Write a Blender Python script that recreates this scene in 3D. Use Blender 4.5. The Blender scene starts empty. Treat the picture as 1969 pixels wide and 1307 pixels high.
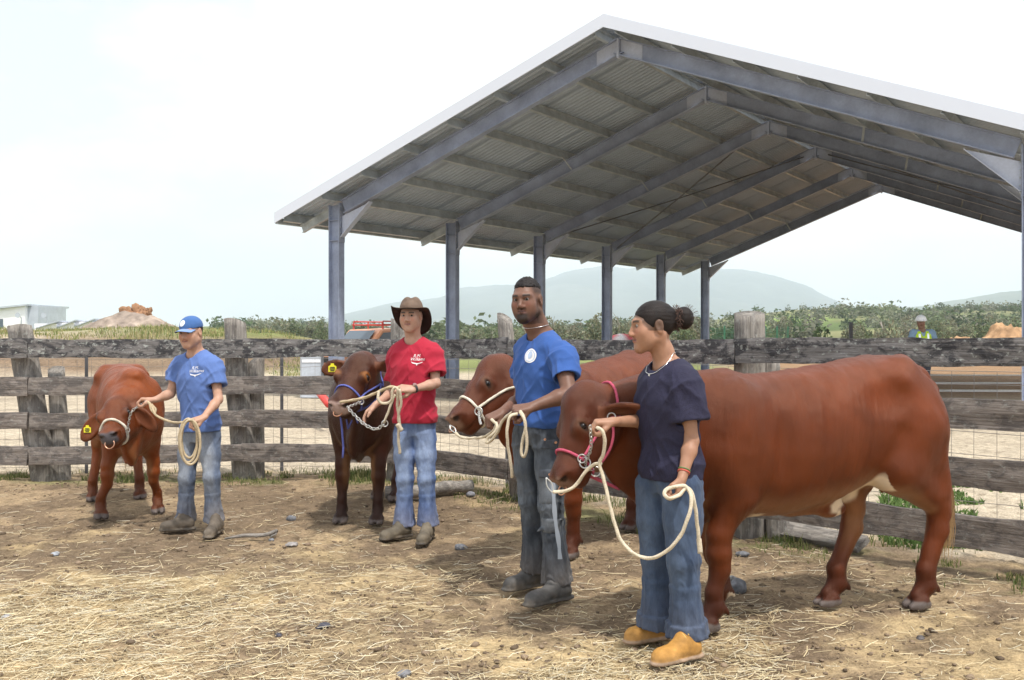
import bpy, bmesh, math, random
import numpy as np
from mathutils import Vector, Matrix
from mathutils.bvhtree import BVHTree

scene = bpy.context.scene
COL = scene.collection
R = math.radians

# ------------------------------------------------------------------ camera
CAM_H = 1.5
FPX, CXP, HYP = 1985.0, 984.5, 650.0      # focal length, centre and eye level in photo pixels (1969 x 1307)
cam_d = bpy.data.cameras.new('camera')
cam = bpy.data.objects.new('camera', cam_d)
COL.objects.link(cam)
cam_d.sensor_width = 36.0
cam_d.lens = 36.0 * FPX / 1969.0
cam_d.clip_start = 0.05
cam_d.clip_end = 30000
cam_d.shift_y = -(653.5 - HYP) / 1969.0
cam.location = (0, 0, CAM_H)
cam.rotation_euler = (R(90), 0, 0)
scene.camera = cam

# ------------------------------------------------------------------ world, sun, exposure
SUN_EL, SUN_AZ = 64.0, 150.0              # azimuth clockwise from +Y: high hazy sun behind the camera, to the right
world = bpy.data.worlds.new('World')
scene.world = world
world.use_nodes = True
wn, wl = world.node_tree.nodes, world.node_tree.links
wn.clear()
w_out = wn.new('ShaderNodeOutputWorld')
w_bg = wn.new('ShaderNodeBackground')
w_sky = wn.new('ShaderNodeTexSky')
w_sky.sky_type = 'NISHITA'
w_sky.sun_disc = False
w_sky.sun_elevation = R(SUN_EL)
w_sky.sun_rotation = R(SUN_AZ)
w_sky.dust_density = 3.0
w_sky.air_density = 1.0
w_tc = wn.new('ShaderNodeTexCoord')
w_map = wn.new('ShaderNodeMapping')
w_map.inputs['Scale'].default_value = (1.0, 1.0, 2.2)
w_map.inputs['Location'].default_value = (.35, 0.0, .9)
w_n = wn.new('ShaderNodeTexNoise')
w_n.inputs['Scale'].default_value = 2.6
w_n.inputs['Detail'].default_value = 7
w_n.inputs['Roughness'].default_value = 0.55
w_rmp = wn.new('ShaderNodeValToRGB')
w_rmp.color_ramp.elements[0].position = 0.36
w_rmp.color_ramp.elements[0].color = (0.50, 0.50, 0.50, 1)
w_rmp.color_ramp.elements[1].position = 0.62
w_rmp.color_ramp.elements[1].color = (0.97, 0.97, 0.97, 1)
w_mix = wn.new('ShaderNodeMixRGB')
w_mix.inputs['Color2'].default_value = (10.8, 10.8, 10.8, 1)     # thin bright cloud veil
wl.new(w_tc.outputs['Generated'], w_map.inputs['Vector'])
wl.new(w_map.outputs['Vector'], w_n.inputs['Vector'])
wl.new(w_n.outputs['Fac'], w_rmp.inputs['Fac'])
wl.new(w_rmp.outputs['Color'], w_mix.inputs['Fac'])
wl.new(w_sky.outputs['Color'], w_mix.inputs['Color1'])
wl.new(w_mix.outputs['Color'], w_bg.inputs['Color'])
w_bg.inputs['Strength'].default_value = 0.095
wl.new(w_bg.outputs['Background'], w_out.inputs['Surface'])

sun_d = bpy.data.lights.new('sun', 'SUN')
sun = bpy.data.objects.new('sun', sun_d)
COL.objects.link(sun)
sun_d.energy = 3.0
sun_d.angle = R(2.5)
sun_d.color = (1.0, 0.95, 0.88)
_sd = Vector((math.sin(R(SUN_AZ)) * math.cos(R(SUN_EL)), math.cos(R(SUN_AZ)) * math.cos(R(SUN_EL)), math.sin(R(SUN_EL))))
sun.rotation_euler = (-_sd).to_track_quat('-Z', 'Y').to_euler()
sun.location = _sd * 60

scene.view_settings.view_transform = 'Standard'
scene.view_settings.look = 'None'
scene.view_settings.exposure = 0.56
scene.view_settings.gamma = 1.0
scene.view_settings.use_curve_mapping = False
scene.cycles.volume_bounces = 2
scene.cycles.max_bounces = 6

# ------------------------------------------------------------------ helpers
def at(u, v, Y):
    """photo pixel (u, v) at distance Y in front of the camera -> world point"""
    return Vector(((u - CXP) / FPX * Y, Y, CAM_H - (v - HYP) / FPX * Y))

def V(*a):
    return Vector(a)

def empty(name, loc=(0, 0, 0), rz=0.0):
    o = bpy.data.objects.new(name, None)
    COL.objects.link(o)
    o.location = loc
    o.rotation_euler = (0, 0, rz)
    o.empty_display_size = 0.1
    return o

def tag(o, label=None, cat=None, group=None, kind=None):
    if label: o['label'] = label
    if cat: o['category'] = cat
    if group: o['group'] = group
    if kind: o['kind'] = kind
    return o

def link_mesh(name, me, mat=None, parent=None):
    o = bpy.data.objects.new(name, me)
    COL.objects.link(o)
    if mat is not None and len(me.materials) == 0:
        me.materials.append(mat)
    if parent is not None:
        o.parent = parent
        bpyM = parent_world(parent)
        o.matrix_parent_inverse = bpyM.inverted()
    return o

def parent_world(p):
    m = Matrix.Translation(p.location) @ p.rotation_euler.to_matrix().to_4x4()
    if p.parent is not None:
        m = parent_world(p.parent) @ p.matrix_parent_inverse @ m
    return m

def mesh_np(name, verts, faces, smooth=True, col=None, mats=None, midx=None):
    """verts (n,3), faces (m,4) or (m,3) arrays; col (n,3) vertex colours"""
    verts = np.asarray(verts, dtype=np.float32)
    faces = np.asarray(faces, dtype=np.int32)
    me = bpy.data.meshes.new(name)
    n, m, k = len(verts), len(faces), faces.shape[1]
    me.vertices.add(n)
    me.vertices.foreach_set('co', verts.ravel())
    me.loops.add(m * k)
    me.loops.foreach_set('vertex_index', faces.ravel())
    me.polygons.add(m)
    me.polygons.foreach_set('loop_start', np.arange(0, m * k, k, dtype=np.int32))
    me.polygons.foreach_set('loop_total', np.full(m, k, dtype=np.int32))
    me.polygons.foreach_set('use_smooth', np.full(m, smooth, dtype=bool))
    if midx is not None:
        me.polygons.foreach_set('material_index', np.asarray(midx, dtype=np.int32))
    me.update(calc_edges=True)
    me.validate()
    if col is not None:
        set_col(me, col)
    if mats:
        for mm in mats: me.materials.append(mm)
    return me

def set_col(me, col):
    col = np.asarray(col, dtype=np.float32)
    a = me.color_attributes.new('Col', 'FLOAT_COLOR', 'POINT')
    rgba = np.ones((len(me.vertices), 4), dtype=np.float32)
    rgba[:, :3] = col
    a.data.foreach_set('color', rgba.ravel())

def get_co(me):
    a = np.empty(len(me.vertices) * 3, dtype=np.float32)
    me.vertices.foreach_get('co', a)
    return a.reshape(-1, 3)

def get_no(me):
    a = np.empty(len(me.vertices) * 3, dtype=np.float32)
    me.vertex_normals.foreach_get('vector', a)
    return a.reshape(-1, 3)

def set_co(me, co):
    me.vertices.foreach_set('co', np.asarray(co, dtype=np.float32).ravel())
    me.update()

# ---- value noise
_rng = np.random.RandomState(7)
_LAT = _rng.rand(32, 32, 32).astype(np.float32)
def vnoise(p, scale=1.0, seed=0):
    p = np.asarray(p, dtype=np.float32) * np.float32(1) * np.asarray(scale, dtype=np.float32) + np.float32(seed * 7.31)
    i = np.floor(p).astype(np.int64)
    f = (p - i).astype(np.float32)
    f = f * f * (3 - 2 * f)
    i = i % 32
    j = (i + 1) % 32
    x0, y0, z0 = i[..., 0], i[..., 1], i[..., 2]
    x1, y1, z1 = j[..., 0], j[..., 1], j[..., 2]
    fx, fy, fz = f[..., 0], f[..., 1], f[..., 2]
    def L(a, b, t): return a + (b - a) * t
    c = L(L(L(_LAT[x0, y0, z0], _LAT[x1, y0, z0], fx), L(_LAT[x0, y1, z0], _LAT[x1, y1, z0], fx), fy),
          L(L(_LAT[x0, y0, z1], _LAT[x1, y0, z1], fx), L(_LAT[x0, y1, z1], _LAT[x1, y1, z1], fx), fy), fz)
    return c * 2 - 1

def fbm(p, scale=1.0, oct=3, seed=0):
    t, a = 0, 1.0
    p = np.asarray(p, dtype=np.float32) * np.asarray(scale, dtype=np.float32)
    for k in range(oct):
        t = t + a * vnoise(p * (2.03 ** k), 1.0, seed + k)
        a *= 0.5
    return t

def sstep(a, b, x):
    t = np.clip((x - a) / (b - a), 0, 1)
    return t * t * (3 - 2 * t)

# ---- signed-distance modelling: smooth unions of tapered limbs and lofts, meshed with surface nets
class Sdf:
    def __init__(self, lo, hi, h):
        self.h = h
        self.lo = np.array(lo, dtype=np.float32)
        self.n = np.ceil((np.array(hi) - self.lo) / h).astype(int) + 1
        self.F = np.full(self.n, 1.0, dtype=np.float32)
    def _box(self, lo, hi):
        a = np.clip(np.floor((np.array(lo) - self.lo) / self.h).astype(int), 0, self.n)
        b = np.clip(np.ceil((np.array(hi) - self.lo) / self.h).astype(int) + 1, 0, self.n)
        if np.any(b <= a): return None
        sl = tuple(slice(a[k], b[k]) for k in range(3))
        ax = [self.lo[k] + self.h * np.arange(a[k], b[k], dtype=np.float32) for k in range(3)]
        return sl, ax
    def put(self, lo, hi, fn, k=0.02, sub=False):
        pad = k + 2.5 * self.h
        r = self._box(np.array(lo) - pad, np.array(hi) + pad)
        if r is None: return
        sl, ax = r
        X, Y, Z = np.meshgrid(*ax, indexing='ij', sparse=True)
        d = fn(X, Y, Z)
        a = self.F[sl]
        if sub:
            d = -d
            hh = np.maximum(k - np.abs(a - d), 0) / k
            self.F[sl] = np.maximum(a, d) + hh * hh * k * 0.25
        else:
            hh = np.maximum(k - np.abs(a - d), 0) / k
            self.F[sl] = np.minimum(a, d) - hh * hh * k * 0.25
    def cone(self, p, q, r1, r2, k=0.02, sub=False, flat=None):
        """tapered capsule; flat = (unit vector, factor) squashes the section along that vector"""
        p = np.array(p, dtype=np.float32); q = np.array(q, dtype=np.float32)
        d = q - p; L2 = float(d @ d) + 1e-12
        rm = max(r1, r2)
        if flat is not None:
            fv = np.array(flat[0], dtype=np.float32); fv = fv / np.linalg.norm(fv); ff = flat[1]
            rm = rm * max(1.0, ff)
        def fn(X, Y, Z):
            t = np.clip(((X - p[0]) * d[0] + (Y - p[1]) * d[1] + (Z - p[2]) * d[2]) / L2, 0, 1)
            ex, ey, ez = X - p[0] - t * d[0], Y - p[1] - t * d[1], Z - p[2] - t * d[2]
            if flat is not None:
                w = ex * fv[0] + ey * fv[1] + ez * fv[2]
                g = (1.0 / ff - 1.0) * w
                ex, ey, ez = ex + g * fv[0], ey + g * fv[1], ez + g * fv[2]
            s = np.sqrt(ex * ex + ey * ey + ez * ez) - (r1 + (r2 - r1) * t)
            return s * min(1.0, ff) if flat is not None else s
        self.put(np.minimum(p, q) - rm, np.maximum(p, q) + rm, fn, k, sub)
    def chain(self, pts, rads, k=0.02, flat=None):
        for i in range(len(pts) - 1):
            self.cone(pts[i], pts[i + 1], rads[i], rads[i + 1], k, False, flat)
    def ell(self, c, rad, M=None, k=0.02, sub=False):
        """ellipsoid, M: 3 orthonormal axes (rows)"""
        c = np.array(c, dtype=np.float32)
        M = np.eye(3, dtype=np.float32) if M is None else np.array([list(v) for v in M], dtype=np.float32)
        ra = np.array(rad, dtype=np.float32)
        ext = np.sqrt(((M * ra[:, None]) ** 2).sum(0))
        mr = float(ra.min())
        def fn(X, Y, Z):
            ex, ey, ez = X - c[0], Y - c[1], Z - c[2]
            s0 = s1 = 0
            for i in range(3):
                u = ex * M[i, 0] + ey * M[i, 1] + ez * M[i, 2]
                s0 = s0 + (u / ra[i]) ** 2
                s1 = s1 + (u / (ra[i] * ra[i])) ** 2
            k0 = np.sqrt(s0)
            return np.where(k0 < 0.3, -mr * (1 - k0), k0 * (k0 - 1) / np.sqrt(s1 + 1e-9))
        self.put(c - ext, c + ext, fn, k, sub)
    def loft(self, org, ax, up, st, k=0.02, ex=2.0):
        """body along axis ax from org. st rows: (x, z_top, z_bottom, half_width); z along up"""
        org = np.array(org, dtype=np.float32); ax = np.array(ax, dtype=np.float32); up = np.array(up, dtype=np.float32)
        sd = np.cross(up, ax)
        st = np.array(st, dtype=np.float32)
        # smooth resample of the stations
        xs = np.linspace(st[0, 0], st[-1, 0], 160)
        def sm(c):
            v = np.interp(xs, st[:, 0], c)
            for _ in range(6):
                v[1:-1] = 0.25 * v[:-2] + 0.5 * v[1:-1] + 0.25 * v[2:]
            return v
        zt, zb, hw = sm(st[:, 1]), sm(st[:, 2]), sm(st[:, 3])
        corners = []
        for x in (st[0, 0], st[-1, 0]):
            for z in (st[:, 1].max(), st[:, 2].min()):
                for w in (-st[:, 3].max(), st[:, 3].max()):
                    corners.append(org + ax * x + up * z + sd * w)
        corners = np.array(corners)
        def fn(X, Y, Z):
            ex_, ey, ez = X - org[0], Y - org[1], Z - org[2]
            u = ex_ * ax[0] + ey * ax[1] + ez * ax[2]
            z = ex_ * up[0] + ey * up[1] + ez * up[2]
            w = np.abs(ex_ * sd[0] + ey * sd[1] + ez * sd[2])
            uc = np.clip(u, xs[0], xs[-1])
            a = np.interp(uc, xs, zt).astype(np.float32); b = np.interp(uc, xs, zb).astype(np.float32); c = np.interp(uc, xs, hw).astype(np.float32)
            rz = (a - b) * 0.5
            zz = np.abs(z - (a + b) * 0.5)
            q = ((zz / rz) ** ex + (w / c) ** ex) ** (1.0 / ex)
            rr = np.sqrt(zz * zz + w * w) + 1e-6
            s = rr * (1 - 1 / (q + 1e-6))
            s = np.where(q < 0.35, -np.minimum(rz, c) * (1 - q), s)
            du = np.maximum(np.maximum(xs[0] - u, u - xs[-1]), 0)
            return np.where(du > 0, np.sqrt(np.maximum(s, 0) ** 2 + du * du) + np.minimum(s, 0) * (du <= 0), s).astype(np.float32)
        self.put(corners.min(0), corners.max(0), fn, k)
    def cut(self, p, n, k=0.004):
        """remove everything on the side the normal n points to"""
        n = np.array(n, dtype=np.float32); n = n / np.linalg.norm(n); p = np.array(p, dtype=np.float32)
        hi = self.lo + self.h * self.n
        def fn(X, Y, Z):
            return -((X - p[0]) * n[0] + (Y - p[1]) * n[1] + (Z - p[2]) * n[2])
        self.put(self.lo, hi, fn, k, True)
    def mesh(self):
        F = self.F
        F[0, :, :] = F[-1, :, :] = 1; F[:, 0, :] = F[:, -1, :] = 1; F[:, :, 0] = F[:, :, -1] = 1
        S = F < 0
        nx, ny, nz = F.shape
        cnt = np.zeros((nx - 1, ny - 1, nz - 1), dtype=np.uint8)
        for dx in (0, 1):
            for dy in (0, 1):
                for dz in (0, 1):
                    cnt += S[dx:nx - 1 + dx, dy:ny - 1 + dy, dz:nz - 1 + dz]
        act = (cnt > 0) & (cnt < 8)
        I, J, K = np.nonzero(act)
        idx = np.full(act.shape, -1, dtype=np.int32)
        idx[I, J, K] = np.arange(len(I))
        pos = np.zeros((len(I), 3), dtype=np.float32); num = np.zeros(len(I), dtype=np.float32)
        base = np.stack([I, J, K], 1).astype(np.float32)
        cs = [(a, b, c) for a in (0, 1) for b in (0, 1) for c in (0, 1)]
        val = {c: F[I + c[0], J + c[1], K + c[2]] for c in cs}
        for c in cs:
            for ax in range(3):
                if c[ax] == 1: continue
                e = list(c); e[ax] = 1; e = tuple(e)
                fa, fb = val[c], val[e]
                m = (fa < 0) != (fb < 0)
                t = np.where(m, fa / np.where(m, fa - fb, 1), 0)
                pp = np.zeros((len(I), 3), dtype=np.float32) + np.array(c, dtype=np.float32)
                pp[:, ax] = t
                pos += pp * m[:, None]; num += m
        pos = (base + pos / num[:, None]) * self.h + self.lo
        quads = []
        for ax in range(3):
            a1, a2 = (ax + 1) % 3, (ax + 2) % 3
            sl0 = [slice(None)] * 3; sl1 = [slice(None)] * 3
            sl0[ax] = slice(0, -1); sl1[ax] = slice(1, None)
            A, B = S[tuple(sl0)], S[tuple(sl1)]
            ch = A != B
            P = np.stack(np.nonzero(ch), 1)
            ok = (P[:, a1] > 0) & (P[:, a2] > 0) & (P[:, a1] < F.shape[a1] - 1) & (P[:, a2] < F.shape[a2] - 1)
            P = P[ok]
            fl = A[tuple(P.T)]
            def g(d1, d2):
                q = P.copy(); q[:, a1] -= d1; q[:, a2] -= d2
                return idx[tuple(q.T)]
            q = np.stack([g(1, 1), g(0, 1), g(0, 0), g(1, 0)], 1)
            q = np.where(fl[:, None], q, q[:, ::-1])
            quads.append(q)
        return pos, np.concatenate(quads)

def relax(co, quads, it=1, lam=0.5):
    n = len(co)
    e = np.concatenate([quads[:, [0, 1]], quads[:, [1, 2]], quads[:, [2, 3]], quads[:, [3, 0]]])
    for _ in range(it):
        s = np.zeros_like(co); c = np.zeros(n, dtype=np.float32)
        for k in range(3):
            s[:, k] = np.bincount(e[:, 0], co[e[:, 1], k], n) + np.bincount(e[:, 1], co[e[:, 0], k], n)
        c = np.bincount(e[:, 0], minlength=n) + np.bincount(e[:, 1], minlength=n)
        co = co + lam * (s / np.maximum(c, 1)[:, None] - co)
    return co.astype(np.float32)

# ---- simple solids collected into one mesh
class MB:
    def __init__(self):
        self.v, self.f, self.c = [], [], []
    def add(self, vs, fs):
        o = len(self.v)
        self.v += [tuple(v) for v in vs]
        self.f += [tuple(i + o for i in f) for f in fs]
        return self
    def box(self, c, s, M=None):
        M = M or Matrix.Identity(3)
        c = Vector(c)
        vs = []
        for x in (-.5, .5):
            for y in (-.5, .5):
                for z in (-.5, .5):
                    vs.append(c + M @ Vector((x * s[0], y * s[1], z * s[2])))
        return self.add(vs, [(0, 1, 3, 2), (4, 6, 7, 5), (0, 4, 5, 1), (2, 3, 7, 6), (0, 2, 6, 4), (1, 5, 7, 3)])
    def beam(self, p, q, w, h, up=(0, 0, 1)):
        """box from p to q, width w (sideways), height h (along up)"""
        p, q, up = Vector(p), Vector(q), Vector(up)
        d = (q - p).normalized()
        s = d.cross(up).normalized(); u = s.cross(d).normalized()
        vs = []
        for e in (p, q):
            for a, b in ((-1, -1), (1, -1), (1, 1), (-1, 1)):
                vs.append(e + s * (a * w / 2) + u * (b * h / 2))
        return self.add(vs, [(3, 2, 1, 0), (4, 5, 6, 7), (0, 1, 5, 4), (1, 2, 6, 5), (2, 3, 7, 6), (3, 0, 4, 7)])
    def prism(self, pts, d):
        """polygon pts extruded by vector d"""
        n = len(pts); d = Vector(d)
        vs = [Vector(p) for p in pts] + [Vector(p) + d for p in pts]
        fs = [tuple(range(n))[::-1], tuple(range(n, 2 * n))] + [(i, (i + 1) % n, n + (i + 1) % n, n + i) for i in range(n)]
        return self.add(vs, fs)
    def tube(self, pts, r, n=8, caps=True, closed=False):
        pts = [Vector(p) for p in pts]
        m = len(pts)
        rr = r if isinstance(r, (list, tuple)) else [r] * m
        vs, fs = [], []
        t0 = (pts[1] - pts[0]).normalized()
        a = Vector((0, 0, 1)) if abs(t0.z) < 0.9 else Vector((1, 0, 0))
        s = t0.cross(a).normalized()
        for i in range(m):
            if closed:
                t = (pts[(i + 1) % m] - pts[i - 1]).normalized()
            else:
                t = (pts[min(i + 1, m - 1)] - pts[max(i - 1, 0)]).normalized()
            s = (s - t * s.dot(t)).normalized()
            b = t.cross(s)
            for k in range(n):
                an = 2 * math.pi * k / n
                vs.append(pts[i] + (s * math.cos(an) + b * math.sin(an)) * rr[i])
        for i in range(m if closed else m - 1):
            for k in range(n):
                i2 = (i + 1) % m
                fs.append((i * n + k, i * n + (k + 1) % n, i2 * n + (k + 1) % n, i2 * n + k))
        if caps and not closed:
            fs.append(tuple(range(n))[::-1]); fs.append(tuple(range((m - 1) * n, m * n)))
        return self.add(vs, fs)
    def mesh(self, name, smooth=False, bevel=0.0):
        me = bpy.data.meshes.new(name)
        me.from_pydata(self.v, [], self.f)
        if bevel:
            bm = bmesh.new(); bm.from_mesh(me)
            bmesh.ops.bevel(bm, geom=bm.edges[:], offset=bevel, segments=1, affect='EDGES', clamp_overlap=True)
            bm.to_mesh(me); bm.free()
        if smooth:
            me.polygons.foreach_set('use_smooth', [True] * len(me.polygons))
        me.update()
        return me
    def build(self, name, mat, parent=None, smooth=False, bevel=0.0):
        return link_mesh(name, self.mesh(name, smooth, bevel), mat, parent)

def spline(pts, n=8, closed=False):
    """Catmull-Rom through the points"""
    P = [Vector(p) for p in pts]
    m = len(P); out = []
    rng = range(m if closed else m - 1)
    for i in rng:
        if closed:
            a, b, c, d = P[i - 1], P[i], P[(i + 1) % m], P[(i + 2) % m]
        else:
            b, c = P[i], P[i + 1]
            a = P[i - 1] if i > 0 else b * 2 - c
            d = P[i + 2] if i + 2 < m else c * 2 - b
        for k in range(n):
            t = k / n
            out.append(0.5 * ((2 * b) + (c - a) * t + (2 * a - 5 * b + 4 * c - d) * t * t + (3 * b - a - 3 * c + d) * t ** 3))
    if not closed: out.append(P[-1])
    return out

# ---- materials
class Mat:
    def __init__(self, name, base=(.5, .5, .5), rough=.6, metal=0.0, spec=0.5):
        self.m = bpy.data.materials.new(name)
        self.m.use_nodes = True
        self.N = self.m.node_tree.nodes; self.L = self.m.node_tree.links
        self.p = self.N['Principled BSDF']
        self.p.inputs['Base Color'].default_value = (*base, 1)
        self.p.inputs['Roughness'].default_value = rough
        self.p.inputs['Metallic'].default_value = metal
        self.p.inputs['Specular IOR Level'].default_value = spec
        self.tc = None
    def coord(self, scale=(1, 1, 1), kind='Object', rot=(0, 0, 0)):
        t = self.N.new('ShaderNodeTexCoord'); mp = self.N.new('ShaderNodeMapping')
        mp.inputs['Scale'].default_value = scale
        mp.inputs['Rotation'].default_value = rot
        self.L.new(t.outputs[kind], mp.inputs['Vector'])
        return mp.outputs['Vector']
    def noise(self, vec, scale, detail=4, rough=.55, dist=0.0):
        n = self.N.new('ShaderNodeTexNoise')
        n.inputs['Scale'].default_value = scale; n.inputs['Detail'].default_value = detail
        n.inputs['Roughness'].default_value = rough; n.inputs['Distortion'].default_value = dist
        self.L.new(vec, n.inputs['Vector'])
        return n.outputs['Fac']
    def ramp(self, fac, stops):
        r = self.N.new('ShaderNodeValToRGB')
        e = r.color_ramp.elements
        while len(e) < len(stops): e.new(0.5)
        for i, (p, c) in enumerate(stops):
            e[i].position = p
            e[i].color = (*c, 1) if len(c) == 3 else c
        self.L.new(fac, r.inputs['Fac'])
        return r.outputs['Color']
    def mix(self, a, b, fac, mode='MIX'):
        n = self.N.new('ShaderNodeMixRGB'); n.blend_type = mode
        for s, i in ((fac, 'Fac'), (a, 'Color1'), (b, 'Color2')):
            if hasattr(s, 'node'): self.L.new(s, n.inputs[i])
            elif i == 'Fac': n.inputs[i].default_value = s
            else: n.inputs[i].default_value = (*s, 1)
        return n.outputs['Color']
    def attr(self, name='Col'):
        a = self.N.new('ShaderNodeAttribute'); a.attribute_name = name
        return a.outputs['Color']
    def objrand(self):
        o = self.N.new('ShaderNodeObjectInfo')
        return o.outputs['Random']
    def color(self, s):
        self.L.new(s, self.p.inputs['Base Color']); return self
    def rough(self, s):
        self.L.new(s, self.p.inputs['Roughness']); return self
    def bump(self, h, strength=.4, dist=.01):
        b = self.N.new('ShaderNodeBump')
        b.inputs['Strength'].default_value = strength; b.inputs['Distance'].default_value = dist
        self.L.new(h, b.inputs['Height'])
        self.L.new(b.outputs['Normal'], self.p.inputs['Normal'])
        return self
# ================================================================== materials of the setting
def mat_ground():
    m = Mat('ground_soil', rough=.95, spec=.15)
    v = m.coord()
    c = m.attr('Col')
    n1 = m.noise(v, 9, 6, .65); n2 = m.noise(v, 60, 4, .6); n3 = m.noise(v, 1.3, 4)
    c = m.mix(c, m.ramp(n1, [(.25, (.30, .27, .24)), (.5, (.95, .95, .95)), (.78, (1.4, 1.36, 1.3))]), .85, 'MULTIPLY')
    c = m.mix(c, m.ramp(n2, [(.3, (.6, .58, .55)), (.62, (1.25, 1.25, 1.22))]), .75, 'MULTIPLY')
    c = m.mix(c, m.ramp(n3, [(.3, (.8, .78, .76)), (.7, (1.15, 1.14, 1.12))]), .8, 'MULTIPLY')
    m.color(c)
    m.bump(m.mix(n1, n2, .55), .8, .028)
    return m.m

def mat_attr(name, rough=.8, nscale=20, amt=.5, spec=.2, bump=0.0, trans=0.0):
    m = Mat(name, rough=rough, spec=spec)
    v = m.coord()
    n = m.noise(v, nscale, 4)
    m.color(m.mix(m.attr(), m.ramp(n, [(.3, (.6, .6, .6)), (.7, (1.3, 1.3, 1.3))]), amt, 'MULTIPLY'))
    if bump: m.bump(n, bump, .02)
    return m.m

def mat_leaf(name):
    m = Mat(name, rough=.7, spec=.15)
    m.color(m.attr())
    m.p.inputs['Transmission Weight'].default_value = 0.0
    tr = m.N.new('ShaderNodeBsdfTranslucent'); mx = m.N.new('ShaderNodeMixShader')
    mx.inputs[0].default_value = .3
    m.L.new(m.attr(), tr.inputs['Color'])
    out = m.N['Material Output']
    m.L.new(m.p.outputs[0], mx.inputs[1]); m.L.new(tr.outputs[0], mx.inputs[2]); m.L.new(mx.outputs[0], out.inputs['Surface'])
    return m.m

def mat_wood(name, a, b, lichen=.5, dark=.5):
    m = Mat(name, rough=.9, spec=.1)
    r = m.objrand()
    comb = m.N.new('ShaderNodeCombineXYZ')
    mul = m.N.new('ShaderNodeMath'); mul.operation = 'MULTIPLY'; mul.inputs[1].default_value = 37.0
    m.L.new(r, mul.inputs[0]); m.L.new(mul.outputs[0], comb.inputs[0]); m.L.new(mul.outputs[0], comb.inputs[1])
    def off(scale):
        t = m.N.new('ShaderNodeTexCoord'); ad = m.N.new('ShaderNodeVectorMath'); ad.operation = 'ADD'
        m.L.new(t.outputs['Object'], ad.inputs[0]); m.L.new(comb.outputs[0], ad.inputs[1])
        mp = m.N.new('ShaderNodeMapping'); mp.inputs['Scale'].default_value = scale
        m.L.new(ad.outputs[0], mp.inputs['Vector'])
        return mp.outputs['Vector']
    g = m.noise(off((1.6, 30, 30)), 2.4, 8, .68, .4)          # grain along the board
    g2 = m.noise(off((.7, 9, 9)), 2.0, 4, .6, .6)
    bl = m.noise(off((3.0, 6, 6)), 1.9, 7, .72, .5)            # black weathering
    li = m.noise(off((6, 9, 9)), 3.2, 6, .7)                  # lichen
    c = m.ramp(g, [(.22, tuple(x * .5 for x in a)), (.45, tuple((x + y) / 2 for x, y in zip(a, b))), (.62, b), (.82, tuple(min(1, x * 1.25) for x in b))])
    c = m.mix(c, m.ramp(g2, [(.3, (.7, .66, .62)), (.7, (1.15, 1.12, 1.1))]), .8, 'MULTIPLY')
    c = m.mix(c, (.035, .035, .04), m.mix((0, 0, 0), m.ramp(bl, [(.46, (0, 0, 0)), (.56, (1, 1, 1))]), dark))
    c = m.mix(c, (.42, .44, .41), m.mix((0, 0, 0), m.ramp(li, [(.57, (0, 0, 0)), (.64, (1, 1, 1))]), lichen))
    m.color(c)
    m.bump(m.mix(g, li, .25), .9, .012)
    return m.m

def mat_steel(name, base, var=.25, rough=.5, metal=.0, sc=1.5):
    m = Mat(name, base, rough, metal)
    v = m.coord()
    n = m.noise(v, sc, 6, .65); n2 = m.noise(v, 22, 3)
    lo, hi = 1 - var, 1 + var
    c = m.mix(base, m.ramp(n, [(.3, (lo, lo, lo)), (.7, (hi, hi, hi))]), 1, 'MULTIPLY')
    c = m.mix(c, m.ramp(n2, [(.3, (.88, .88, .88)), (.7, (1.1, 1.1, 1.1))]), .6, 'MULTIPLY')
    m.color(c)
    return m.m

M_GROUND = mat_ground()
M_WOOD = mat_wood('weathered_board', (.145, .125, .112), (.275, .25, .23), .32, .50)
M_WOOD_TOP = mat_wood('weathered_top_board', (.12, .115, .112), (.24, .235, .235), .75, .85)
M_POST = mat_wood('split_post', (.17, .16, .145), (.36, .34, .315), .4, .4)
M_PAINT = mat_steel('grey_primer_steel', (.255, .295, .40), .28, .5)
M_PAINT2 = mat_steel('pale_primer_steel', (.43, .47, .57), .15, .55)
M_GALV = mat_steel('galvanised_steel', (.42, .46, .48), .25, .42, .35, 3)
M_SHEET = mat_steel('roof_sheet_steel', (.36, .42, .50), .15, .45, .1, .6)
M_FASCIA = Mat('white_flashing', (.62, .66, .74), .4).m
M_STRAW = mat_attr('dry_straw', .6, 40, .3, .3)
M_ROCK = mat_attr('rock', .85, 30, .8, .2, .6)
M_LEAF = mat_leaf('leaf')
M_BARK = mat_attr('bark', .9, 25, .8, .1, .6)
M_EARTH = mat_attr('heaped_earth', .95, 2.5, .9, .1, .9)
M_HILL = mat_attr('far_slope', .95, .02, .6, .05)

# ================================================================== ground
def fence_side(x, y):
    """signed distance to the fence line, positive beyond it"""
    d1 = y - 11.05
    d2 = ((x + 1.24) * 4.6 + (y - 11.0) * 4.41) / 6.37
    return np.where(x < -1.3, np.minimum(d1, d1 * 0 + d1), np.minimum(d2, 99))

def gz(x, y):
    x = np.asarray(x, dtype=np.float32); y = np.asarray(y, dtype=np.float32)
    p = np.stack([x, y, x * 0], -1)
    near = sstep(60, 15, y)
    z = near * (0.018 * fbm(p, 1.1, 2, 3) + 0.016 * fbm(p, 6.0, 3, 5) + .013 * fbm(p, 19.0, 2, 8))
    z = z - .012
    # grassy bank beyond the yard on the left
    bx = sstep(-9.0, -13.0, x) * sstep(-70, -40, x)
    z = z + bx * sstep(36, 44, y + 1.5 * fbm(p, .25, 2, 9)) * sstep(90, 60, y) * (1.75 + .25 * fbm(p, .4, 2, 4))
    return z

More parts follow.
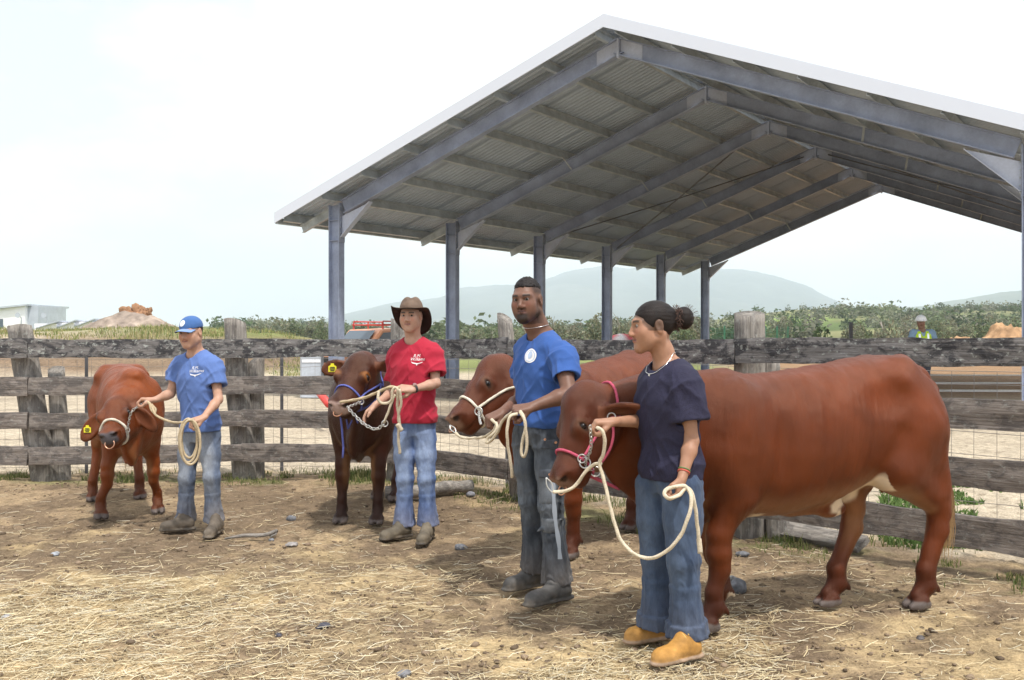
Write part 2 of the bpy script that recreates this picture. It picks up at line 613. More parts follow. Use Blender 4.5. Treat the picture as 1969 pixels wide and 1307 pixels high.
def grow(a, b, n, d0):
    """n coordinates from a outward to b, first step d0, growing geometrically"""
    L = abs(b - a); s = 1 if b > a else -1
    lo, hi = 1.0001, 3.0
    for _ in range(60):
        q = (lo + hi) / 2
        t = d0 * (q ** n - 1) / (q - 1)
        if t < L: lo = q
        else: hi = q
    st = d0 * q ** np.arange(n)
    return a + s * np.cumsum(st)

def build_ground():
    xs = np.concatenate([grow(-6, -9000, 90, .05)[::-1], np.arange(-6, 5.0001, .04), grow(5, 9000, 90, .05)])
    ys = np.concatenate([grow(2.6, -400, 25, .06)[::-1], np.arange(2.6, 12.8, .04), grow(12.8, 8900, 125, .06)])
    X, Y = np.meshgrid(xs, ys, indexing='ij')
    Z = gz(X, Y)
    nx, ny = X.shape
    co = np.stack([X, Y, Z], -1).reshape(-1, 3)
    i = np.arange(nx - 1)[:, None] * ny + np.arange(ny - 1)[None, :]
    q = np.stack([i, i + ny, i + ny + 1, i + 1], -1).reshape(-1, 4)
    x, y = co[:, 0], co[:, 1]
    p = np.stack([x, y, x * 0], -1)
    n1 = fbm(p, .7, 3, 11); n2 = fbm(p, 3.0, 3, 12); n3 = fbm(p, .12, 3, 13)
    fs = fence_side(x, y)
    dirt = np.array([.315, .238, .155]); mud = np.array([.185, .138, .094]); straw = np.array([.50, .39, .225])
    c = dirt + (mud - dirt) * sstep(-.35, .6, n1 + .6 * n2 + .35 * sstep(5.6, 7.0, y))[:, None]
    st = sstep(.05, .9, .45 * n1 - .5 * n2 + .50 * sstep(6.6, 4.4, y) + .40 * sstep(.5, -2.5, x) * sstep(7.4, 5.2, y) - .10)
    c = c + (straw - c) * (st * .75)[:, None]
    # beyond the fence: pale gravel yard, grass, brown earthworks, dry field
    gravel = np.array([.46, .40, .315]); grass = np.array([.20, .23, .085]); field = np.array([.33, .33, .17]); brown = np.array([.30, .195, .115])
    yard = sstep(.25, .9, fs + .25 * n2)
    c = c + (gravel - c) * yard[:, None]
    weeds = sstep(.45, .1, np.abs(fs + .1)) * sstep(-.2, .4, n2)
    c = c + (np.array([.17, .19, .075]) - c) * (.6 * weeds)[:, None]
    right = sstep(3, 6, x - .12 * y)
    eb = right * sstep(24, 29, y + 2 * n3)
    c = c + (brown - c) * eb[:, None]
    gr = (1 - right) * sstep(40, 48, y + 5 * n3)
    c = c + (grass * (1 + .3 * n3[:, None]) - c) * gr[:, None]
    dk = (1 - right) * sstep(17, 20, y) * sstep(29, 24, y) * sstep(-.3, .3, n3 + .3 * n1)
    c = c + (np.array([.22, .18, .14]) - c) * (.7 * dk)[:, None]
    bank = None
    c = c + (np.array([.22, .16, .11]) - c) * (sstep(.05, .3, co[:, 2]) * sstep(30, 34, y) * sstep(1.75, 1.3, co[:, 2]))[:, None]
    far = sstep(90, 160, y)
    c = c + (field * (1 + .35 * n3[:, None]) - c) * far[:, None]
    me = mesh_np('ground', co, q, True, np.clip(c, .01, 1))
    o = link_mesh('ground', me, M_GROUND)
    tag(o, kind='structure')
    return o
GROUND = build_ground()

def gz1(x, y):
    return float(gz(np.array([x]), np.array([y]))[0])

# ---- straw strewn over the arena
def build_straw():
    rg = np.random.RandomState(3)
    n = 150000
    Y = 1.5 * FPX / rg.uniform(330, 760, n)                     # even cover seen in perspective would thin out: weight to the near side
    k = rg.rand(n) < .5
    Y[k] = rg.uniform(3.6, 11.3, k.sum())
    X = rg.uniform(-.56, .56, n) * Y * 1.05
    p = np.stack([X, Y, X * 0], -1)
    dens = .07 + .75 * sstep(.0, .8, fbm(p, .8, 3, 21) + .20) * sstep(7.4, 4.6, Y) + .40 * sstep(0.3, -2.5, X) * sstep(7.4, 5.2, Y)
    keep = (rg.rand(n) < dens) & (fence_side(X, Y) < -.15)
    X, Y = X[keep], Y[keep]
    n = len(X)
    ang = rg.vonmises(.35, .9, n) + (rg.rand(n) < .5) * math.pi
    L = rg.gamma(3.0, .022, n) + .025
    L = np.minimum(L, .26)
    w = rg.uniform(.0006, .0018, n)
    cur = rg.uniform(-.35, .35, n) * L
    tilt = rg.uniform(-.02, .16, n) * (rg.rand(n) < .35)
    z = gz(X, Y) + .003 + rg.rand(n) * .012
    dx, dy = np.cos(ang), np.sin(ang)
    vs = np.zeros((n, 6, 3), dtype=np.float32)
    for s, t in enumerate((-.5, 0, .5)):
        cx = X + dx * L * t - dy * cur * (t * t * 4 - .5) * .5
        cy = Y + dy * L * t + dx * cur * (t * t * 4 - .5) * .5
        cz = np.maximum(z + tilt * L * (t + .5), gz(cx, cy) + .002)
        for e, sg in enumerate((-1, 1)):
            vs[:, s * 2 + e, 0] = cx - dy * w * sg
            vs[:, s * 2 + e, 1] = cy + dx * w * sg
            vs[:, s * 2 + e, 2] = cz + sg * w * .4
    b = np.arange(n)[:, None] * 6
    f = np.concatenate([b + np.array([[0, 2, 3, 1]]), b + np.array([[2, 4, 5, 3]])])
    pal = np.array([[.66, .54, .32], [.76, .65, .42], [.55, .43, .25], [.72, .66, .50], [.46, .35, .2]])
    c = pal[rg.randint(0, 5, n)] * rg.uniform(.65, 1.0, n)[:, None]
    me = mesh_np('straw', vs.reshape(-1, 3), f, False, np.repeat(c, 6, 0))
    o = link_mesh('straw', me, M_STRAW)
    tag(o, 'loose dry yellow straw scattered over the trampled soil', 'straw', kind='stuff')
build_straw()

# ---- clods of dry dung and soil
def rock_mesh(name, seed, flat=.6, detail=2, rough=.25, col=(.2, .2, .21)):
    bm = bmesh.new()
    bmesh.ops.create_icosphere(bm, subdivisions=detail, radius=1)
    me = bpy.data.meshes.new(name); bm.to_mesh(me); bm.free()
    co = get_co(me)
    d = 1 + rough * fbm(co, .9, 3, seed) + .35 * rough * fbm(co, 3, 2, seed + 4)
    co = co * d[:, None] * np.array([1, .8, flat])
    set_co(me, co)
    cc = np.array(col) * (1 + .35 * fbm(co, 2.5, 3, seed + 2))[:, None]
    set_col(me, np.clip(cc, .01, 1))
    me.polygons.foreach_set('use_smooth', [True] * len(me.polygons))
    return me

def build_clods():
    rg = np.random.RandomState(9)
    base = [rock_mesh('c', k, .5, 1, .35) for k in range(4)]
    bco = [get_co(m) for m in base]
    tri = np.array([p.vertices[:] for p in base[0].polygons])
    vs, fs, cs = [], [], []
    n = 0; o = 0
    Yc = rg.uniform(3.7, 11.0, 40000); Xc = rg.uniform(-.55, .55, 40000) * Yc
    ok = (fence_side(Xc, Yc) < -.1) & (rg.rand(40000) < .25 + .9 * np.maximum(0, fbm(np.stack([Xc, Yc, Xc * 0], 1), .9, 3, 31) + .15))
    Xc, Yc = Xc[ok][:5200], Yc[ok][:5200]; Zc = gz(Xc, Yc)
    for X, Y, zg in zip(Xc, Yc, Zc):
        r = rg.gamma(1.6, .004) + .003
        r = min(r, .03)
        a = rg.uniform(0, 6.28)
        b = bco[rg.randint(4)] * r
        x = b[:, 0] * math.cos(a) - b[:, 1] * math.sin(a); y = b[:, 0] * math.sin(a) + b[:, 1] * math.cos(a)
        vs.append(np.stack([x + X, y + Y, b[:, 2] + zg + r * .15], 1)); fs.append(tri + o); o += len(b)
        cc = np.array([.19, .142, .10]) * rg.uniform(.6, 1.5)
        cs.append(np.repeat(cc[None], len(b), 0)); n += 1
    me = mesh_np('soil_clods', np.concatenate(vs), np.concatenate(fs), True, np.concatenate(cs))
    ob = link_mesh('soil_clods', me, M_EARTH)
    tag(ob, 'small dark clods of soil and dung trodden over the pen', 'soil', kind='stuff')
build_clods()

# ---- single stones that stand out on the ground
def stone(px, py, wpx, flat, seed, label, col=(.17, .175, .19)):
    Y = CAM_H * FPX / (py - HYP)
    p = at(px, py, Y)
    r = wpx / FPX * Y / 2
    me = rock_mesh('stone', seed, flat, 3, .22, col)
    co = get_co(me) * r
    a = seed * 1.3
    co2 = co.copy(); co2[:, 0] = co[:, 0] * math.cos(a) - co[:, 1] * math.sin(a); co2[:, 1] = co[:, 0] * math.sin(a) + co[:, 1] * math.cos(a)
    set_co(me, co2)
    o = link_mesh('stone', me, M_ROCK)
    o.location = (p.x, p.y, gz1(p.x, p.y) + r * flat * .45)
    tag(o, label, 'stone', 'stones lying in the pen')
stone(1418, 1130, 42, .75, 3, 'largest dark grey stone, beside the front hooves of the big red cow')
stone(1408, 1112, 26, .6, 4, 'small dark stone touching the largest stone behind the cow front hooves', (.2, .2, .2))
stone(1428, 1066, 27, .45, 14, 'flat slate-grey stone under the belly of the big red cow')
stone(560, 998, 17, .7, 5, 'round grey stone between the blue-capped boy and the dark bull')
stone(562, 1046, 32, .3, 6, 'flat pale stone half buried beside the dry stick', (.33, .31, .3))
stone(522, 1035, 14, .5, 16, 'small grey stone at the tip of the dry stick')
stone(886, 1052, 25, .65, 7, 'grey stone lying between the red shirt boy and the cargo trousers man')
stone(622, 1204, 31, .5, 8, 'black flat stone in straw in front of the dark bull', (.07, .07, .085))
stone(535, 1217, 18, .5, 9, 'small black stone in the straw left of the black flat stone', (.08, .08, .1))
stone(208, 1172, 36, .25, 10, 'pale grey flat stone in straw in front of the calf', (.36, .35, .35))
stone(106, 1064, 20, .4, 11, 'bluish stone in dirt before the fence post with split top', (.3, .32, .35))
stone(14, 1180, 24, .4, 12, 'light grey stone in the straw at the edge of the pen', (.36, .36, .37))
stone(777, 1292, 34, .4, 13, 'grey stone lying deep in the foreground straw', (.2, .2, .21))
stone(1770, 1218, 20, .6, 15, 'small dark stone in front of the cow hind hoof', (.11, .1, .1))
stone(153, 1135, 12, .5, 17, 'tiny brown stone among thin straw in front of the calf', (.2, .15, .11))
stone(905, 955, 22, .6, 18, 'stone at the foot of the fence beside the short log', (.2, .2, .22))

# ================================================================== timber fence
FA, FB, FC = V(-4.99, 10.9, 0), V(-2.97, 11.15, 0), V(-1.24, 11.0, 0)
FD, FE, FG = V(.07, 9.63, 0), V(1.78, 7.85, 0), V(3.62, 5.93, 0)
F0 = V(-7.0, 10.75, 0)
fence = empty('timber_fence', (-1.24, 11.0, 0))
tag(fence, 'old grey post and rail timber fence running behind the cattle', 'fence')

def board(name, p, q, h, th, mat, seed, parent, chip=.012, sag=0.0):
    """rough sawn board from p to q (centre line), local x along the board"""
    p, q = Vector(p), Vector(q)
    L = (q - p).length
    nx, ny, nz = 46, 2, 6
    xs = np.linspace(-L / 2, L / 2, nx); ys = np.linspace(-th / 2, th / 2, ny + 1); zs = np.linspace(-h / 2, h / 2, nz)
    bm = bmesh.new()
    bmesh.ops.create_cube(bm, size=1)
    bmesh.ops.subdivide_edges(bm, edges=[e for e in bm.edges if abs((e.verts[0].co - e.verts[1].co).x) > .5], cuts=44, use_grid_fill=True)
    bmesh.ops.subdivide_edges(bm, edges=[e for e in bm.edges if abs((e.verts[0].co - e.verts[1].co).z) > .5], cuts=6, use_grid_fill=True)
    me = bpy.data.meshes.new(name); bm.to_mesh(me); bm.free()
    co = get_co(me) * np.array([L, th, h])
    P = co + np.array([seed * 3.7, seed * 1.9, 0])
    e = np.abs(co[:, 2]) / (h / 2)
    edge = sstep(.6, 1.0, e)
    n = fbm(P * np.array([1, 0, 1]), np.array([3.5, 1, 2]), 4, seed)
    co[:, 2] -= np.sign(co[:, 2]) * edge * chip * (n * .7 + .25)
    co[:, 2] += .006 * fbm(P * np.array([1, 0, 0]), .9, 2, seed + 5) - sag * (1 - (2 * co[:, 0] / L) ** 2)
    co[:, 1] += .006 * fbm(P, np.array([4, 1, 14]), 3, seed + 9) - np.sign(co[:, 1]) * edge * .004
    endf = sstep(L / 2 - .03, L / 2, np.abs(co[:, 0]))
    co[:, 0] += endf * .012 * fbm(P * np.array([0, 1, 1]), 12, 2, seed)
    set_co(me, co)
    d = (q - p).normalized(); s = Vector((0, 0, 1)).cross(d).normalized(); u = d.cross(s)
    M = Matrix((d, s, u)).transposed().to_4x4(); M.translation = (p + q) / 2
    o = link_mesh(name, me, mat, parent)
    o.matrix_basis = M
    return o

def rails(p, q, zc, hs, seed, th=.05, offs=.14, first=0.0, last=0.0):
    d = (q - p).normalized(); nrm = Vector((d.y, -d.x, 0))
    if nrm.y > 0: nrm = -nrm                                   # rails nailed on the camera side of the posts
    for k in range(4):
        a = p + nrm * offs - d * first; b = q + nrm * offs + d * last
        a.z = zc[k][0]; b.z = zc[k][1]
        board('rail', a, b, hs[k], th, M_WOOD_TOP if k == 0 else M_WOOD, seed + k * 5, fence, .016 if k == 0 else .011)

ZL = [(1.385, 1.395), (1.0, 1.0), (.64, .64), (.28, .28)]
ZL2 = [(1.392, 1.39), (1.005, .995), (.632, .645), (.272, .285)]
HS = [.205, .195, .18, .195]
rails(F0, FA + V(-.06, 0, 0), ZL, HS, 1, offs=.15)
rails(FA + V(-.055, 0, 0), FB + V(.1, 0, 0), ZL2, [.2, .195, .172, .19], 21, offs=.15)
rails(FB + V(.104, 0, 0), FC + V(.08, 0, 0), [(1.395, 1.393), (1.0, .995), (.65, .635), (.285, .283)], HS, 41, offs=.15)
rails(FC + V(.05, 0, 0), FD, [(1.392, 1.4), (.995, 1.0), (.637, .645), (.285, .285)], HS, 61, offs=.14)
rails(FD + V(.003, -.003, 0), FE, [(1.395, 1.4), (1.0, 1.0), (.645, .65), (.285, .285)], [.19, .19, .18, .2], 81, offs=.14)
rails(FE + V(.003, -.003, 0), FG, [(1.405, 1.42), (1.01, 1.03), (.645, .655), (.285, .29)], [.195, .2, .195, .215], 101, offs=.14)

def post(base, h, r, seed, lean=(0, 0), flat=.8, top_cut=.0, splay=1.12, yaw=0.0):
    n, m = 14, 26
    vs, fs = [], []
    hh = np.linspace(-.12, h, m)
    aa = 2 * math.pi * np.arange(n) / n
    NZ = fbm(np.stack([np.cos(aa)[None] * 1.4 + hh[:, None] * 0, np.sin(aa)[None] * 1.4 + hh[:, None] * 0, hh[:, None] * 1.2 + aa[None] * 0 + seed * 5.1], -1), 1.0, 3, seed)
    for j, z in enumerate(hh):
        t = max(0, z / h)
        for k in range(n):
            a = 2 * math.pi * k / n
            rr = r * (splay + (1 - splay) * t) * (1 + .16 * float(NZ[j, k]) + .05 * math.sin(5 * a + seed))
            zz = z
            if j == m - 1 or j == m - 2: zz = z + top_cut * math.cos(a + seed) * r * (1 if j == m - 1 else .6)
            vs.append((math.cos(a) * rr + lean[0] * t, math.sin(a) * rr * flat + lean[1] * t, zz))
    for j in range(m - 1):
        for k in range(n):
            fs.append((j * n + k, j * n + (k + 1) % n, (j + 1) * n + (k + 1) % n, (j + 1) * n + k))
    vs.append((lean[0], lean[1], h - .012)); c = len(vs) - 1
    for k in range(n): fs.append(((m - 1) * n + k, (m - 1) * n + (k + 1) % n, c))
    me = bpy.data.meshes.new('post'); me.from_pydata(vs, [], fs)
    # local x runs up the post so that the grain follows it
    co = get_co(me); set_co(me, co[:, [2, 0, 1]])
    me.polygons.foreach_set('use_smooth', [True] * len(me.polygons)); me.update()
    o = link_mesh('post', me, M_POST, fence)
    M = Matrix(((0, 1, 0), (0, 0, 1), (1, 0, 0))).to_4x4()
    o.matrix_basis = Matrix.Translation(base) @ Matrix.Rotation(yaw, 4, 'Z') @ M
    return o
post(FA + V(.05, .03, 0), 1.62, .125, 1, (-.27, 0), .75, .25, 1.15)
post(FA + V(.19, .10, 0), 1.16, .09, 11, (-.06, 0), .8, .5, 1.1)
post(FB + V(.07, .03, 0), 1.68, .115, 2, (-.10, 0), .9, .35, 1.15)
post(FB + V(.17, .09, 0), 1.28, .09, 12, (.02, 0), .8, .8, 1.1)
post(FC + V(.02, .06, 0), 1.69, .115, 3, (.03, 0), .9, .2, 1.1)
post(FD + V(0, .04, 0), 1.69, .075, 4, (-.14, .05), .7, .7, 1.2)
post(FE + V(.03, .05, 0), 1.69, .112, 5, (.0, 0), .95, .2, 1.1)
post(FE + V(.24, -.02, 0), 1.33, .08, 15, (-.05, .1), .8, .7, 1.1)
post(FG + V(.03, .05, 0), 1.66, .115, 6, (.03, 0), .9, .2, 1.1)
post(F0 + V(.03, .05, 0), 1.60, .115, 7, (.03, 0), .9, .2, 1.1)

# ---- light wire netting a step behind the timber fence
M_WIRE = mat_steel('rusty_wire', (.30, .27, .25), .3, .5, .5)
M_STAKE = mat_steel('steel_stake', (.13, .13, .14), .3, .6, .3)
def wire_fence(pts, stakes, label, x_range=None):
    e = empty('wire_netting_fence', pts[0])
    tag(e, label, 'fence')
    w = MB()
    for a, b in zip(pts[:-1], pts[1:]):
        L = (b - a).length; d = (b - a) / L
        for z in (.06, .22, .38, .54, .70, .86, 1.02, 1.18, 1.27):
            seg = [a + d * (L * t / 8) + V(0, 0, z + .008 * math.sin(t * 2.3 + z * 9)) for t in range(9)]
            w.tube(seg, .0021, 4, False)
        n = int(L / .15)
        for k in range(n + 1):
            s = a + d * (L * k / n)
            w.tube([s + V(0, 0, .05), s + V(0, .004, .65), s + V(0, 0, 1.27)], .0017, 4, False)
    o = w.build('netting', M_WIRE, e, True); o['kind'] = 'stuff'
    for s, h in stakes:
        m = MB(); m.box(s + V(0, 0, h / 2), (.036, .006, h)); m.box(s + V(0, .018, h / 2), (.006, .03, h))
        m.build('stake', M_STAKE, e)
wire_fence([F0 + V(0, .55, 0), FB + V(-.2, .55, 0), FC + V(.15, .45, 0), FG + V(.5, .15, 0)],
           [(V(-4.72, 11.45, 0), 1.32), (V(-.05, 10.55, 0), 1.3), (V(-2.6, 11.66, 0), 1.28), (V(3.48, 6.82, 0), 1.35)],
           'thin wire netting on steel stakes standing close behind the timber rails')

# ---- loose timber by the fence
o = board('loose_plank', at(1490, 1010, 8.0).xy.to_3d() + V(0, -.12, .05), at(1655, 1046, 7.2).xy.to_3d() + V(.02, 0, .06), .15, .05, M_POST, 77, None)
o.matrix_basis = o.matrix_basis @ Matrix.Rotation(R(-62), 4, 'X')
tag(o, 'loose weathered plank lying on the soil below the bottom rail', 'plank')
m = MB()
lp = [at(800, 942, 9.6), at(905, 930, 9.95)]
for q in lp: q.z = .075
pts = spline([lp[0] + V(-.28, -.06, 0), lp[0], (lp[0] + lp[1]) / 2 + V(0, 0, .012), lp[1]], 4)
m.tube(pts, [.058 + .006 * math.sin(i * 1.7) for i in range(len(pts))], 12)
o = m.build('short_log', M_POST, None, True)
tag(o, 'short barkless log lying on the ground along the bottom rail', 'log')
m = MB()
s0, s1 = at(432, 1036, 7.66), at(532, 1028, 7.85)
pts = spline([V(s0.x, s0.y, .012), V(s0.x + .13, s0.y + .02, .03), V(s0.x + .28, s0.y + .06, .028), V(s1.x, s1.y, .035)], 6)
m.tube(pts, [.006 + .009 * min(1, i / 6) for i in range(len(pts))], 7)
m.tube(spline([V(s1.x - .03, s1.y, .03), V(s1.x + .005, s1.y - .04, .02), V(s1.x - .03, s1.y - .09, .008)], 4), .007, 6)
o = m.build('dry_stick', M_POST, None, True)
tag(o, 'thin dry forked stick on the dirt beside the blue-capped boy', 'stick')
# ================================================================== open steel shed
AL = math.atan(.6124)
SA = V(math.sin(AL), math.cos(AL), .0086)        # along the ridge, away from the camera
SP = V(math.cos(AL), -math.sin(AL), 0)           # across, to the right
UPZ = V(0, 0, 1)
S0 = V(-4.32, 25.4, 0)
BAY, HALF, NF = 5.0, 7.68, 6
Z_E, Z_R = 4.80, 7.71                            # top of the rafters at the columns and at the ridge
shed = empty('open_steel_shed', S0 + SP * HALF)
tag(shed, 'large open-sided steel shed with grey portal frames and corrugated gable roof', 'shed')
SLOPE = math.atan2(Z_R - Z_E, HALF)

def sp(k, x, z):
    """point at frame k (in bays), x metres from the left columns, height z"""
    return S0 + SA * (BAY * k) + SP * x + UPZ * z

def ibeam(m, p, q, dep, wid, side, tf=.022, tw=.016):
    """I-section from p to q: web lies in the plane of the frame, flanges along 'side'"""
    d = (q - p).normalized(); n = side.cross(d).normalized()
    s = side.normalized()
    m.beam(p, q, tw, dep - 2 * tf, n)
    m.beam(p + n * (dep / 2 - tf / 2), q + n * (dep / 2 - tf / 2), wid, tf, n)
    m.beam(p - n * (dep / 2 - tf / 2), q - n * (dep / 2 - tf / 2), wid, tf, n)

def flat_side(v):
    w = Vector(v); w.z = 0
    return w.normalized()

ASIDE = flat_side(SA)
for k in range(NF):
    for sgn, x0 in ((1, 0.0), (-1, 2 * HALF)):
        # column
        m = MB()
        ibeam(m, sp(k, x0, -.1 - .0086 * BAY * k), sp(k, x0, Z_E - .03), .34, .20, ASIDE)
        m.box(sp(k, x0, .012 - .0086 * BAY * k), (.5, .5, .02))
        for zz in (Z_E - .40, Z_E - .9):
            m.beam(sp(k, x0 - .15, zz), sp(k, x0 + .15, zz), .19, .014)
        c = m.build('column', M_PAINT, shed)
        # pale unpainted head of the column with its bolted plate
        mh = MB()
        for s2 in (-1, 1):
            mh.beam(sp(k, x0 + .176 * sgn * 1, Z_E - .95) + ASIDE * 0, sp(k, x0 + .176 * sgn, Z_E + .02), .205, .012, SP)
        mh.build('column_plate', M_PAINT2, c)
        mb = MB()
        for i in range(7):
            for e in (-.07, .07):
                b0 = sp(k, x0 + .182 * sgn, Z_E - .85 + .13 * i) + ASIDE * e
                mb.tube([b0, b0 + SP * (.025 * sgn)], .014, 6)
        mb.build('bolt_row', M_GALV, c)['kind'] = 'stuff'
        # rafter with haunch
        m = MB()
        dep = .34
        n = V(0, 0, 1) * math.cos(SLOPE) - SP * (sgn * math.sin(SLOPE))
        a = sp(k, x0 + sgn * .18, Z_E + .18 * math.tan(SLOPE)) - n * (dep / 2)
        b = sp(k, HALF - sgn * .015, Z_R) - n * (dep / 2)
        ibeam(m, a, b, dep, .18, ASIDE)
        r = m.build('rafter', M_PAINT, shed)
        # knee haunch plate
        kn = MB()
        A = sp(k, x0 + sgn * .19, Z_E - .31); B = sp(k, x0 + sgn * .19, Z_E - .82); Cc = sp(k, x0 + sgn * 1.08, Z_E - .36 + .90 * math.tan(SLOPE))
        kn.prism([A - ASIDE * .007, B - ASIDE * .007, Cc - ASIDE * .007], ASIDE * .014)
        kn.beam(B, Cc, .16, .016, n)
        kn.build('knee_haunch', M_PAINT2, r)
        # stub carrying the eave purlin
        st = MB()
        ibeam(st, sp(k, x0 - sgn * .17, Z_E - .13 - .17 * math.tan(SLOPE)), sp(k, x0 - sgn * 1.12, Z_E - .13 - 1.12 * math.tan(SLOPE)), .2, .1, ASIDE, .012, .01)
        st.build('eave_stub', M_GALV, r)
        # joint cover at the ridge, pale
        ap = MB()
        ap.box((0, 0, 0), (.001, .001, .001)) if False else None
        q0 = sp(k, HALF - sgn * .012, Z_R - .02); q1 = sp(k, HALF - sgn * .012, Z_R - .42)
        ap.beam(q0, q1, .20, .02, SP)
        g0 = sp(k, HALF - sgn * .03, Z_R - .03) - ASIDE * .014; g1 = sp(k, HALF - sgn * .03, Z_R - .345) - ASIDE * .014
        g2 = sp(k, HALF - sgn * .52, Z_R - .345 - .49 * math.tan(SLOPE)) - ASIDE * .014; g3 = sp(k, HALF - sgn * .52, Z_R - .03 - .49 * math.tan(SLOPE)) - ASIDE * .014
        ap.prism([g0, g1, g2, g3], ASIDE * .004)
        ap.build('apex_plate', M_PAINT2, r)

# purlins
OV_G, OV_E = .73, 1.30
SL = math.hypot(HALF, Z_R - Z_E)
npur = 8
for sgn, x0 in ((1, 0.0), (-1, 2 * HALF)):
    n = V(0, 0, 1) * math.cos(SLOPE) - SP * (sgn * math.sin(SLOPE))
    dslope = SP * (sgn * math.cos(SLOPE)) + UPZ * math.sin(SLOPE)
    for i in range(npur):
        s = -1.16 + i * (SL + 1.16 - .22) / (npur - 1)
        base = sp(0, x0, Z_E) + dslope * s + n * .10
        p = base - SA * (OV_G - .06); q = base + SA * (BAY * (NF - 1) + OV_G - .06)
        m = MB()
        m.beam(p, q, .012, .19, n)
        m.beam(p + n * .094 + dslope * .03, q + n * .094 + dslope * .03, .065, .010, n)
        m.beam(p - n * .094 - dslope * .03, q - n * .094 - dslope * .03, .065, .010, n)
        m.build('purlin', M_GALV, shed)
    # eave flashing / gutter
    base = sp(0, x0, Z_E) + dslope * (-1.36) + n * .06
    m = MB()
    m.beam(base - SA * OV_G + UPZ * .02, base + SA * (BAY * (NF - 1) + OV_G) + UPZ * .02, .10, .14)
    m.build('gutter', M_FASCIA if sgn < 0 else M_GALV, shed)
    # corrugated sheets laid from ridge to eave
    total = BAY * (NF - 1) + 2 * OV_G
    ns = 11
    pitch, amp = .19, .032
    w = total / ns
    nr = int(round(w / pitch))
    prof = []
    for r_ in range(nr):
        u0 = r_ * w / nr
        pw = w / nr
        prof += [(u0, 0), (u0 + .50 * pw, 0), (u0 + .62 * pw, amp), (u0 + .88 * pw, amp)]
    prof.append((w + .05, 0))
    for j in range(ns):
        vs, fs = [], []
        o0 = sp(0, x0, Z_E) - SA * OV_G + SA * (w * j) + n * (.215 + .004 * (j % 2))
        for (u, hh) in prof:
            uu = min(u, w + (.05 if j < ns - 1 else 0))
            for s in (-1.40, SL * .5, SL + .02):
                vs.append(o0 + SA * uu + dslope * s + n * hh)
        nn = len(prof)
        for a_ in range(nn - 1):
            for b_ in range(2):
                f = (a_ * 3 + b_, a_ * 3 + b_ + 1, (a_ + 1) * 3 + b_ + 1, (a_ + 1) * 3 + b_)
                fs.append(f)
        me = bpy.data.meshes.new('roof_sheet'); me.from_pydata(vs, [], fs); me.update()
        o = link_mesh('roof_sheet', me, M_SHEET, shed)
    # white verge flashing on both gables
    for g in (0, 1):
        along = -SA * (OV_G + .02) if g == 0 else SA * (BAY * (NF - 1) + OV_G + .02)
        b0 = sp(0, x0, Z_E) + along + dslope * (-1.43); b1 = sp(0, HALF, Z_R) + along + n * 0
        m = MB()
        c0 = b0 + n * .20; c1 = b1 + n * .20
        # vertical faced board with plumb ends
        lo0, hi0, lo1, hi1 = b0 + UPZ * .05, b0 + UPZ * .31, b1 + UPZ * .05, b1 + UPZ * .31
        off = -flat_side(SA) * .02 if g == 0 else flat_side(SA) * .02
        m.prism([lo0, lo1, hi1, hi0], off)
        cap = flat_side(SA) * (.18 if g == 0 else -.18)
        m.prism([hi0 + UPZ * .004, hi1 + UPZ * .004, hi1 + UPZ * .012, hi0 + UPZ * .012], cap)
        m.build('verge_flashing', M_FASCIA, shed)
# ridge cap
m = MB()
for sgn in (1, -1):
    n = V(0, 0, 1) * math.cos(SLOPE) - SP * (sgn * math.sin(SLOPE))
    ds = SP * (sgn * math.cos(SLOPE)) + UPZ * math.sin(SLOPE)
    t = sp(0, HALF, Z_R) + n * .262
    p0, p1 = t - SA * OV_G, t + SA * (BAY * (NF - 1) + OV_G)
    m.beam(p0 - ds * .12, p1 - ds * .12, .26, .006, n)
m.build('ridge_cap', M_FASCIA, shed)
# roof bracing rods and fly braces
for sgn, x0 in ((1, 0.0), (-1, 2 * HALF)):
    for k in (2,):
        for e in ((0, 1), (1, 0)):
            m = MB()
            p = sp(k + e[0], x0 + sgn * .4, Z_E - .12); q = sp(k + e[1], HALF - sgn * .4, Z_R - .30)
            m.tube([p, (p + q) / 2 - UPZ * .05, q], .022, 6)
            m.build('bracing_rod', M_STAKE, shed)
    n = V(0, 0, 1) * math.cos(SLOPE) - SP * (sgn * math.sin(SLOPE))
    dslope = SP * (sgn * math.cos(SLOPE)) + UPZ * math.sin(SLOPE)
    for k in range(1, NF):
        for i in (4,):
            s = -1.16 + i * (SL + 1.16 - .22) / (npur - 1)
            top = sp(k, x0, Z_E) + dslope * s + n * .06
            for e in (-1, 1):
                m = MB(); m.beam(top + SA * (.42 * e), sp(k, x0, Z_E) + dslope * s - n * .32 + SA * (.05 * e), .05, .012)
                m.build('fly_brace', M_GALV, shed)
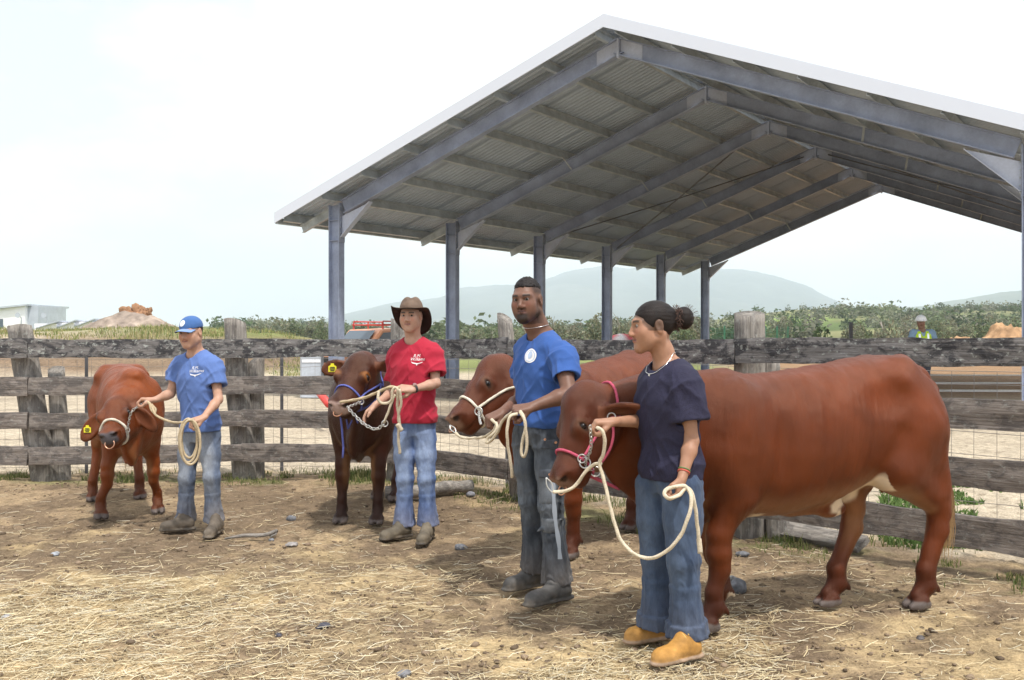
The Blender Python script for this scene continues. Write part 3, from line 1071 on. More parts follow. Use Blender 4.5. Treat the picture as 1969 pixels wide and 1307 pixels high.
# ================================================================== far terrain
def terrain(name, pxs, prof, Y0, Y1, Y2, col1, col2, seed, rough=.12, ny=26, base_z=-2.0, sc=1.0, meadow=None):
    """range of hills: foot at Y0, crest (photo rows 'prof' over columns 'pxs') at Y1, falling behind to Y2"""
    u = np.linspace(pxs[0], pxs[-1], 150)
    yy = np.interp(u, pxs, prof)
    t = np.concatenate([np.linspace(0, 1, ny), 1 + np.linspace(.15, 1, 6)])
    vs = []
    U, T = np.meshgrid(u, t, indexing='ij')
    Yd = np.where(T <= 1, Y0 + (Y1 - Y0) * T, Y1 + (Y2 - Y1) * (T - 1))
    crest = CAM_H + (HYP - np.repeat(yy[:, None], len(t), 1)) / FPX * Y1
    X = (U - CXP) / FPX * Y1 * (.35 + .65 * Yd / Y1)
    shape = np.where(T <= 1, sstep(0, 1, T) * .55 + .45 * T, 1 - .8 * (T - 1))
    P = np.stack([X / Y1 * 6, Yd / Y1 * 6, X * 0], -1)
    n = fbm(P, 2.2 * sc, 5, seed)
    ridge = 1 - np.abs(fbm(P * np.array([1, .35, 1]), 3.2 * sc, 4, seed + 3))
    H_ = np.maximum(crest, base_z) * shape * (1 + rough * n * np.where(T < 1, 1 - T * .7, .5) + rough * (ridge - .6) * np.where(T < 1, 4 * T * (1 - T), 0))
    Z = np.where(T <= 0, base_z, H_)
    co = np.stack([X, Yd, Z], -1).reshape(-1, 3)
    nx, nt = U.shape
    i = np.arange(nx - 1)[:, None] * nt + np.arange(nt - 1)[None, :]
    q = np.stack([i, i + nt, i + nt + 1, i + 1], -1).reshape(-1, 4)
    k = sstep(-.5, .6, n + .6 * (ridge - .5)).reshape(-1)[:, None]
    c = np.array(col1) * (1 - k) + np.array(col2) * k
    if meadow:
        uu, vv = U.reshape(-1), T.reshape(-1)
        m_ = sstep(1, .6, np.sqrt(((uu - meadow[0]) / meadow[1]) ** 2 + ((vv - meadow[2]) / meadow[3]) ** 2) + .25 * n.reshape(-1))[:, None]
        c = c + (np.array([.22, .30, .08]) - c) * m_
    me = mesh_np(name, co, q, True, np.clip(c, .01, 1))
    o = link_mesh(name, me, M_HILL); o['kind'] = 'structure'
    return lambda px, tt: None

terrain('mountain_range', [420, 540, 640, 700, 760, 850, 905, 960, 1010, 1060, 1100, 1160, 1215, 1260, 1300, 1350, 1420, 1500, 1545, 1580, 1615, 1680, 1760],
        [646, 632, 612, 597, 584, 573, 556, 549, 545, 537, 526, 520, 523, 517, 511, 517, 519, 533, 552, 573, 592, 606, 630], 3200, 6200, 8200, (.04, .06, .065), (.11, .13, .13), 5, .24, 44)
terrain('mountain_range', [1560, 1660, 1720, 1780, 1830, 1870, 1920, 1969, 2050, 2200, 2400], [640, 603, 593, 591, 582, 574, 562, 552, 538, 534, 556], 2300, 3900, 5200, (.04, .065, .045), (.10, .12, .08), 11, .2, 34)
terrain('hill', [-700, -300, 0, 250, 420, 480, 560, 640, 720, 800, 900, 1000], [628, 622, 626, 630, 628, 625, 626, 630, 636, 640, 640, 644], 190, 620, 900, (.11, .15, .055), (.22, .24, .10), 21, .10, 24, -.5)
terrain('hill', [820, 980, 1100, 1200, 1330, 1400, 1450, 1520, 1580, 1640, 1700, 1760, 1820, 1880, 1969, 2100, 2300], [648, 640, 636, 630, 622, 612, 606, 599, 594, 598, 603, 605, 600, 598, 602, 606, 612], 170, 560, 800, (.10, .14, .05), (.21, .21, .10), 31, .10, 30, -.5,
        meadow=(1450, 100, .62, .16))

# ---- trees: leaf clumps around limbs
def crown_mesh(name, seed, n, r, h, leaf, col, gap=.35, lobes=9, flat=.75):
    rg = np.random.RandomState(seed)
    lc = rg.normal(0, 1, (lobes, 3)); lc = lc / np.linalg.norm(lc, axis=1)[:, None] * rg.uniform(.25, .75, lobes)[:, None]
    lr = rg.uniform(.28, .55, lobes)
    N = n * 4
    i = rg.randint(0, lobes, N)
    d = rg.normal(0, 1, (N, 3)); d /= np.linalg.norm(d, axis=1)[:, None]
    P = lc[i] + d * (lr[i] * rg.uniform(.55, 1.0, N) ** .6)[:, None]
    P = P[(P[:, 2] > -.85) & (fbm(P, 2.4, 2, seed) > -gap)][:n]
    n = len(P)
    P = np.array(P) * np.array([r, r, h])
    a = rg.normal(0, 1, (n, 3)); a /= np.linalg.norm(a, axis=1)[:, None]
    b = np.cross(a, rg.normal(0, 1, (n, 3))); b /= np.linalg.norm(b, axis=1)[:, None]
    s = leaf * rg.uniform(.5, 1.3, n)[:, None]
    vs = np.stack([P - a * s, P + b * s * .55, P + a * s, P - b * s * .55], 1).reshape(-1, 3)
    fs = np.arange(n * 4).reshape(-1, 4)
    c = np.array(col)[None] * rg.uniform(.6, 1.35, (n, 1)) * (1 + .25 * fbm(P, 1.5 / r, 2, seed))[:, None]
    c[:, 0] *= rg.uniform(.85, 1.2, n)
    return mesh_np(name, vs, fs, False, np.repeat(np.clip(c, .01, 1), 4, 0))

def trunk_mesh(seed, h, r, col, crown_z, spread):
    rg = random.Random(seed); m = MB()
    m.tube(spline([V(0, 0, -.3), V(rg.uniform(-.1, .1), 0, h * .35), V(rg.uniform(-.2, .2), rg.uniform(-.2, .2), h * .8)], 4), [r * (1 - .05 * i) for i in range(9)], 7)
    for i in range(6):
        a = rg.uniform(0, 6.28); z0 = h * rg.uniform(.3, .75)
        e = V(math.cos(a) * spread * rg.uniform(.5, 1), math.sin(a) * spread * rg.uniform(.5, 1), z0 + h * rg.uniform(.2, .4))
        m.tube(spline([V(0, 0, z0), V(e.x * .4, e.y * .4, z0 + (e.z - z0) * .6), e], 3), [r * .5 * (1 - .1 * k) for k in range(7)], 5)
    me = m.mesh('trunk', True)
    set_col(me, np.repeat(np.array([col]), len(me.vertices), 0) * (1 + .3 * fbm(get_co(me), 4, 2, seed))[:, None])
    return me

PAL = [(.15, .185, .095), (.20, .215, .14), (.07, .11, .042), (.235, .24, .17)]  # leaf greens lightened and greyed: distance haze put into the colour
CROWNS = [[crown_mesh('crown', 50 + 10 * c + v, 1500, 1.0, 1.0, .085, PAL[c], .3) for v in range(2)] for c in range(4)]
TRUNKS = [trunk_mesh(k, 1.0, .035, (.34, .31, .27), .6, .5) for k in range(3)]
def tree(px, py_top, Y, wpx, kind, label, group, name='scrub_tree', base=-.1, seed=0, trunk=True, squat=.55):
    top = at(px, py_top, Y)
    Ht = top.z - base
    w = wpx / FPX * Y
    e = empty(name, (top.x, Y, base), seed * 1.7)
    tag(e, label, 'tree' if name != 'bush' else 'bush', group)
    v = CROWNS[kind][seed % 2]
    o = bpy.data.objects.new('crown', v); COL.objects.link(o); o.parent = e
    if not v.materials: v.materials.append(M_LEAF)
    ch = Ht * squat
    o.scale = (w / 2 / .95, w / 2 / .95, ch / 1.05); o.location = (0, 0, Ht - ch * .98)
    o.rotation_euler = (0, 0, seed * 2.1)
    if trunk:
        t = TRUNKS[seed % 3]
        if not t.materials: t.materials.append(M_BARK)
        o = bpy.data.objects.new('trunk', t); COL.objects.link(o); o.parent = e
        o.scale = (max(.7, Ht * .5), max(.7, Ht * .5), Ht * .9)
    return e
GL = {0: 'dark green scrub tree in the belt beyond the shed columns', 1: 'grey-green scrub tree in the belt beyond the shed columns', 3: 'pale silvery scrub tree in the belt beyond the shed columns'}
GG = 'scrub trees beyond the shed'
for i, (px, top, Y, w, kd) in enumerate([(1062, 606, 120, 60, 1), (1105, 612, 130, 60, 3), (1148, 600, 112, 66, 1), (1190, 599, 118, 56, 1), (1222, 612, 125, 55, 3), (1268, 618, 120, 70, 1), (1308, 598, 130, 60, 0), (1345, 602, 140, 60, 3),
                                         (862, 629, 150, 60, 0), (905, 624, 140, 66, 1), (945, 622, 150, 62, 0), (985, 626, 140, 50, 1), (1020, 618, 135, 55, 3)]):
    tree(px, top, Y, w, kd, GL[kd], GG, seed=i)
HL = {0: 'hazy green tree in the far row beside the orange truck', 1: 'hazy grey-green tree in the far row beside the orange truck'}
for i, (px, top, Y, w, kd) in enumerate([(478, 622, 190, 60, 0), (520, 612, 180, 70, 1), (562, 606, 185, 60, 0), (600, 616, 190, 56, 1), (618, 610, 180, 36, 0)]):
    tree(px, top, Y, w, kd, HL[kd], 'trees far behind the truck', seed=i + 3)
tree(1571, 610, 105, 104, 2, 'broad dark green dense bush standing alone on the slope beyond the fence', None, 'bush', seed=4, squat=.95, trunk=False)
tree(1700, 597, 120, 84, 1, 'tall grey-green tree between the dark bush and the man in the vest', None, 'tree', seed=1, squat=.8)
RL = {0: 'small green tree on the slope beyond the man in the vest', 1: 'small grey-green tree on the slope beyond the man in the vest', 3: 'small silvery tree on the slope just behind the man in the vest'}
for i, (px, top, Y, w, kd) in enumerate([(1655, 612, 150, 60, 0), (1745, 612, 150, 56, 3), (1800, 610, 170, 70, 0), (1842, 612, 160, 60, 1), (1880, 606, 180, 64, 0), (1915, 604, 190, 70, 1), (1950, 604, 170, 60, 0), (1500, 606, 200, 50, 1), (1465, 618, 160, 60, 0), (1640, 622, 130, 50, 1)]):
    tree(px, top, Y, w, kd, RL[kd], 'trees on the right slope', seed=i + 5)
tree(1938, 606, 90, 30, 2, 'dark round shrub on the slope above the earth heap', None, 'bush', seed=2, squat=.9, trunk=False)

def far_wood():
    """scrub on the far hills that reads as one mass"""
    rg = np.random.RandomState(12)
    vs, cs = [], []
    base = [get_co(CROWNS[k][0]) for k in range(4)]
    dg = bpy.context.evaluated_depsgraph_get(); dg.update()
    hills = [o for o in bpy.data.objects if o.name.startswith('hill')]
    bv = [BVHTree.FromObject(o, dg) for o in hills]
    n = 0
    cand = np.stack([rg.uniform(420, 2050, 3000), rg.uniform(200, 600, 3000)], 1)
    cx_ = (cand[:, 0] - CXP) / FPX * cand[:, 1]
    cand = cand[fbm(np.stack([cx_, cand[:, 1], cx_ * 0], 1), .02, 2, 3) > -.15]
    for px, Y in cand:
        if n >= 900: break
        x = (px - CXP) / FPX * Y
        z = None
        for b in bv:
            h = b.ray_cast(Vector((x, Y, 200)), Vector((0, 0, -1)))
            if h[0] is not None: z = h[0].z if z is None else max(z, h[0].z)
        if z is None: continue
        if 1370 < px < 1520 and rg.rand() < .8 and Y > 330: continue
        b = base[rg.randint(4)]
        sub = rg.choice(len(b) // 4, 120, False)
        q = b.reshape(-1, 4, 3)[sub]
        cen = q.mean(1, keepdims=True)
        q = cen + (q - cen) * 2.1
        s = rg.uniform(1.6, 3.8)
        q = q * np.array([s * 1.3, s * 1.3, s]) + np.array([x, Y, z + s * .5])
        vs.append(q.reshape(-1, 3))
        c = np.array(PAL[rg.randint(4)]) * rg.uniform(.7, 1.2)
        cs.append(np.repeat((c[None] * rg.uniform(.8, 1.2, (120, 1))), 4, 0)); n += 1
    v = np.concatenate(vs)
    me = mesh_np('far_scrub', v, np.arange(len(v)).reshape(-1, 4), False, np.concatenate(cs))
    o = link_mesh('far_scrub', me, M_LEAF); tag(o, 'green scrub covering the far hills', 'scrub', kind='stuff')
far_wood()

# ---- grass and weeds
def grass(name, pts, hmin, hmax, w, cols, seed, label, lean=.35):
    rg = np.random.RandomState(seed)
    n = len(pts)
    P = np.array(pts, dtype=np.float32)
    h = rg.uniform(hmin, hmax, n) * (.45 + .9 * np.clip(.5 + .8 * fbm(P, 1.4 if hmax < .3 else .6, 3, seed), 0, 1)) * rg.uniform(.5, 1.0, n); a = rg.uniform(0, 6.28, n); ln = rg.uniform(0, lean, n) * h
    b = rg.uniform(0, 6.28, n)
    vs = np.zeros((n, 5, 3), dtype=np.float32)
    wx, wy = np.cos(b) * w, np.sin(b) * w
    for i, (t, ww) in enumerate(((0, 1), (.55, .8))):
        cx = P[:, 0] + np.cos(a) * ln * t * t; cy = P[:, 1] + np.sin(a) * ln * t * t; cz = P[:, 2] + h * t
        vs[:, i * 2] = np.stack([cx - wx * ww, cy - wy * ww, cz], 1); vs[:, i * 2 + 1] = np.stack([cx + wx * ww, cy + wy * ww, cz], 1)
    vs[:, 4] = np.stack([P[:, 0] + np.cos(a) * ln, P[:, 1] + np.sin(a) * ln, P[:, 2] + h * .95], 1)
    k = np.arange(n)[:, None] * 5
    f = np.concatenate([k + np.array([[0, 1, 2]]), k + np.array([[1, 3, 2]]), k + np.array([[2, 3, 4]])])
    c = np.array(cols)[rg.randint(0, len(cols), n)] * rg.uniform(.7, 1.25, (n, 1))
    me = mesh_np(name, vs.reshape(-1, 3), f, False, np.repeat(np.clip(c, .01, 1), 5, 0))
    o = link_mesh(name, me, M_LEAF); tag(o, label, 'grass', kind='stuff')
rg = np.random.RandomState(8)
def keep_n(X, Y, ok, n, dz_=0.0):
    X, Y = X[ok][:n], Y[ok][:n]
    return np.stack([X, Y, gz(X, Y) + dz_], 1)
segs = [(F0, FA, 1.0), (FA, FB, 1.0), (FB, FC, 1.0), (FC, FD, .9), (FD, FE, .7), (FE, FG, .6)]
k = rg.randint(0, 6, 40000); t = rg.rand(40000); off = rg.normal(.10, .22, 40000)
A_ = np.array([list(s_[0]) for s_ in segs])[k]; B_ = np.array([list(s_[1]) for s_ in segs])[k]; dn = np.array([s_[2] for s_ in segs])[k]
D_ = (B_ - A_) / np.linalg.norm(B_ - A_, axis=1)[:, None]; Q_ = A_ + (B_ - A_) * t[:, None]
X, Y = Q_[:, 0] - D_[:, 1] * off, Q_[:, 1] + D_[:, 0] * off
ok = fbm(np.stack([X, Y, X * 0], 1), 2.2, 2, 41) > .05 - .25 * (dn - .6)
grass('fence_grass', keep_n(X, Y, ok, 9000), .03, .13, .0035, [(.13, .17, .05), (.20, .22, .08), (.32, .29, .14), (.10, .14, .045)], 4, 'short grass and weeds growing along the foot of the timber fence', .8)
Y = rg.uniform(7.4, 11.5, 30000); X = (rg.uniform(1690, 2080, 30000) - CXP) / FPX * Y
ok = (fence_side(X, Y) > .5) & (fbm(np.stack([X, Y, X * 0], 1), 1.3, 2, 44) > 0)
grass('green_weeds', keep_n(X, Y, ok, 5200), .03, .13, .010, [(.12, .20, .06), (.18, .27, .09), (.10, .16, .05)], 5, 'leafy green weeds on the gravel beyond the right fence', 1.0)
Y = rg.uniform(41, 60, 60000); px_ = rg.uniform(-60, 640, 60000); X = (px_ - CXP) / FPX * Y
ok = np.where(px_ < 440, gz(X, Y) > 1.25, rg.rand(60000) > .35) & (fbm(np.stack([X, Y, X * 0], 1), .5, 2, 46) > -.35)
grass('bank_grass', keep_n(X, Y, ok, 16000, -.03), .12, .34, .018, [(.24, .27, .10), (.36, .33, .16), (.42, .36, .18), (.17, .22, .07)], 6, 'tall dry and green grass on the earth bank and field behind the fence', .6)

# ---- earth heap with orange boulders
def heap(name, cx, cy, rx, ry, h, seed, col, label, base=0.0):
    n = 60
    xs = np.linspace(-1.25, 1.25, n)
    X, Y = np.meshgrid(xs, xs, indexing='ij')
    r = np.sqrt(X ** 2 + Y ** 2)
    P = np.stack([X, Y, X * 0], -1)
    Z = h * np.clip(1.05 - r, -.1, 1) ** .85 if False else h * (1 - sstep(0, 1.15, r)) * (1 + .18 * fbm(P, 2.2, 3, seed)) + .10 * h * fbm(P, 6, 4, seed + 2) * (1 - sstep(.7, 1.2, r)) - .12 * sstep(.9, 1.25, r)
    co = np.stack([cx + X * rx, cy + Y * ry, base + Z], -1).reshape(-1, 3)
    i = np.arange(n - 1)[:, None] * n + np.arange(n - 1)[None, :]
    q = np.stack([i, i + n, i + n + 1, i + 1], -1).reshape(-1, 4)
    c = np.array(col)[None] * (1 + .3 * fbm(co, 1.2, 3, seed))[:, None]
    me = mesh_np(name, co, q, True, np.clip(c, .02, 1))
    o = link_mesh(name, me, M_EARTH); tag(o, label, 'earth heap')
    return o
hp = at(262, 640, 62)
heap('earth_heap', hp.x + .1, 60.5, 4.3, 2.6, 1.55, 3, (.29, .235, .195), 'grey-brown earth heap crowned with orange boulders on the bank', 1.45)
rg2 = random.Random(5)
for i, (px, py, w) in enumerate([(245, 603, 24), (268, 598, 26), (282, 606, 20), (256, 611, 20), (272, 612, 22), (228, 616, 18), (212, 621, 16), (200, 624, 12), (292, 613, 12), (240, 616, 14), (286, 597, 12), (318, 622, 8)]):
    p = at(px, py, 61.2 + .4 * math.sin(i))
    me = rock_mesh('boulder', 60 + i, 1.0, 3, .75, (.33, .18, .10)); me.polygons.foreach_set('use_smooth', [False] * len(me.polygons))
    s = w / FPX * 61 / 2 * .95
    o = link_mesh('boulder', me, M_ROCK); o.location = p; o.scale = (s, s, s * rg2.uniform(.8, 1.3)); o.rotation_euler = (0, 0, i)
    tag(o, 'orange boulder piled on top of the grey-brown earth heap', 'boulder', 'boulders on the earth heap')
for cx, Y, rx, h, lab in ((1845, 58, 2.0, 1.75, 'low orange-brown earth heap beside the man in the vest'), (1935, 60, 2.6, 2.55, 'tallest orange-brown earth heap behind the shed column'), (1790, 57, 1.6, 1.55, 'small orange-brown earth heap behind the man in the vest')):
    p = at(cx, 650, Y); heap('earth_heap', p.x, Y, rx, 2.4, h, int(cx), (.40, .25, .14), lab)

# ---- white houses on the left
M_RENDER = mat_steel('white_render', (.93, .93, .95), .03, .8)
M_GREYW = mat_steel('grey_cladding', (.46, .50, .56), .12, .7)
M_GLASSD = Mat('window_glass', (.10, .13, .16), .1, 0, .6).m
YH = 95.0
hs_ = empty('white_house', at(20, 650, YH).xy.to_3d()); tag(hs_, 'white modern house with mono-pitch roof and grey recess behind the bank', 'house')
def hbox(parent, name, u0, u1, v0, v1, Y, dep, mat):
    a, b = at(u0, v1, Y), at(u1, v0, Y)
    m = MB(); m.box(((a.x + b.x) / 2, Y + dep / 2, (a.z + b.z) / 2), (b.x - a.x, dep, b.z - a.z)); return m.build(name, mat, parent)
m = MB()
A = [at(-160, 648, YH), at(48, 648, YH), at(48, 588, YH), at(-160, 612, YH)]
m.prism(A, V(0, 8, 0)); m.build('wall', M_RENDER, hs_)
m = MB(); A = [at(-170, 607, YH - .4), at(52, 584, YH - .4), at(52, 587, YH - .4), at(-170, 611, YH - .4)]
m.prism(A, V(0, 9, 0)); m.build('roof', M_GREYW, hs_)
wl_ = hbox(hs_, 'stair_block', 48, 73, 587, 648, YH + .5, 6, M_GREYW)
wn_ = hbox(hs_, 'window', -20, 6, 613, 632, YH - .03, .02, M_GLASSD)
for u in (34, 84):
    d = MB(); c = at(u, 606, YH - .8)
    d.tube([c, c + V(0, .06, 0)], [.24, .20], 16); dd = d.build('satellite_dish', M_GREYW, hs_, False)
    k = MB(); k.tube([c + V(0, .05, 0), c + V(0, .7, -.2), c + V(0, .8, -1.2)], .04, 6); k.build('dish_arm', M_GREYW, dd)
hs2 = empty('white_house', at(150, 650, 88).xy.to_3d()); tag(hs2, 'low white house with stepped sloping roofs beside the earth heap', 'house')
for k_, (u0, u1, v0) in enumerate(((66, 108, 622), (108, 142, 620), (142, 178, 618), (178, 216, 622))):
    w_ = hbox(hs2, 'wall', u0 + .3, u1 - .3, v0, 648, 88 + k_ * .5, 6, M_RENDER)
    m = MB(); A = [at(u0 + 1, v0 + 8, 87.6 + k_ * .5), at(u1 + 3, v0 - 6, 87.6 + k_ * .5), at(u1 + 3, v0 - 4, 87.6 + k_ * .5), at(u0 + 1, v0 + 10, 87.6 + k_ * .5)]
    m.prism(A, V(0, 6.6, 0)); m.build('roof', M_GREYW, hs2)

# ---- orange pickup behind the fence
def mat_paint(name, c, r=.35): return Mat(name, c, r, 0, .5).m
M_ORANGE = mat_paint('orange_paint', (.72, .33, .18)); M_TYRE = Mat('tyre', (.03, .03, .03), .9).m; M_RED = mat_paint('red_paint', (.55, .05, .04))
tk = empty('pickup_truck', (-3.95, 31.2, 0), R(226)); tag(tk, 'orange utility truck with red roof rack parked beyond the fence', 'truck')
def tpart(name, mb, mat, parent=None, smooth=False, bevel=0.0):
    me = mb.mesh(name, smooth, bevel); o = bpy.data.objects.new(name, me); COL.objects.link(o); me.materials.append(mat); o.parent = parent or tk; return o
def side(pts, w): 
    m = MB(); m.prism([V(x, -w / 2, z) for x, z in pts], V(0, w, 0)); return m
body = tpart('body', side([(-1.9, .45), (2.05, .45), (2.15, .72), (2.10, 1.02), (1.25, 1.17), (-1.9, 1.12)], 1.80), M_ORANGE, None, False, .04)
cab = tpart('cab', side([(1.20, 1.13), (.62, 1.76), (-.55, 1.81), (-.75, 1.13)], 1.62), M_ORANGE, None, False, .05)
m = MB(); m.add([V(1.20, -.70, 1.19), V(1.20, .70, 1.19), V(.68, .62, 1.70), V(.68, -.62, 1.70)], [(0, 1, 2, 3)]); ws = tpart('windscreen', m, M_GLASSD); ws.location = (.045, 0, .03)
for sg in (-1, 1):
    m = MB(); m.prism([V(.98, .815 * sg, 1.22), V(.58, .815 * sg, 1.66), (V(.05, .815 * sg, 1.70)), V(.05, .815 * sg, 1.22)], V(0, .012 * sg, 0)); tpart('side_window', m, M_GLASSD)
    m = MB(); m.prism([V(-.02, .815 * sg, 1.22), V(-.02, .815 * sg, 1.70), (V(-.5, .815 * sg, 1.70)), V(-.62, .815 * sg, 1.22)], V(0, .012 * sg, 0)); tpart('side_window', m, M_GLASSD)
    m = MB(); m.box((2.14, .68 * sg, .88), (.06, .34, .18)); tpart('headlight', m, M_SILVER if 'M_SILVER' in globals() else M_GALV)
    m = MB(); m.box((.95, 1.0 * sg, 1.28), (.10, .18, .16)); tpart('mirror', m, M_TYRE)
    for x in (1.45, -1.5):
        m = MB(); m.tube([V(x, .72 * sg, .37), V(x, .93 * sg, .37)], .37, 20); wh = tpart('wheel', m, M_TYRE)
        m = MB(); m.tube([V(x, .90 * sg, .37), V(x, .945 * sg, .37)], .21, 14); tpart('rim', m, M_GALV, wh)
m = MB(); m.box((2.16, 0, .55), (.14, 1.75, .2)); tpart('bumper', m, M_TYRE)
m = MB(); m.box((2.14, 0, .88), (.05, .9, .16)); tpart('grille', m, M_TYRE)
m = MB()
for y in (-.7, .7): m.tube([V(.55, y, 1.90), V(-.6, y, 1.90)], .022, 6)
for x in (.5, -.05, -.6):
    m.tube([V(x, -.7, 1.90), V(x, .7, 1.90)], .02, 6)
    for y in (-.7, .7): m.tube([V(x, y, 1.12 if x < -.7 else 1.74), V(x, y, 2.0)], .022, 6)
for y in (-.7, .7): m.tube([V(.5, y, 2.0), V(-.6, y, 2.0)], .022, 6)
rk = tpart('roof_rack', m, M_RED)

# ---- small things in the yard
p = at(600, 700, 26); cb = empty('grey_cabinet', (p.x, 26, 0)); tag(cb, 'low grey metal cabinet with white band standing behind the rails', 'cabinet')
m = MB(); m.box((p.x, 26, .53), (.52, .4, 1.06)); m.build('housing', M_GREYW, cb, False, .02)
m = MB(); m.box((p.x + .02, 25.79, .93), (.46, .012, .07)); m.build('band', M_RENDER, cb)
m = MB(); a, b = at(607, 746, 17.5), at(632, 777, 16.6); m.tube([a, b], .062, 12); a_ = m.build('red_pipe', mat_paint('red_plastic', (.62, .06, .05), .5), None, True)
tag(a_, 'short red plastic pipe leaning on the ground behind the dark bull', 'pipe')
m = MB(); a, b = at(632, 777, 16.6), at(640, 788, 16.3); a_ = None
p = at(495, 766, 25.5); me = rock_mesh('yellow_bag', 91, .45, 3, .3, (.72, .66, .08)); o = link_mesh('yellow_bag', me, M_ROCK); o.location = (p.x, 25.5, .06); o.scale = (.16, .12, .2)
tag(o, 'small yellow bag lying in the yard behind the fence', 'bag')
m = MB(); p = at(1636, 640, 34); m.box((p.x, 34, 1.0), (.10, .10, 2.05)); o = m.build('dark_post', M_STAKE); tag(o, 'single dark steel post standing in the yard beyond the right fence', 'post')
# green mesh panel fence
M_GREEN = mat_steel('green_fence_steel', (.03, .13, .07), .2, .5)
gf = empty('green_mesh_fence', at(1440, 650, 62).xy.to_3d()); tag(gf, 'green welded mesh fence beyond the shed', 'fence')
for i, u in enumerate((1362, 1393, 1428, 1472, 1494, 1515)):
    p = at(u, 625, 60 + i * .6); m = MB(); m.box((p.x, p.y, 1.1), (.09, .09, 2.25)); m.build('post', M_GREEN, gf)
w = MB()
for i in range(60):
    t = i / 59; p = at(1362 + (1515 - 1362) * t, 630, 60 + 3 * t); w.box((p.x, p.y, 1.05), (.014, .014, 2.0))
for j in range(9):
    p, q = at(1362, 630, 60), at(1515, 630, 63); z = .15 + j * .24; w.beam(V(p.x, p.y, z), V(q.x, q.y, z), .014, .014)
o = w.build('mesh_wire', M_GREEN, gf); o['kind'] = 'stuff'
# red and white tarpaulin mound behind the woman
p = at(1200, 650, 45); me = rock_mesh('tarpaulin_mound', 95, .7, 3, .12, (.6, .09, .09)); co = get_co(me)
cc = np.where((np.floor(co[:, 0] * 2.3) % 2 == 0)[:, None], np.array([[.58, .12, .13]]), np.array([[.75, .72, .72]])); me.color_attributes.remove(me.color_attributes[0]); set_col(me, cc)
o = link_mesh('tarpaulin_mound', me, M_ROCK); o.location = (p.x, 45, .75); o.scale = (.95, .8, 1.35)
tag(o, 'red and white covered mound seen just past the face of the woman', 'tarpaulin')
# concrete strips in the yards
M_CONC = mat_steel('pale_concrete', (.66, .64, .60), .12, .9)
for (u0, u1, v, Y, d) in ((92, 148, 720, 42.0, .35), (150, 176, 721, 41.5, .3)):
    a, b = at(u0, v, Y), at(u1, v, Y); m = MB(); m.box(((a.x + b.x) / 2, Y, .08), (b.x - a.x, d, .2)); o = m.build('kerb', M_CONC); o['kind'] = 'structure'
for v, th in ((722, .05), (737, .05), (752, .06)):
    Y = CAM_H * FPX / (v - HYP); a, b = at(1440, v, Y), at(2100, v, Y)
    m = MB(); m.beam(V(a.x, Y, .03), V(b.x, Y - .5, .03), .10, th); o = m.build('kerb', M_CONC); o['kind'] = 'structure'

# ---- haze over the valley
m = MB(); m.box((0, 2500, 278), (19000, 13000, 565))
hz = Mat('haze_air'); hz.N.clear()
out = hz.N.new('ShaderNodeOutputMaterial'); pv = hz.N.new('ShaderNodeVolumePrincipled')
pv.inputs['Color'].default_value = (.80, .90, 1.0, 1); pv.inputs['Density'].default_value = 2.5e-4; pv.inputs['Anisotropy'].default_value = .2
hz.L.new(pv.outputs[0], out.inputs['Volume'])
o = m.build('haze', hz.m); o['kind'] = 'stuff'
tag(o, 'pale blue haze in the air over the valley', 'haze', kind='stuff')
# ================================================================== cattle
def mat_hide():
    m = Mat('red_hide', rough=.36, spec=.40)
    m.p.inputs['Specular Tint'].default_value = (1.0, .76, .62, 1)
    v = m.coord()
    hair = m.noise(m.coord((170, 170, 30)), 5, 3, .6)
    fold = m.noise(m.coord((9, 9, 1.3)), 1.6, 4, .6, .3)
    mid = m.noise(v, 7, 4, .6)
    c = m.attr()
    c = m.mix(c, m.ramp(hair, [(.3, (.72, .68, .66)), (.7, (1.2, 1.2, 1.2))]), .55, 'MULTIPLY')
    c = m.mix(c, m.ramp(mid, [(.3, (.78, .74, .72)), (.7, (1.18, 1.16, 1.14))]), .6, 'MULTIPLY')
    m.color(c)
    m.rough(m.ramp(mid, [(.3, (.46, .46, .46)), (.7, (.31, .31, .31))]))
    m.bump(m.mix(fold, hair, .22), .55, .020)
    return m.m
M_HIDE = mat_hide()
M_EYE = Mat('dark_wet_eye', (.010, .007, .006), .15, 0, .4).m
M_TAIL = mat_attr('tail_hair', .6, 60, .6, .3)
M_TAG = Mat('yellow_plastic_tag', (.78, .72, .03), .45).m
M_TAGINK = Mat('black_tag_ink', (.02, .02, .02), .6).m
M_BRASS = Mat('copper_ring', (.55, .30, .20), .3, .9).m

def unit(v):
    v = Vector(v); return v.normalized()

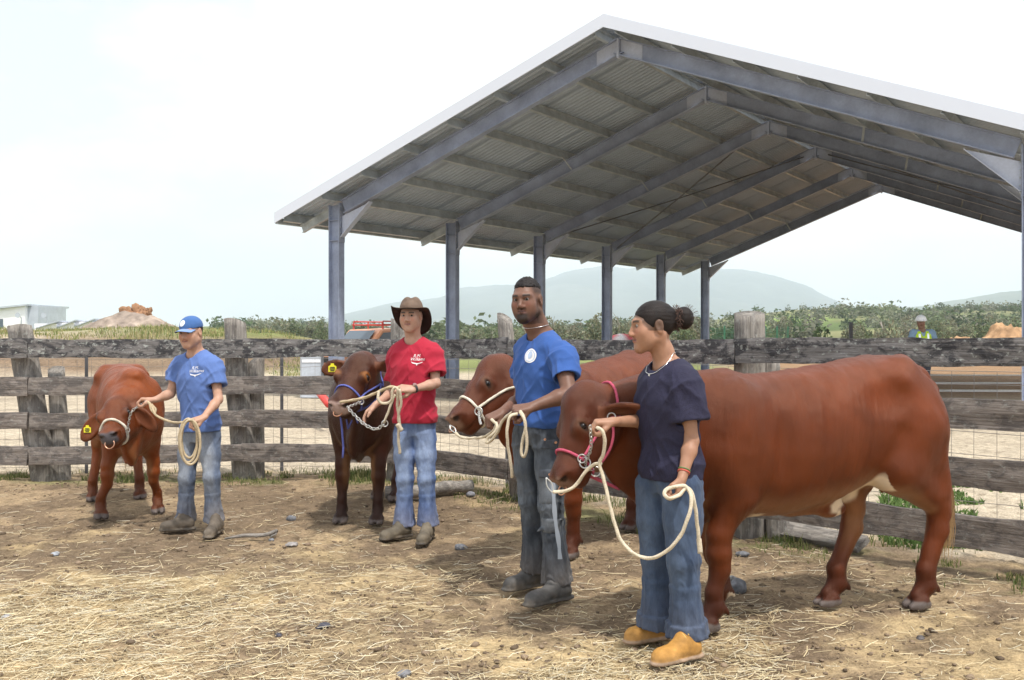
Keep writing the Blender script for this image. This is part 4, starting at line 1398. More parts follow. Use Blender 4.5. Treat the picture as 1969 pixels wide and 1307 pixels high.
def cow(name, label, C, fwd, s, hooves, head, h=.009, hue=(.235, .058, .024), bull=False, trunk=None, ears=None,
        tail=True, belly_white=False, hump=0.0, dewlap=.5, dark=0.0, tagged='L', neck_r=1.0, wide=1.0, legr=.87, face_hue=None):
    """C ground point below the trunk, fwd heading, s scale; hooves: FL FR HL HR in the cow's own frame (forward, left);
    head: dict(poll=, muzzle=, face=) in world space: poll point, muzzle tip and the direction the forehead faces"""
    fwd = unit((fwd[0], fwd[1], 0)); left = Vector((-fwd.y, fwd.x, 0)); up = Vector((0, 0, 1))
    C = Vector(C)
    def W(x, y, z): return C + fwd * (x * s) + left * (y * s) + up * (z * s)
    poll, muz = Vector(head['poll']), Vector(head['muzzle'])
    ha = (muz - poll).normalized()
    hf = Vector(head['face']); hf = (hf - ha * hf.dot(ha)).normalized()
    hs = hf.cross(ha).normalized()              # to the animal's left when hf = forehead direction and ha = down the face
    hs = -hs if hs.dot(left) < 0 and abs(hs.dot(left)) > .3 else hs
    hla = (muz - poll).length / .50
    hl = hla * head.get('scale', 1.0)
    def H(a, f, sd): return poll + ha * (a * hla) + hf * (f * hl) + hs * (sd * hl)
    # bounds
    pts = [W(-1.0, .45, -.03), W(-1.0, -.45, 0), W(1.0, .45, 1.5), W(1.0, -.45, 1.5)] + [poll + V(.32, .32, .2), poll - V(.32, .32, .2), muz + V(.2, .2, .12), muz - V(.2, .2, .12)]
    for hx, hy in hooves: pts += [W(hx + .18, hy + .15, -.03), W(hx - .18, hy - .15, -.03)]
    A = np.array([list(p) for p in pts])
    S = Sdf(A.min(0), A.max(0), h)
    st = trunk or [(-.76, 1.18, 1.00, .06), (-.73, 1.26, .88, .15), (-.65, 1.345, .78, .235), (-.50, 1.405, .745, .28), (-.30, 1.395, .685, .29),
                   (-.05, 1.355, .595, .315), (.22, 1.318, .55, .315), (.45, 1.298, .545, .285), (.64, 1.285, .57, .25), (.80, 1.22, .64, .205), (.92, 1.12, .78, .11)]
    S.loft(W(0, 0, 0), fwd, up, [(r[0] * s, r[1] * s, r[2] * s, r[3] * s * wide) for r in st], k=.06 * s, ex=2.25)
    k5 = .07 * s
    # shoulder blade, hip bones, pin bones, thighs
    for e in (-1, 1):
        S.ell(W(.56, .17 * e, .98), (.17 * s, .12 * s, .30 * s), [fwd, left, up], k=.09 * s)
        S.cone(W(-.48, .17 * e, 1.33), W(-.42, .215 * e, 1.27), .055 * s, .05 * s, k=.12 * s)
        S.cone(W(-.72, .10 * e, 1.22), W(-.70, .11 * e, 1.15), .045 * s, .05 * s, k=.08 * s)
        S.ell(W(-.53, .165 * e, .98), (.205 * s, .135 * s, .29 * s), [fwd, left, up], k=.10 * s)
    S.cone(W(-.61, 0, 1.35), W(-.75, 0, 1.275), .055 * s, .045 * s, k=.07 * s)
    # hollows before the hip, behind the shoulder and along the thigh
    for e in (-1, 1):
        S.ell(W(-.27, .32 * e, 1.20), (.12 * s, .055 * s, .08 * s), [fwd, left, up], k=.09 * s, sub=True)
        S.cone(W(.40, .325 * e, 1.16), W(.34, .335 * e, .70), .026 * s, .026 * s, k=.08 * s, sub=True)
        S.cone(W(-.60, .315 * e, 1.14), W(-.66, .285 * e, .84), .022 * s, .020 * s, k=.06 * s, sub=True)
        S.cone(W(-.38, .33 * e, .98), W(-.28, .335 * e, .76), .022 * s, .018 * s, k=.08 * s, sub=True)
    # topline
    if hump: S.ell(W(.58, 0, 1.31 + hump * .4), (.22 * s, .11 * s, (.06 + hump) * s), [fwd, left, up], k=.09 * s)
    # navel flap
    S.cone(W(.12, 0, .585), W(-.12, 0, .575), .05 * s, .045 * s, k=.08 * s, flat=(left, .55))
    S.cone(W(-.12, 0, .575), W(-.20, 0, .555 if not bull else .52), .045 * s, .03 * s, k=.05 * s, flat=(left, .6))
    if bull: S.cone(W(-.05, 0, .54), W(.06, 0, .455), .05 * s, .025 * s, k=.05 * s)
    # udder / scrotum area
    S.ell(W(-.48, 0, .755), (.12 * s, .11 * s, .085 * s), [fwd, left, up], k=.08 * s)
    if not bull:
        for e in (-1, 1):
            S.cone(W(-.43, .05 * e, .70), W(-.43, .055 * e, .645), .014 * s, .010 * s, k=.015)
            S.cone(W(-.51, .05 * e, .70), W(-.51, .055 * e, .655), .014 * s, .010 * s, k=.015)
    # ---- legs
    lr = s * legr
    for i, (hx, hy) in enumerate(hooves):
        front = i < 2
        e = 1 if i % 2 == 0 else -1
        foot = Vector((hx, hy, 0))
        def P(v): return W(v.x, v.y, v.z)
        if front:
            elbow = Vector((.55 + (hx - .6) * .25, .155 * e, .68))
            fet = foot + Vector((-.045, 0, .125))
            knee = elbow.lerp(fet, .52) + Vector((.03, 0, .01)); knee.y = elbow.y * .5 + foot.y * .5
            sh = Vector((.66, .15 * e, .90))
            S.chain([P(sh), P(elbow), P(knee + Vector((0, 0, .09)))], [.130 * lr, .108 * lr, .074 * lr], k=.06 * s)
            S.chain([P(knee + Vector((-.005, 0, .09))), P(knee), P(knee - Vector((.008, 0, .09)))], [.070 * lr, .071 * lr, .055 * lr], k=.03 * s)
            S.chain([P(knee - Vector((.008, 0, .08))), P(fet + Vector((.005, 0, .07))), P(fet)], [.055 * lr, .048 * lr, .058 * lr], k=.025 * s)
        else:
            off = hx + .60
            stifle = Vector((-.42 + off * .45, .19 * e, .78))
            fet = foot + Vector((-.055, 0, .125))
            hock = Vector((hx - .170 + off * -.10, hy * .6 + .14 * e * .4, .505))
            S.chain([P(Vector((-.56 + off * .15, .155 * e, 1.02))), P(stifle)], [.19 * lr, .135 * lr], k=.09 * s)
            S.chain([P(Vector((-.63 + off * .2, .14 * e, .95))), P(hock + Vector((.03, 0, .16)))], [.135 * lr, .086 * lr], k=.08 * s)
            S.chain([P(stifle), P(hock + Vector((.045, 0, .07)))], [.135 * lr, .076 * lr], k=.07 * s)
            S.chain([P(hock + Vector((.02, 0, .14))), P(hock + Vector((-.012, 0, .012)))], [.048 * lr, .046 * lr], k=.04 * s)
            S.chain([P(hock + Vector((.03, 0, .04))), P(hock + Vector((.035, 0, -.08))), P(fet + Vector((.005, 0, .08))), P(fet)], [.072 * lr, .064 * lr, .054 * lr, .062 * lr], k=.03 * s)
        # pastern, dew claws, cloven hoof
        S.cone(P(fet), P(foot + Vector((.0, 0, .065))), .058 * lr, .054 * lr, k=.02 * s)
        for e2 in (-1, 1):
            S.cone(P(foot + Vector((-.005, .030 * e2, .050))), P(foot + Vector((.028, .034 * e2, .026))), .036 * s, .032 * s, k=.010 * s)
            S.cone(P(foot + Vector((.02, .032 * e2, .03))), P(foot + Vector((.065, .028 * e2, .020))), .032 * s, .019 * s, k=.010 * s)
            S.cone(P(foot + Vector((-.03, .032 * e2, .03))), P(foot + Vector((.03, .034 * e2, .018))), .028 * s, .024 * s, k=.012 * s)
            S.cone(P(fet + Vector((-.045, .028 * e2, -.012))), P(fet + Vector((-.062, .03 * e2, -.035))), .017 * s, .010 * s, k=.012 * s)
    # ---- neck
    nb = W(.62, 0, 1.10); nb2 = W(.70, 0, .92)
    nh = H(.10, -.10, 0)
    nd = (nh - nb)
    mid = nb.lerp(nh, .5) + up * (.03 * s)
    crest0, crest1 = W(.55, 0, 1.185), H(.03, -.085, 0)
    S.chain([nb, mid, nh], [.225 * s * neck_r, .165 * s * neck_r, .125 * hl], k=.09 * s, flat=(left, .80))
    S.chain([crest0, crest0.lerp(crest1, .5) + up * (.02 * s), crest1], [.115 * s, .092 * s, .075 * hl], k=.08 * s)
    S.chain([nb2, nb2.lerp(H(.20, -.16, 0), .55), H(.20, -.15, 0)], [.17 * s, .125 * s, .085 * hl], k=.08 * s)
    # dewlap: a thin fold from the throat down to the brisket
    if dewlap:
        th = H(.24, -.17, 0)
        lo = W(.86, 0, .70)
        m1 = th.lerp(lo, .35) - up * (.07 * dewlap * s); m2 = th.lerp(lo, .75) - up * (.10 * dewlap * s)
        S.chain([th, m1, m2, lo, W(.70, 0, .60 - .05 * dewlap)], [.04 * s, .055 * s, .075 * s, .085 * s, .06 * s], k=.07 * s, flat=(left, .42))
    # ---- head
    ax3 = [ha, hf, hs]
    ef = head.get('eye', (.204, -.004, .1045)); ed = ef[1] + .004; es = ef[2] - .1045
    S.ell(H(.075, -.055, 0), (.135 * hl, .125 * hl, .120 * hl), ax3, k=.03)
    S.cone(H(.010, -.03, 0), H(.06, -.01, 0), .072 * hl, .085 * hl, k=.05)
    S.cone(H(.10, -.035, 0), H(.40, -.045, 0), .102 * hl, .076 * hl, k=.03, flat=(hs, .92))
    for e in (-1, 1):
        S.cone(H(.15, -.165, .055 * e), H(.38, -.105, .035 * e), .078 * hl, .045 * hl, k=.05)
        S.cone(H(.155, .012, .080 * e), H(.225, .008, .085 * e), .030 * hl, .026 * hl, k=.035)   # brow and lower orbit
        S.ell(H(.205, -.006 + ed, (.092 + es) * e), (.036 * hl, .038 * hl, .026 * hl), ax3, k=.03)
        S.cone(H(.180, .022 + ed, (.100 + es) * e), H(.178, -.030 + ed, (.104 + es) * e), .013 * hl, .012 * hl, k=.018)                # upper lid
        S.ell(H(.15, -.13, .078 * e), (.090 * hl, .080 * hl, .038 * hl), ax3, k=.05)            # cheek
        S.cone(H(.26, -.035, .080 * e), H(.36, -.065, .065 * e), .020 * hl, .018 * hl, k=.05)    # cheek bone
    S.ell(H(.430, -.045, 0), (.078 * hl, .080 * hl, .084 * hl), ax3, k=.04)
    S.ell(H(.425, -.125, 0), (.058 * hl, .032 * hl, .058 * hl), ax3, k=.022)                    # lower lip
    for e in (-1, 1):
        S.cone(H(.478, .010, .040 * e), H(.440, -.005, .066 * e), .026 * hl, .024 * hl, k=.025)
        S.cone(H(.506, .004, .040 * e), H(.462, -.004, .082 * e), .015 * hl, .008 * hl, k=.010, sub=True)   # nostril
        S.ell(H(.205, -.004 + ed, (.124 + es) * e), (.024 * hl, .0115 * hl, .016 * hl), [(hf - ha * .35).normalized(), (ha + hf * .35).normalized(), hs], k=.010, sub=True)
        S.cone(H(.51, -.098, .030 * e), H(.40, -.100, .085 * e), .006, .005, k=.010, sub=True)
    # ears
    E = ears or {}
    ear_data = []
    for e, key in ((1, 'L'), (-1, 'R')):
        base = H(*[v * (e if i == 2 else 1) for i, v in enumerate(E.get('base', (.035, -.03, .125)))])
        d = E.get(key + 'dir'); d = unit(d) if d is not None else unit(hs * e - ha * -.2)
        L = E.get('len', .20) * s
        op = E.get(key + 'open'); op = unit(op) if op is not None else unit(hf)
        op = (op - d * op.dot(d)).normalized()
        wv = d.cross(op)
        droop = V(0, 0, -E.get('droop', .03))
        c1 = base + d * (L * .52) + droop * .5
        S.cone(base - hs * (.03 * e), base + d * (L * .3), .036 * hl, .028 * hl, k=.03)
        S.ell(c1, (L * .52, .022, E.get('wid', .062) * s), [d, op, wv], k=.018)
        S.ell(c1 + op * .024 - d * (L * .02), (L * .40, .021, E.get('wid', .062) * s * .70), [d, op, wv], k=.010, sub=True)
        ear_data.append((base, d, op, wv, L, c1))
    # ---- tail root
    if tail:
        tp = [W(-.73, 0, 1.29), W(-.80, .03, 1.20), W(-.84, .07, .98), W(-.845, .09, .66)]
        S.chain(tp, [.042 * s, .036 * s, .026 * s, .020 * s], k=.03 * s)
    co, q = S.mesh()
    co = relax(co, q, 2, .5)
    me = mesh_np('body', co, q, True)
    # ---- natural relief and coat colours
    no = get_no(me)
    P_ = co - np.array(list(C))
    lx = P_ @ np.array(list(fwd)) / s; ly = P_ @ np.array(list(left)) / s; lz = P_[:, 2] / s
    hd = (co - np.array(list(poll)))
    a_ = hd @ np.array(list(ha)) / hla; f_ = hd @ np.array(list(hf)) / hl; s_ = hd @ np.array(list(hs)) / hl
    inhead = (a_ > -.12) & (np.abs(s_) < .36) & (f_ > -.22) & (a_ < .62)
    trunkm = sstep(.5, .6, lz) * sstep(.9, .5, np.abs(lx - 0))
    fold = fbm(np.stack([lx * 10 + 1.4 * lz, ly * 2, lz * 1.1], 1), 1.6, 3, 3)
    disp = .0052 * fold * trunkm * sstep(-.45, -.15, lx) + .0035 * fbm(co, 7, 3, 6)
    # skin folds on the neck
    nk = np.exp(-(((co - np.array(list(nb.lerp(nh, .45)))) / (.26 * s)) ** 2).sum(1))
    ndn = np.array(list(nd.normalized()))
    disp += .006 * nk * np.sin((co @ ndn) * 75 + 3 * fbm(co, 4, 2, 9)) * sstep(-.2, .6, fbm(co, 3, 2, 5))
    co2 = co + no * disp[:, None]
    # flat soles on the ground
    foot_m = co2[:, 2] < .03
    co2[:, 2] = np.where(co2[:, 2] < .004, .004 + .0 * co2[:, 2], co2[:, 2])
    set_co(me, co2)
    base = np.array(hue)
    n1 = fbm(co, 3.0, 3, 17); n2 = fbm(co, 9, 3, 18)
    c = base[None] * (1 + .16 * n1 + .12 * n2)[:, None]
    # darker points: lower legs, muzzle, poll, neck
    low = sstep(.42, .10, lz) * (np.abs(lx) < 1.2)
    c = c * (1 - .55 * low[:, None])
    face = inhead * sstep(-.06, .05, a_)
    if face_hue is not None: c = c + (np.array(face_hue) * (1 + .2 * n2)[:, None] - c) * (inhead * sstep(-.16, -.06, f_) * sstep(-.14, -.04, a_))[:, None]
    c = c * (1 - (face * (.40 + dark * .2))[:, None])
    if dark:
        c = c * (1 - dark * sstep(.1, .8, lx)[:, None])
    # pale inner side of legs and belly skin
    inner = sstep(.9, .35, lz) * sstep(.0, .6, -np.sign(ly) * (no @ np.array(list(left)))) * sstep(.25, .5, lz)
    c = c + (np.array([.33, .17, .075]) - c) * (.65 * inner * (1 - face))[:, None]
    und = sstep(-.35, -.85, no[:, 2]) * sstep(.45, .5, lz) * (np.abs(lx) < .75) * (1 - inhead)
    c = c + (np.array([.36, .20, .10]) - c) * (.5 * und)[:, None]
    if belly_white:
        tt = np.clip(((lx + .44) * .30 + (lz - .80) * -.22) / (.30 ** 2 + .22 ** 2), 0, 1)
        dd = np.sqrt((lx + .44 - .30 * tt) ** 2 + (lz - .80 + .22 * tt) ** 2)
        w1 = sstep(.02, -.012, dd - .088 - .035 * n2 - .02 * n1 + .035 * tt) * (np.abs(ly) < .26) * sstep(.555, .575, lz + .03 * tt) * (no[:, 2] < .25)
        w2 = sstep(.0, .2, .22 + .15 * n2 - np.abs((lx - .42) / .2)) * sstep(.63, .59, lz) * (np.abs(ly) < .14) * (no[:, 2] < -.1)
        w3 = sstep(.0, .2, .25 + .2 * n2 - np.abs((lx + .17) / .10)) * sstep(.595, .57, lz) * (np.abs(ly) < .12) * (lz > .49) * (lx < -.1)
        w = np.clip(w1 + w2 + w3, 0, 1)
        c = c + (np.array([.74, .62, .46]) - c) * w[:, None]
    # nose pad, eye rims, ears
    pad = inhead * sstep(.468, .495, a_) * sstep(-.085, -.05, f_)
    padc = np.array(head.get('pad', (.16, .10, .09)))
    c = c + (padc - c) * pad[:, None]
    for e in (-1, 1):
        ra_ = (a_ - .205) + .35 * (f_ + .004 - ed); rf_ = (f_ + .004 - ed) - .35 * (a_ - .205); r = np.sqrt(ra_ ** 2 + (rf_ / 1.9) ** 2 + ((s_ - (.11 + es) * e) / 1.8) ** 2)
        c = c + (np.array(head.get('rim', (.26, .10, .035))) - c) * (.6 * sstep(.040, .020, r))[:, None]
        c = c * (1 - .88 * sstep(.020, .013, r))[:, None]
        r2 = np.sqrt(((a_ - .485) / 1.4) ** 2 + (f_ - .001) ** 2 + ((s_ - .06 * e) / 1.3) ** 2)
        c = c * (1 - .9 * sstep(.022, .012, r2))[:, None]
    for (b0, d, op, wv, L, c1) in ear_data:
        r_ = co - np.array(list(c1))
        t = r_ @ np.array(list(d)) / L; u = r_ @ np.array(list(op)); w_ = r_ @ np.array(list(wv))
        ine = (np.abs(t) < .62) & (np.abs(u) < .05) & (np.abs(w_) < .1 * s)
        edge = ine * sstep(.25, .5, t)
        c = c * (1 - .6 * edge)[:, None]
        inn = ine * (no @ np.array(list(op)) > .1) * (np.abs(w_) < .05 * s)
        c = c + (np.array([.20, .075, .04]) - c) * (.5 * inn)[:, None]
    # hooves
    hf_ = sstep(.058 * 1, .046, lz + .012 * n2)
    c = c + (np.array([.115, .10, .095]) * (1 + .3 * n2)[:, None] - c) * hf_[:, None]
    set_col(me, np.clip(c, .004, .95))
    root = empty(name, (C.x, C.y, 0))
    tag(root, label, 'cow' if not bull else 'bull')
    body = link_mesh('body', me, M_HIDE, root)
    for e in (1, -1):
        m = MB()
        bm = bmesh.new(); bmesh.ops.create_uvsphere(bm, u_segments=16, v_segments=10, radius=.0195 * hl)
        em = bpy.data.meshes.new('eye'); bm.to_mesh(em); bm.free()
        ey_ = head.get('eye', (.204, -.004, .1045)); set_co(em, get_co(em) + np.array(list(H(ey_[0], ey_[1], ey_[2] * e))))
        em.polygons.foreach_set('use_smooth', [True] * len(em.polygons))
        link_mesh('eye', em, M_EYE, root)
    if tail:
        rg = np.random.RandomState(5)
        vs, fs, cs = [], [], []
        t0 = tp[-1]
        for i in range(260):
            a = rg.uniform(0, 6.28); r0 = .016 * math.sqrt(rg.rand())
            L = rg.uniform(.20, .42) * s
            p0 = t0 + V(math.cos(a) * r0, math.sin(a) * r0, rg.uniform(-.02, .10))
            dr = V(math.cos(a) * .045 * rg.rand(), math.sin(a) * .045 * rg.rand(), 0)
            o_ = len(vs)
            for j in range(4):
                t = j / 3
                p = p0 + dr * math.sin(t * 2.4) + V(0, 0, -L * t)
                w = .0035 * (1 - .7 * t)
                vs += [p + V(w, 0, 0), p + V(-w * .5, w, 0)]
                cs += [np.array([.16, .055, .024]) * (1 - t) + np.array([.50, .34, .17]) * t] * 2
            for j in range(3): fs.append((o_ + j * 2, o_ + j * 2 + 1, o_ + j * 2 + 3, o_ + j * 2 + 2))
        tm = mesh_np('tail_switch', np.array([list(v) for v in vs]), np.array(fs), True, np.array(cs))
        link_mesh('tail_switch', tm, M_TAIL, root)
    return dict(root=root, body=body, H=H, W=W, ha=ha, hf=hf, hs=hs, hl=hl, ears=ear_data, co=co2, up=up, fwd=fwd, left=left)

def ear_tag(cw, ear, t, w, size, label, kind='flag', flip=1):
    """yellow plastic tag on an ear: ear index 0 left / 1 right, t along the ear, w across"""
    b0, d, op, wv, L, c1 = cw['ears'][ear]
    o = c1 + d * (L * t) + wv * w + op * (.012 * flip)
    u, v_ = d, wv
    m = MB()
    if kind == 'flag':
        sc = size
        shp = [(-.5, -.45), (.5, -.45), (.5, .25), (.22, .40), (.2, .62), (-.2, .62), (-.22, .40), (-.5, .25)]
        ang = .35
        dn = V(0, 0, -1); dn = (dn - op * dn.dot(op)).normalized(); rt = dn.cross(op)
        pts = [o + rt * (x * sc) - dn * (y * sc) for x, y in shp]
        m.prism(pts, op * (.003 * flip))
        t_ = m.build('ear_tag', M_TAG, cw['root'])
        k = MB()
        for yy, ww in ((.12, .6), (-.08, .7), (-.28, .5)):
            c = o - dn * (yy * sc) + op * (.0045 * flip)
            k.prism([c + rt * (x * ww * sc / 2) - dn * (y * .06 * sc) for x, y in ((-1, -1), (1, -1), (1, 1), (-1, 1))], op * (.0006 * flip))
        k_ = k.build('tag_print', M_TAGINK, t_); k_['kind'] = 'stuff'
    else:
        pts = [o + u * (math.cos(a) * size) + v_ * (math.sin(a) * size) for a in [i * math.pi / 8 for i in range(16)]]
        m.prism(pts, op * (.006 * flip))
        t_ = m.build('ear_tag', M_TAG, cw['root'])
        k = MB(); pts = [o + op * (.006 * flip) + u * (math.cos(a) * size * .4) + v_ * (math.sin(a) * size * .4) for a in [i * math.pi / 6 for i in range(12)]]
        k.prism(pts, op * (.004 * flip)); k.build('tag_button', M_TAG, t_)
    return t_

# ---- the large red cow held by the woman
_f = V(-.94, -.342, 0)
cowD = cow('cow', 'large glossy red cow standing side-on with white patches under the belly', (1.640, 5.666, 0), _f, 1.0,
           [(.74, .15), (.51, -.16), (-.60, .15), (-.17, -.07)],
           dict(poll=at(1118, 753, 5.18), muzzle=at(1072, 930, 5.02), face=V(-.90, -.42, .12), pad=(.20, .12, .09), rim=(.10, .05, .03)),
           h=.0085, hue=(.122, .0250, .0046), belly_white=True, dewlap=.55, dark=.12,
           ears=dict(base=(.085, -.085, .125), Ldir=V(.90, -.43, .06), Lopen=V(-.1, -.55, -.8), Rdir=V(-.2, .9, .2), Ropen=V(-.9, -.3, 0), len=.215, wid=.055, droop=.0))

ear_tag(cowD, 0, -.12, .0, .014, '', 'button', -1)

# ---- the cow held by the man in cargo trousers
_f = V(-.655, -.755, 0)
cowC = cow('cow', 'red cow with rope halter, its hindquarters hidden behind the woman', (.70, 7.60, 0), _f, 1.0,
           [(.63, .14), (.42, -.20), (-.60, .15), (-.50, -.15)],
           dict(poll=at(958, 696, 6.62), muzzle=at(866, 812, 6.38), face=V(-.75, -.25, .62), pad=(.22, .13, .09), rim=(.11, .055, .035)),
           h=.010, hue=(.122, .0250, .0046), dewlap=.5,
           ears=dict(base=(.075, -.105, .130), Ldir=V(.12, -.40, -.90), Lopen=V(.35, .9, 0), Rdir=V(.2, .8, -.5), Ropen=V(-.9, -.3, 0), len=.21, wid=.060, droop=.0))
ear_tag(cowC, 0, -.25, .0, .016, '', 'button', -1)

# ---- dark bull facing the camera
_f = V(-.10, -1, 0)
cowB = cow('bull', 'dark red young bull with blue halter facing the camera', (-1.17, 9.02, 0), _f, .96,
           [(.72, .155), (.70, -.16), (-.50, .05), (-.62, -.15)],
           dict(scale=1.16, poll=at(697, 690, 8.02), muzzle=at(647, 782, 7.70), face=V(-.30, -.80, .55), eye=(.205, .012, .117), pad=(.42, .31, .28), rim=(.36, .14, .03)),
           h=.010, hue=(.052, .0120, .0048), bull=True, dewlap=.5, dark=.35, hump=.02, legr=.82, face_hue=(.125, .031, .012),
           ears=dict(Ldir=V(.96, -.1, .08), Lopen=V(.1, -.8, -.5), Rdir=V(-.93, -.15, -.22), Ropen=V(-.1, -.95, -.1), len=.20, wid=.068, droop=.01))
ear_tag(cowB, 1, .05, 0, .062, '', 'flag', 1)
ear_tag(cowB, 0, .25, .02, .015, '', 'button', 1)

# ---- the droop-eared calf
_f = V(.43, -.90, 0)
cowA = cow('calf', 'bright red calf with long drooping ears and lowered head by the blue-capped boy', (-3.42, 9.15, 0), _f, .90,
           [(.50, .24), (.60, -.27), (-.52, .18), (-.55, -.27)],
           dict(scale=1.10, poll=at(226, 774, 8.36), muzzle=at(207, 840, 7.98), face=V(-.10, -.70, .72), eye=(.205, .012, .117), pad=(.085, .085, .10), rim=(.05, .025, .02)),
           h=.010, hue=(.185, .042, .0075), bull=True, dewlap=1.0, hump=.02, wide=.86, legr=.80,
           ears=dict(Ldir=V(.72, -.1, -.72), Lopen=V(-.2, -.95, -.1), Rdir=V(-.55, -.1, -.82), Ropen=V(.2, -.95, .0), len=.30, wid=.078, droop=.03))
ear_tag(cowA, 1, .12, .02, .055, '', 'flag', 1)
# ================================================================== people
def mat_skin():
    m = Mat('skin', rough=.5, spec=.35)
    v = m.coord()
    n = m.noise(v, 30, 4); n2 = m.noise(v, 220, 2)
    m.color(m.mix(m.attr(), m.ramp(n, [(.3, (.86, .82, .80)), (.7, (1.1, 1.1, 1.08))]), .6, 'MULTIPLY'))
    m.p.inputs['Subsurface Weight'].default_value = .08
    m.p.inputs['Subsurface Radius'].default_value = (.012, .005, .003)
    m.p.inputs['Subsurface Scale'].default_value = .6
    m.bump(n2, .12, .002)
    return m.m
def mat_cloth(name, weave=500, rough=.9, amt=.35, twill=False, fscale=11):
    m = Mat(name, rough=rough, spec=.12)
    v = m.coord()
    n = m.noise(v, fscale, 5, .6); n2 = m.noise(m.coord((1, 1, .35)), weave * .35, 2)
    c = m.mix(m.attr(), m.ramp(n, [(.3, (.78, .78, .80)), (.7, (1.14, 1.14, 1.12))]), amt * 1.6, 'MULTIPLY')
    c = m.mix(c, m.ramp(n2, [(.3, (.75, .75, .75)), (.7, (1.22, 1.22, 1.22))]), amt, 'MULTIPLY')
    m.color(c)
    m.bump(m.mix(n, n2, .4), .25, .006)
    m.p.inputs['Sheen Weight'].default_value = .08
    return m.m
def mat_mesh_jersey():
    m = Mat('mesh_jersey', rough=.75, spec=.25)
    v = m.coord((1, 1, 1))
    vo = m.N.new('ShaderNodeTexVoronoi'); vo.inputs['Scale'].default_value = 165; vo.inputs['Randomness'].default_value = .35
    m.L.new(v, vo.inputs['Vector'])
    r = m.ramp(vo.outputs['Distance'], [(.16, (.35, .35, .35)), (.42, (1.35, 1.35, 1.35))])
    n = m.noise(v, 9, 4)
    c = m.mix(m.attr(), r, .85, 'MULTIPLY')
    c = m.mix(c, m.ramp(n, [(.3, (.75, .75, .78)), (.7, (1.2, 1.2, 1.2))]), .6, 'MULTIPLY')
    m.color(c); m.bump(vo.outputs['Distance'], .5, .003)
    return m.m
def mat_leather(name, rough=.6):
    m = Mat(name, rough=rough, spec=.3)
    v = m.coord()
    n = m.noise(v, 35, 5, .65); n2 = m.noise(v, 8, 3)
    c = m.mix(m.attr(), m.ramp(n, [(.3, (.72, .72, .72)), (.7, (1.2, 1.2, 1.2))]), .7, 'MULTIPLY')
    c = m.mix(c, m.ramp(n2, [(.35, (.8, .78, .75)), (.65, (1.15, 1.15, 1.15))]), .7, 'MULTIPLY')
    m.color(c); m.bump(n, .35, .004)
    return m.m
def mat_hair():
    m = Mat('hair', rough=.5, spec=.22)
    n = m.noise(m.coord((40, 40, 160)), 5, 3, .6)
    m.color(m.mix(m.attr(), m.ramp(n, [(.3, (.5, .5, .5)), (.7, (1.5, 1.45, 1.4))]), .8, 'MULTIPLY'))
    m.bump(n, .6, .003)
    return m.m
M_SKIN, M_TEE, M_DENIM = mat_skin(), mat_cloth('cotton_jersey', 600, .9, .2), mat_cloth('denim', 420, .9, .42, fscale=14)
M_JERSEY, M_BOOT, M_HAIR = mat_mesh_jersey(), mat_leather('boot_leather', .7), mat_hair()
M_FELT = mat_leather('oiled_hat', .65)
M_WHITE = Mat('white_print', (.85, .85, .86), .7).m
M_SILVER = Mat('silver', (.75, .75, .74), .25, .9).m
M_SCLERA = Mat('eye_white', (.26, .23, .21), .35, 0, .3).m
M_IRIS = Mat('eye_iris', (.015, .009, .007), .25, 0, .3).m
M_GREYBLUE = Mat('grey_blue_print', (.45, .55, .72), .7).m
M_DKSTRAP = Mat('dark_strap', (.03, .03, .035), .5).m

def nv(*a): return np.array(a, dtype=np.float32)
def perp(v, d):
    v = Vector(v); d = Vector(d)
    return (v - d * v.dot(d)).normalized()

def capcone(S, p, q, r1, r2, k=.015, flat=None, sub=False, ends=(1, 1)):
    """tapered tube with flat ends"""
    p_, q_ = np.array(list(p), dtype=np.float32), np.array(list(q), dtype=np.float32)
    d = q_ - p_; L = float(np.linalg.norm(d)); d = d / L
    if flat is not None:
        fv = np.array(list(Vector(flat[0]).normalized()), dtype=np.float32); ff = flat[1]
    def fn(X, Y, Z):
        ex, ey, ez = X - p_[0], Y - p_[1], Z - p_[2]
        u = ex * d[0] + ey * d[1] + ez * d[2]
        ex, ey, ez = ex - u * d[0], ey - u * d[1], ez - u * d[2]
        if flat is not None:
            w = ex * fv[0] + ey * fv[1] + ez * fv[2]; g = (1 / ff - 1) * w
            ex, ey, ez = ex + g * fv[0], ey + g * fv[1], ez + g * fv[2]
        rad = np.sqrt(ex * ex + ey * ey + ez * ez) - (r1 + (r2 - r1) * np.clip(u / L, 0, 1))
        if flat is not None: rad = rad * min(1, ff)
        return np.maximum(rad, np.maximum(-u, u - L))
    m = max(r1, r2) * (max(1, flat[1]) if flat else 1)
    S.put(np.minimum(p_, q_) - m, np.maximum(p_, q_) + m, fn, k, sub)

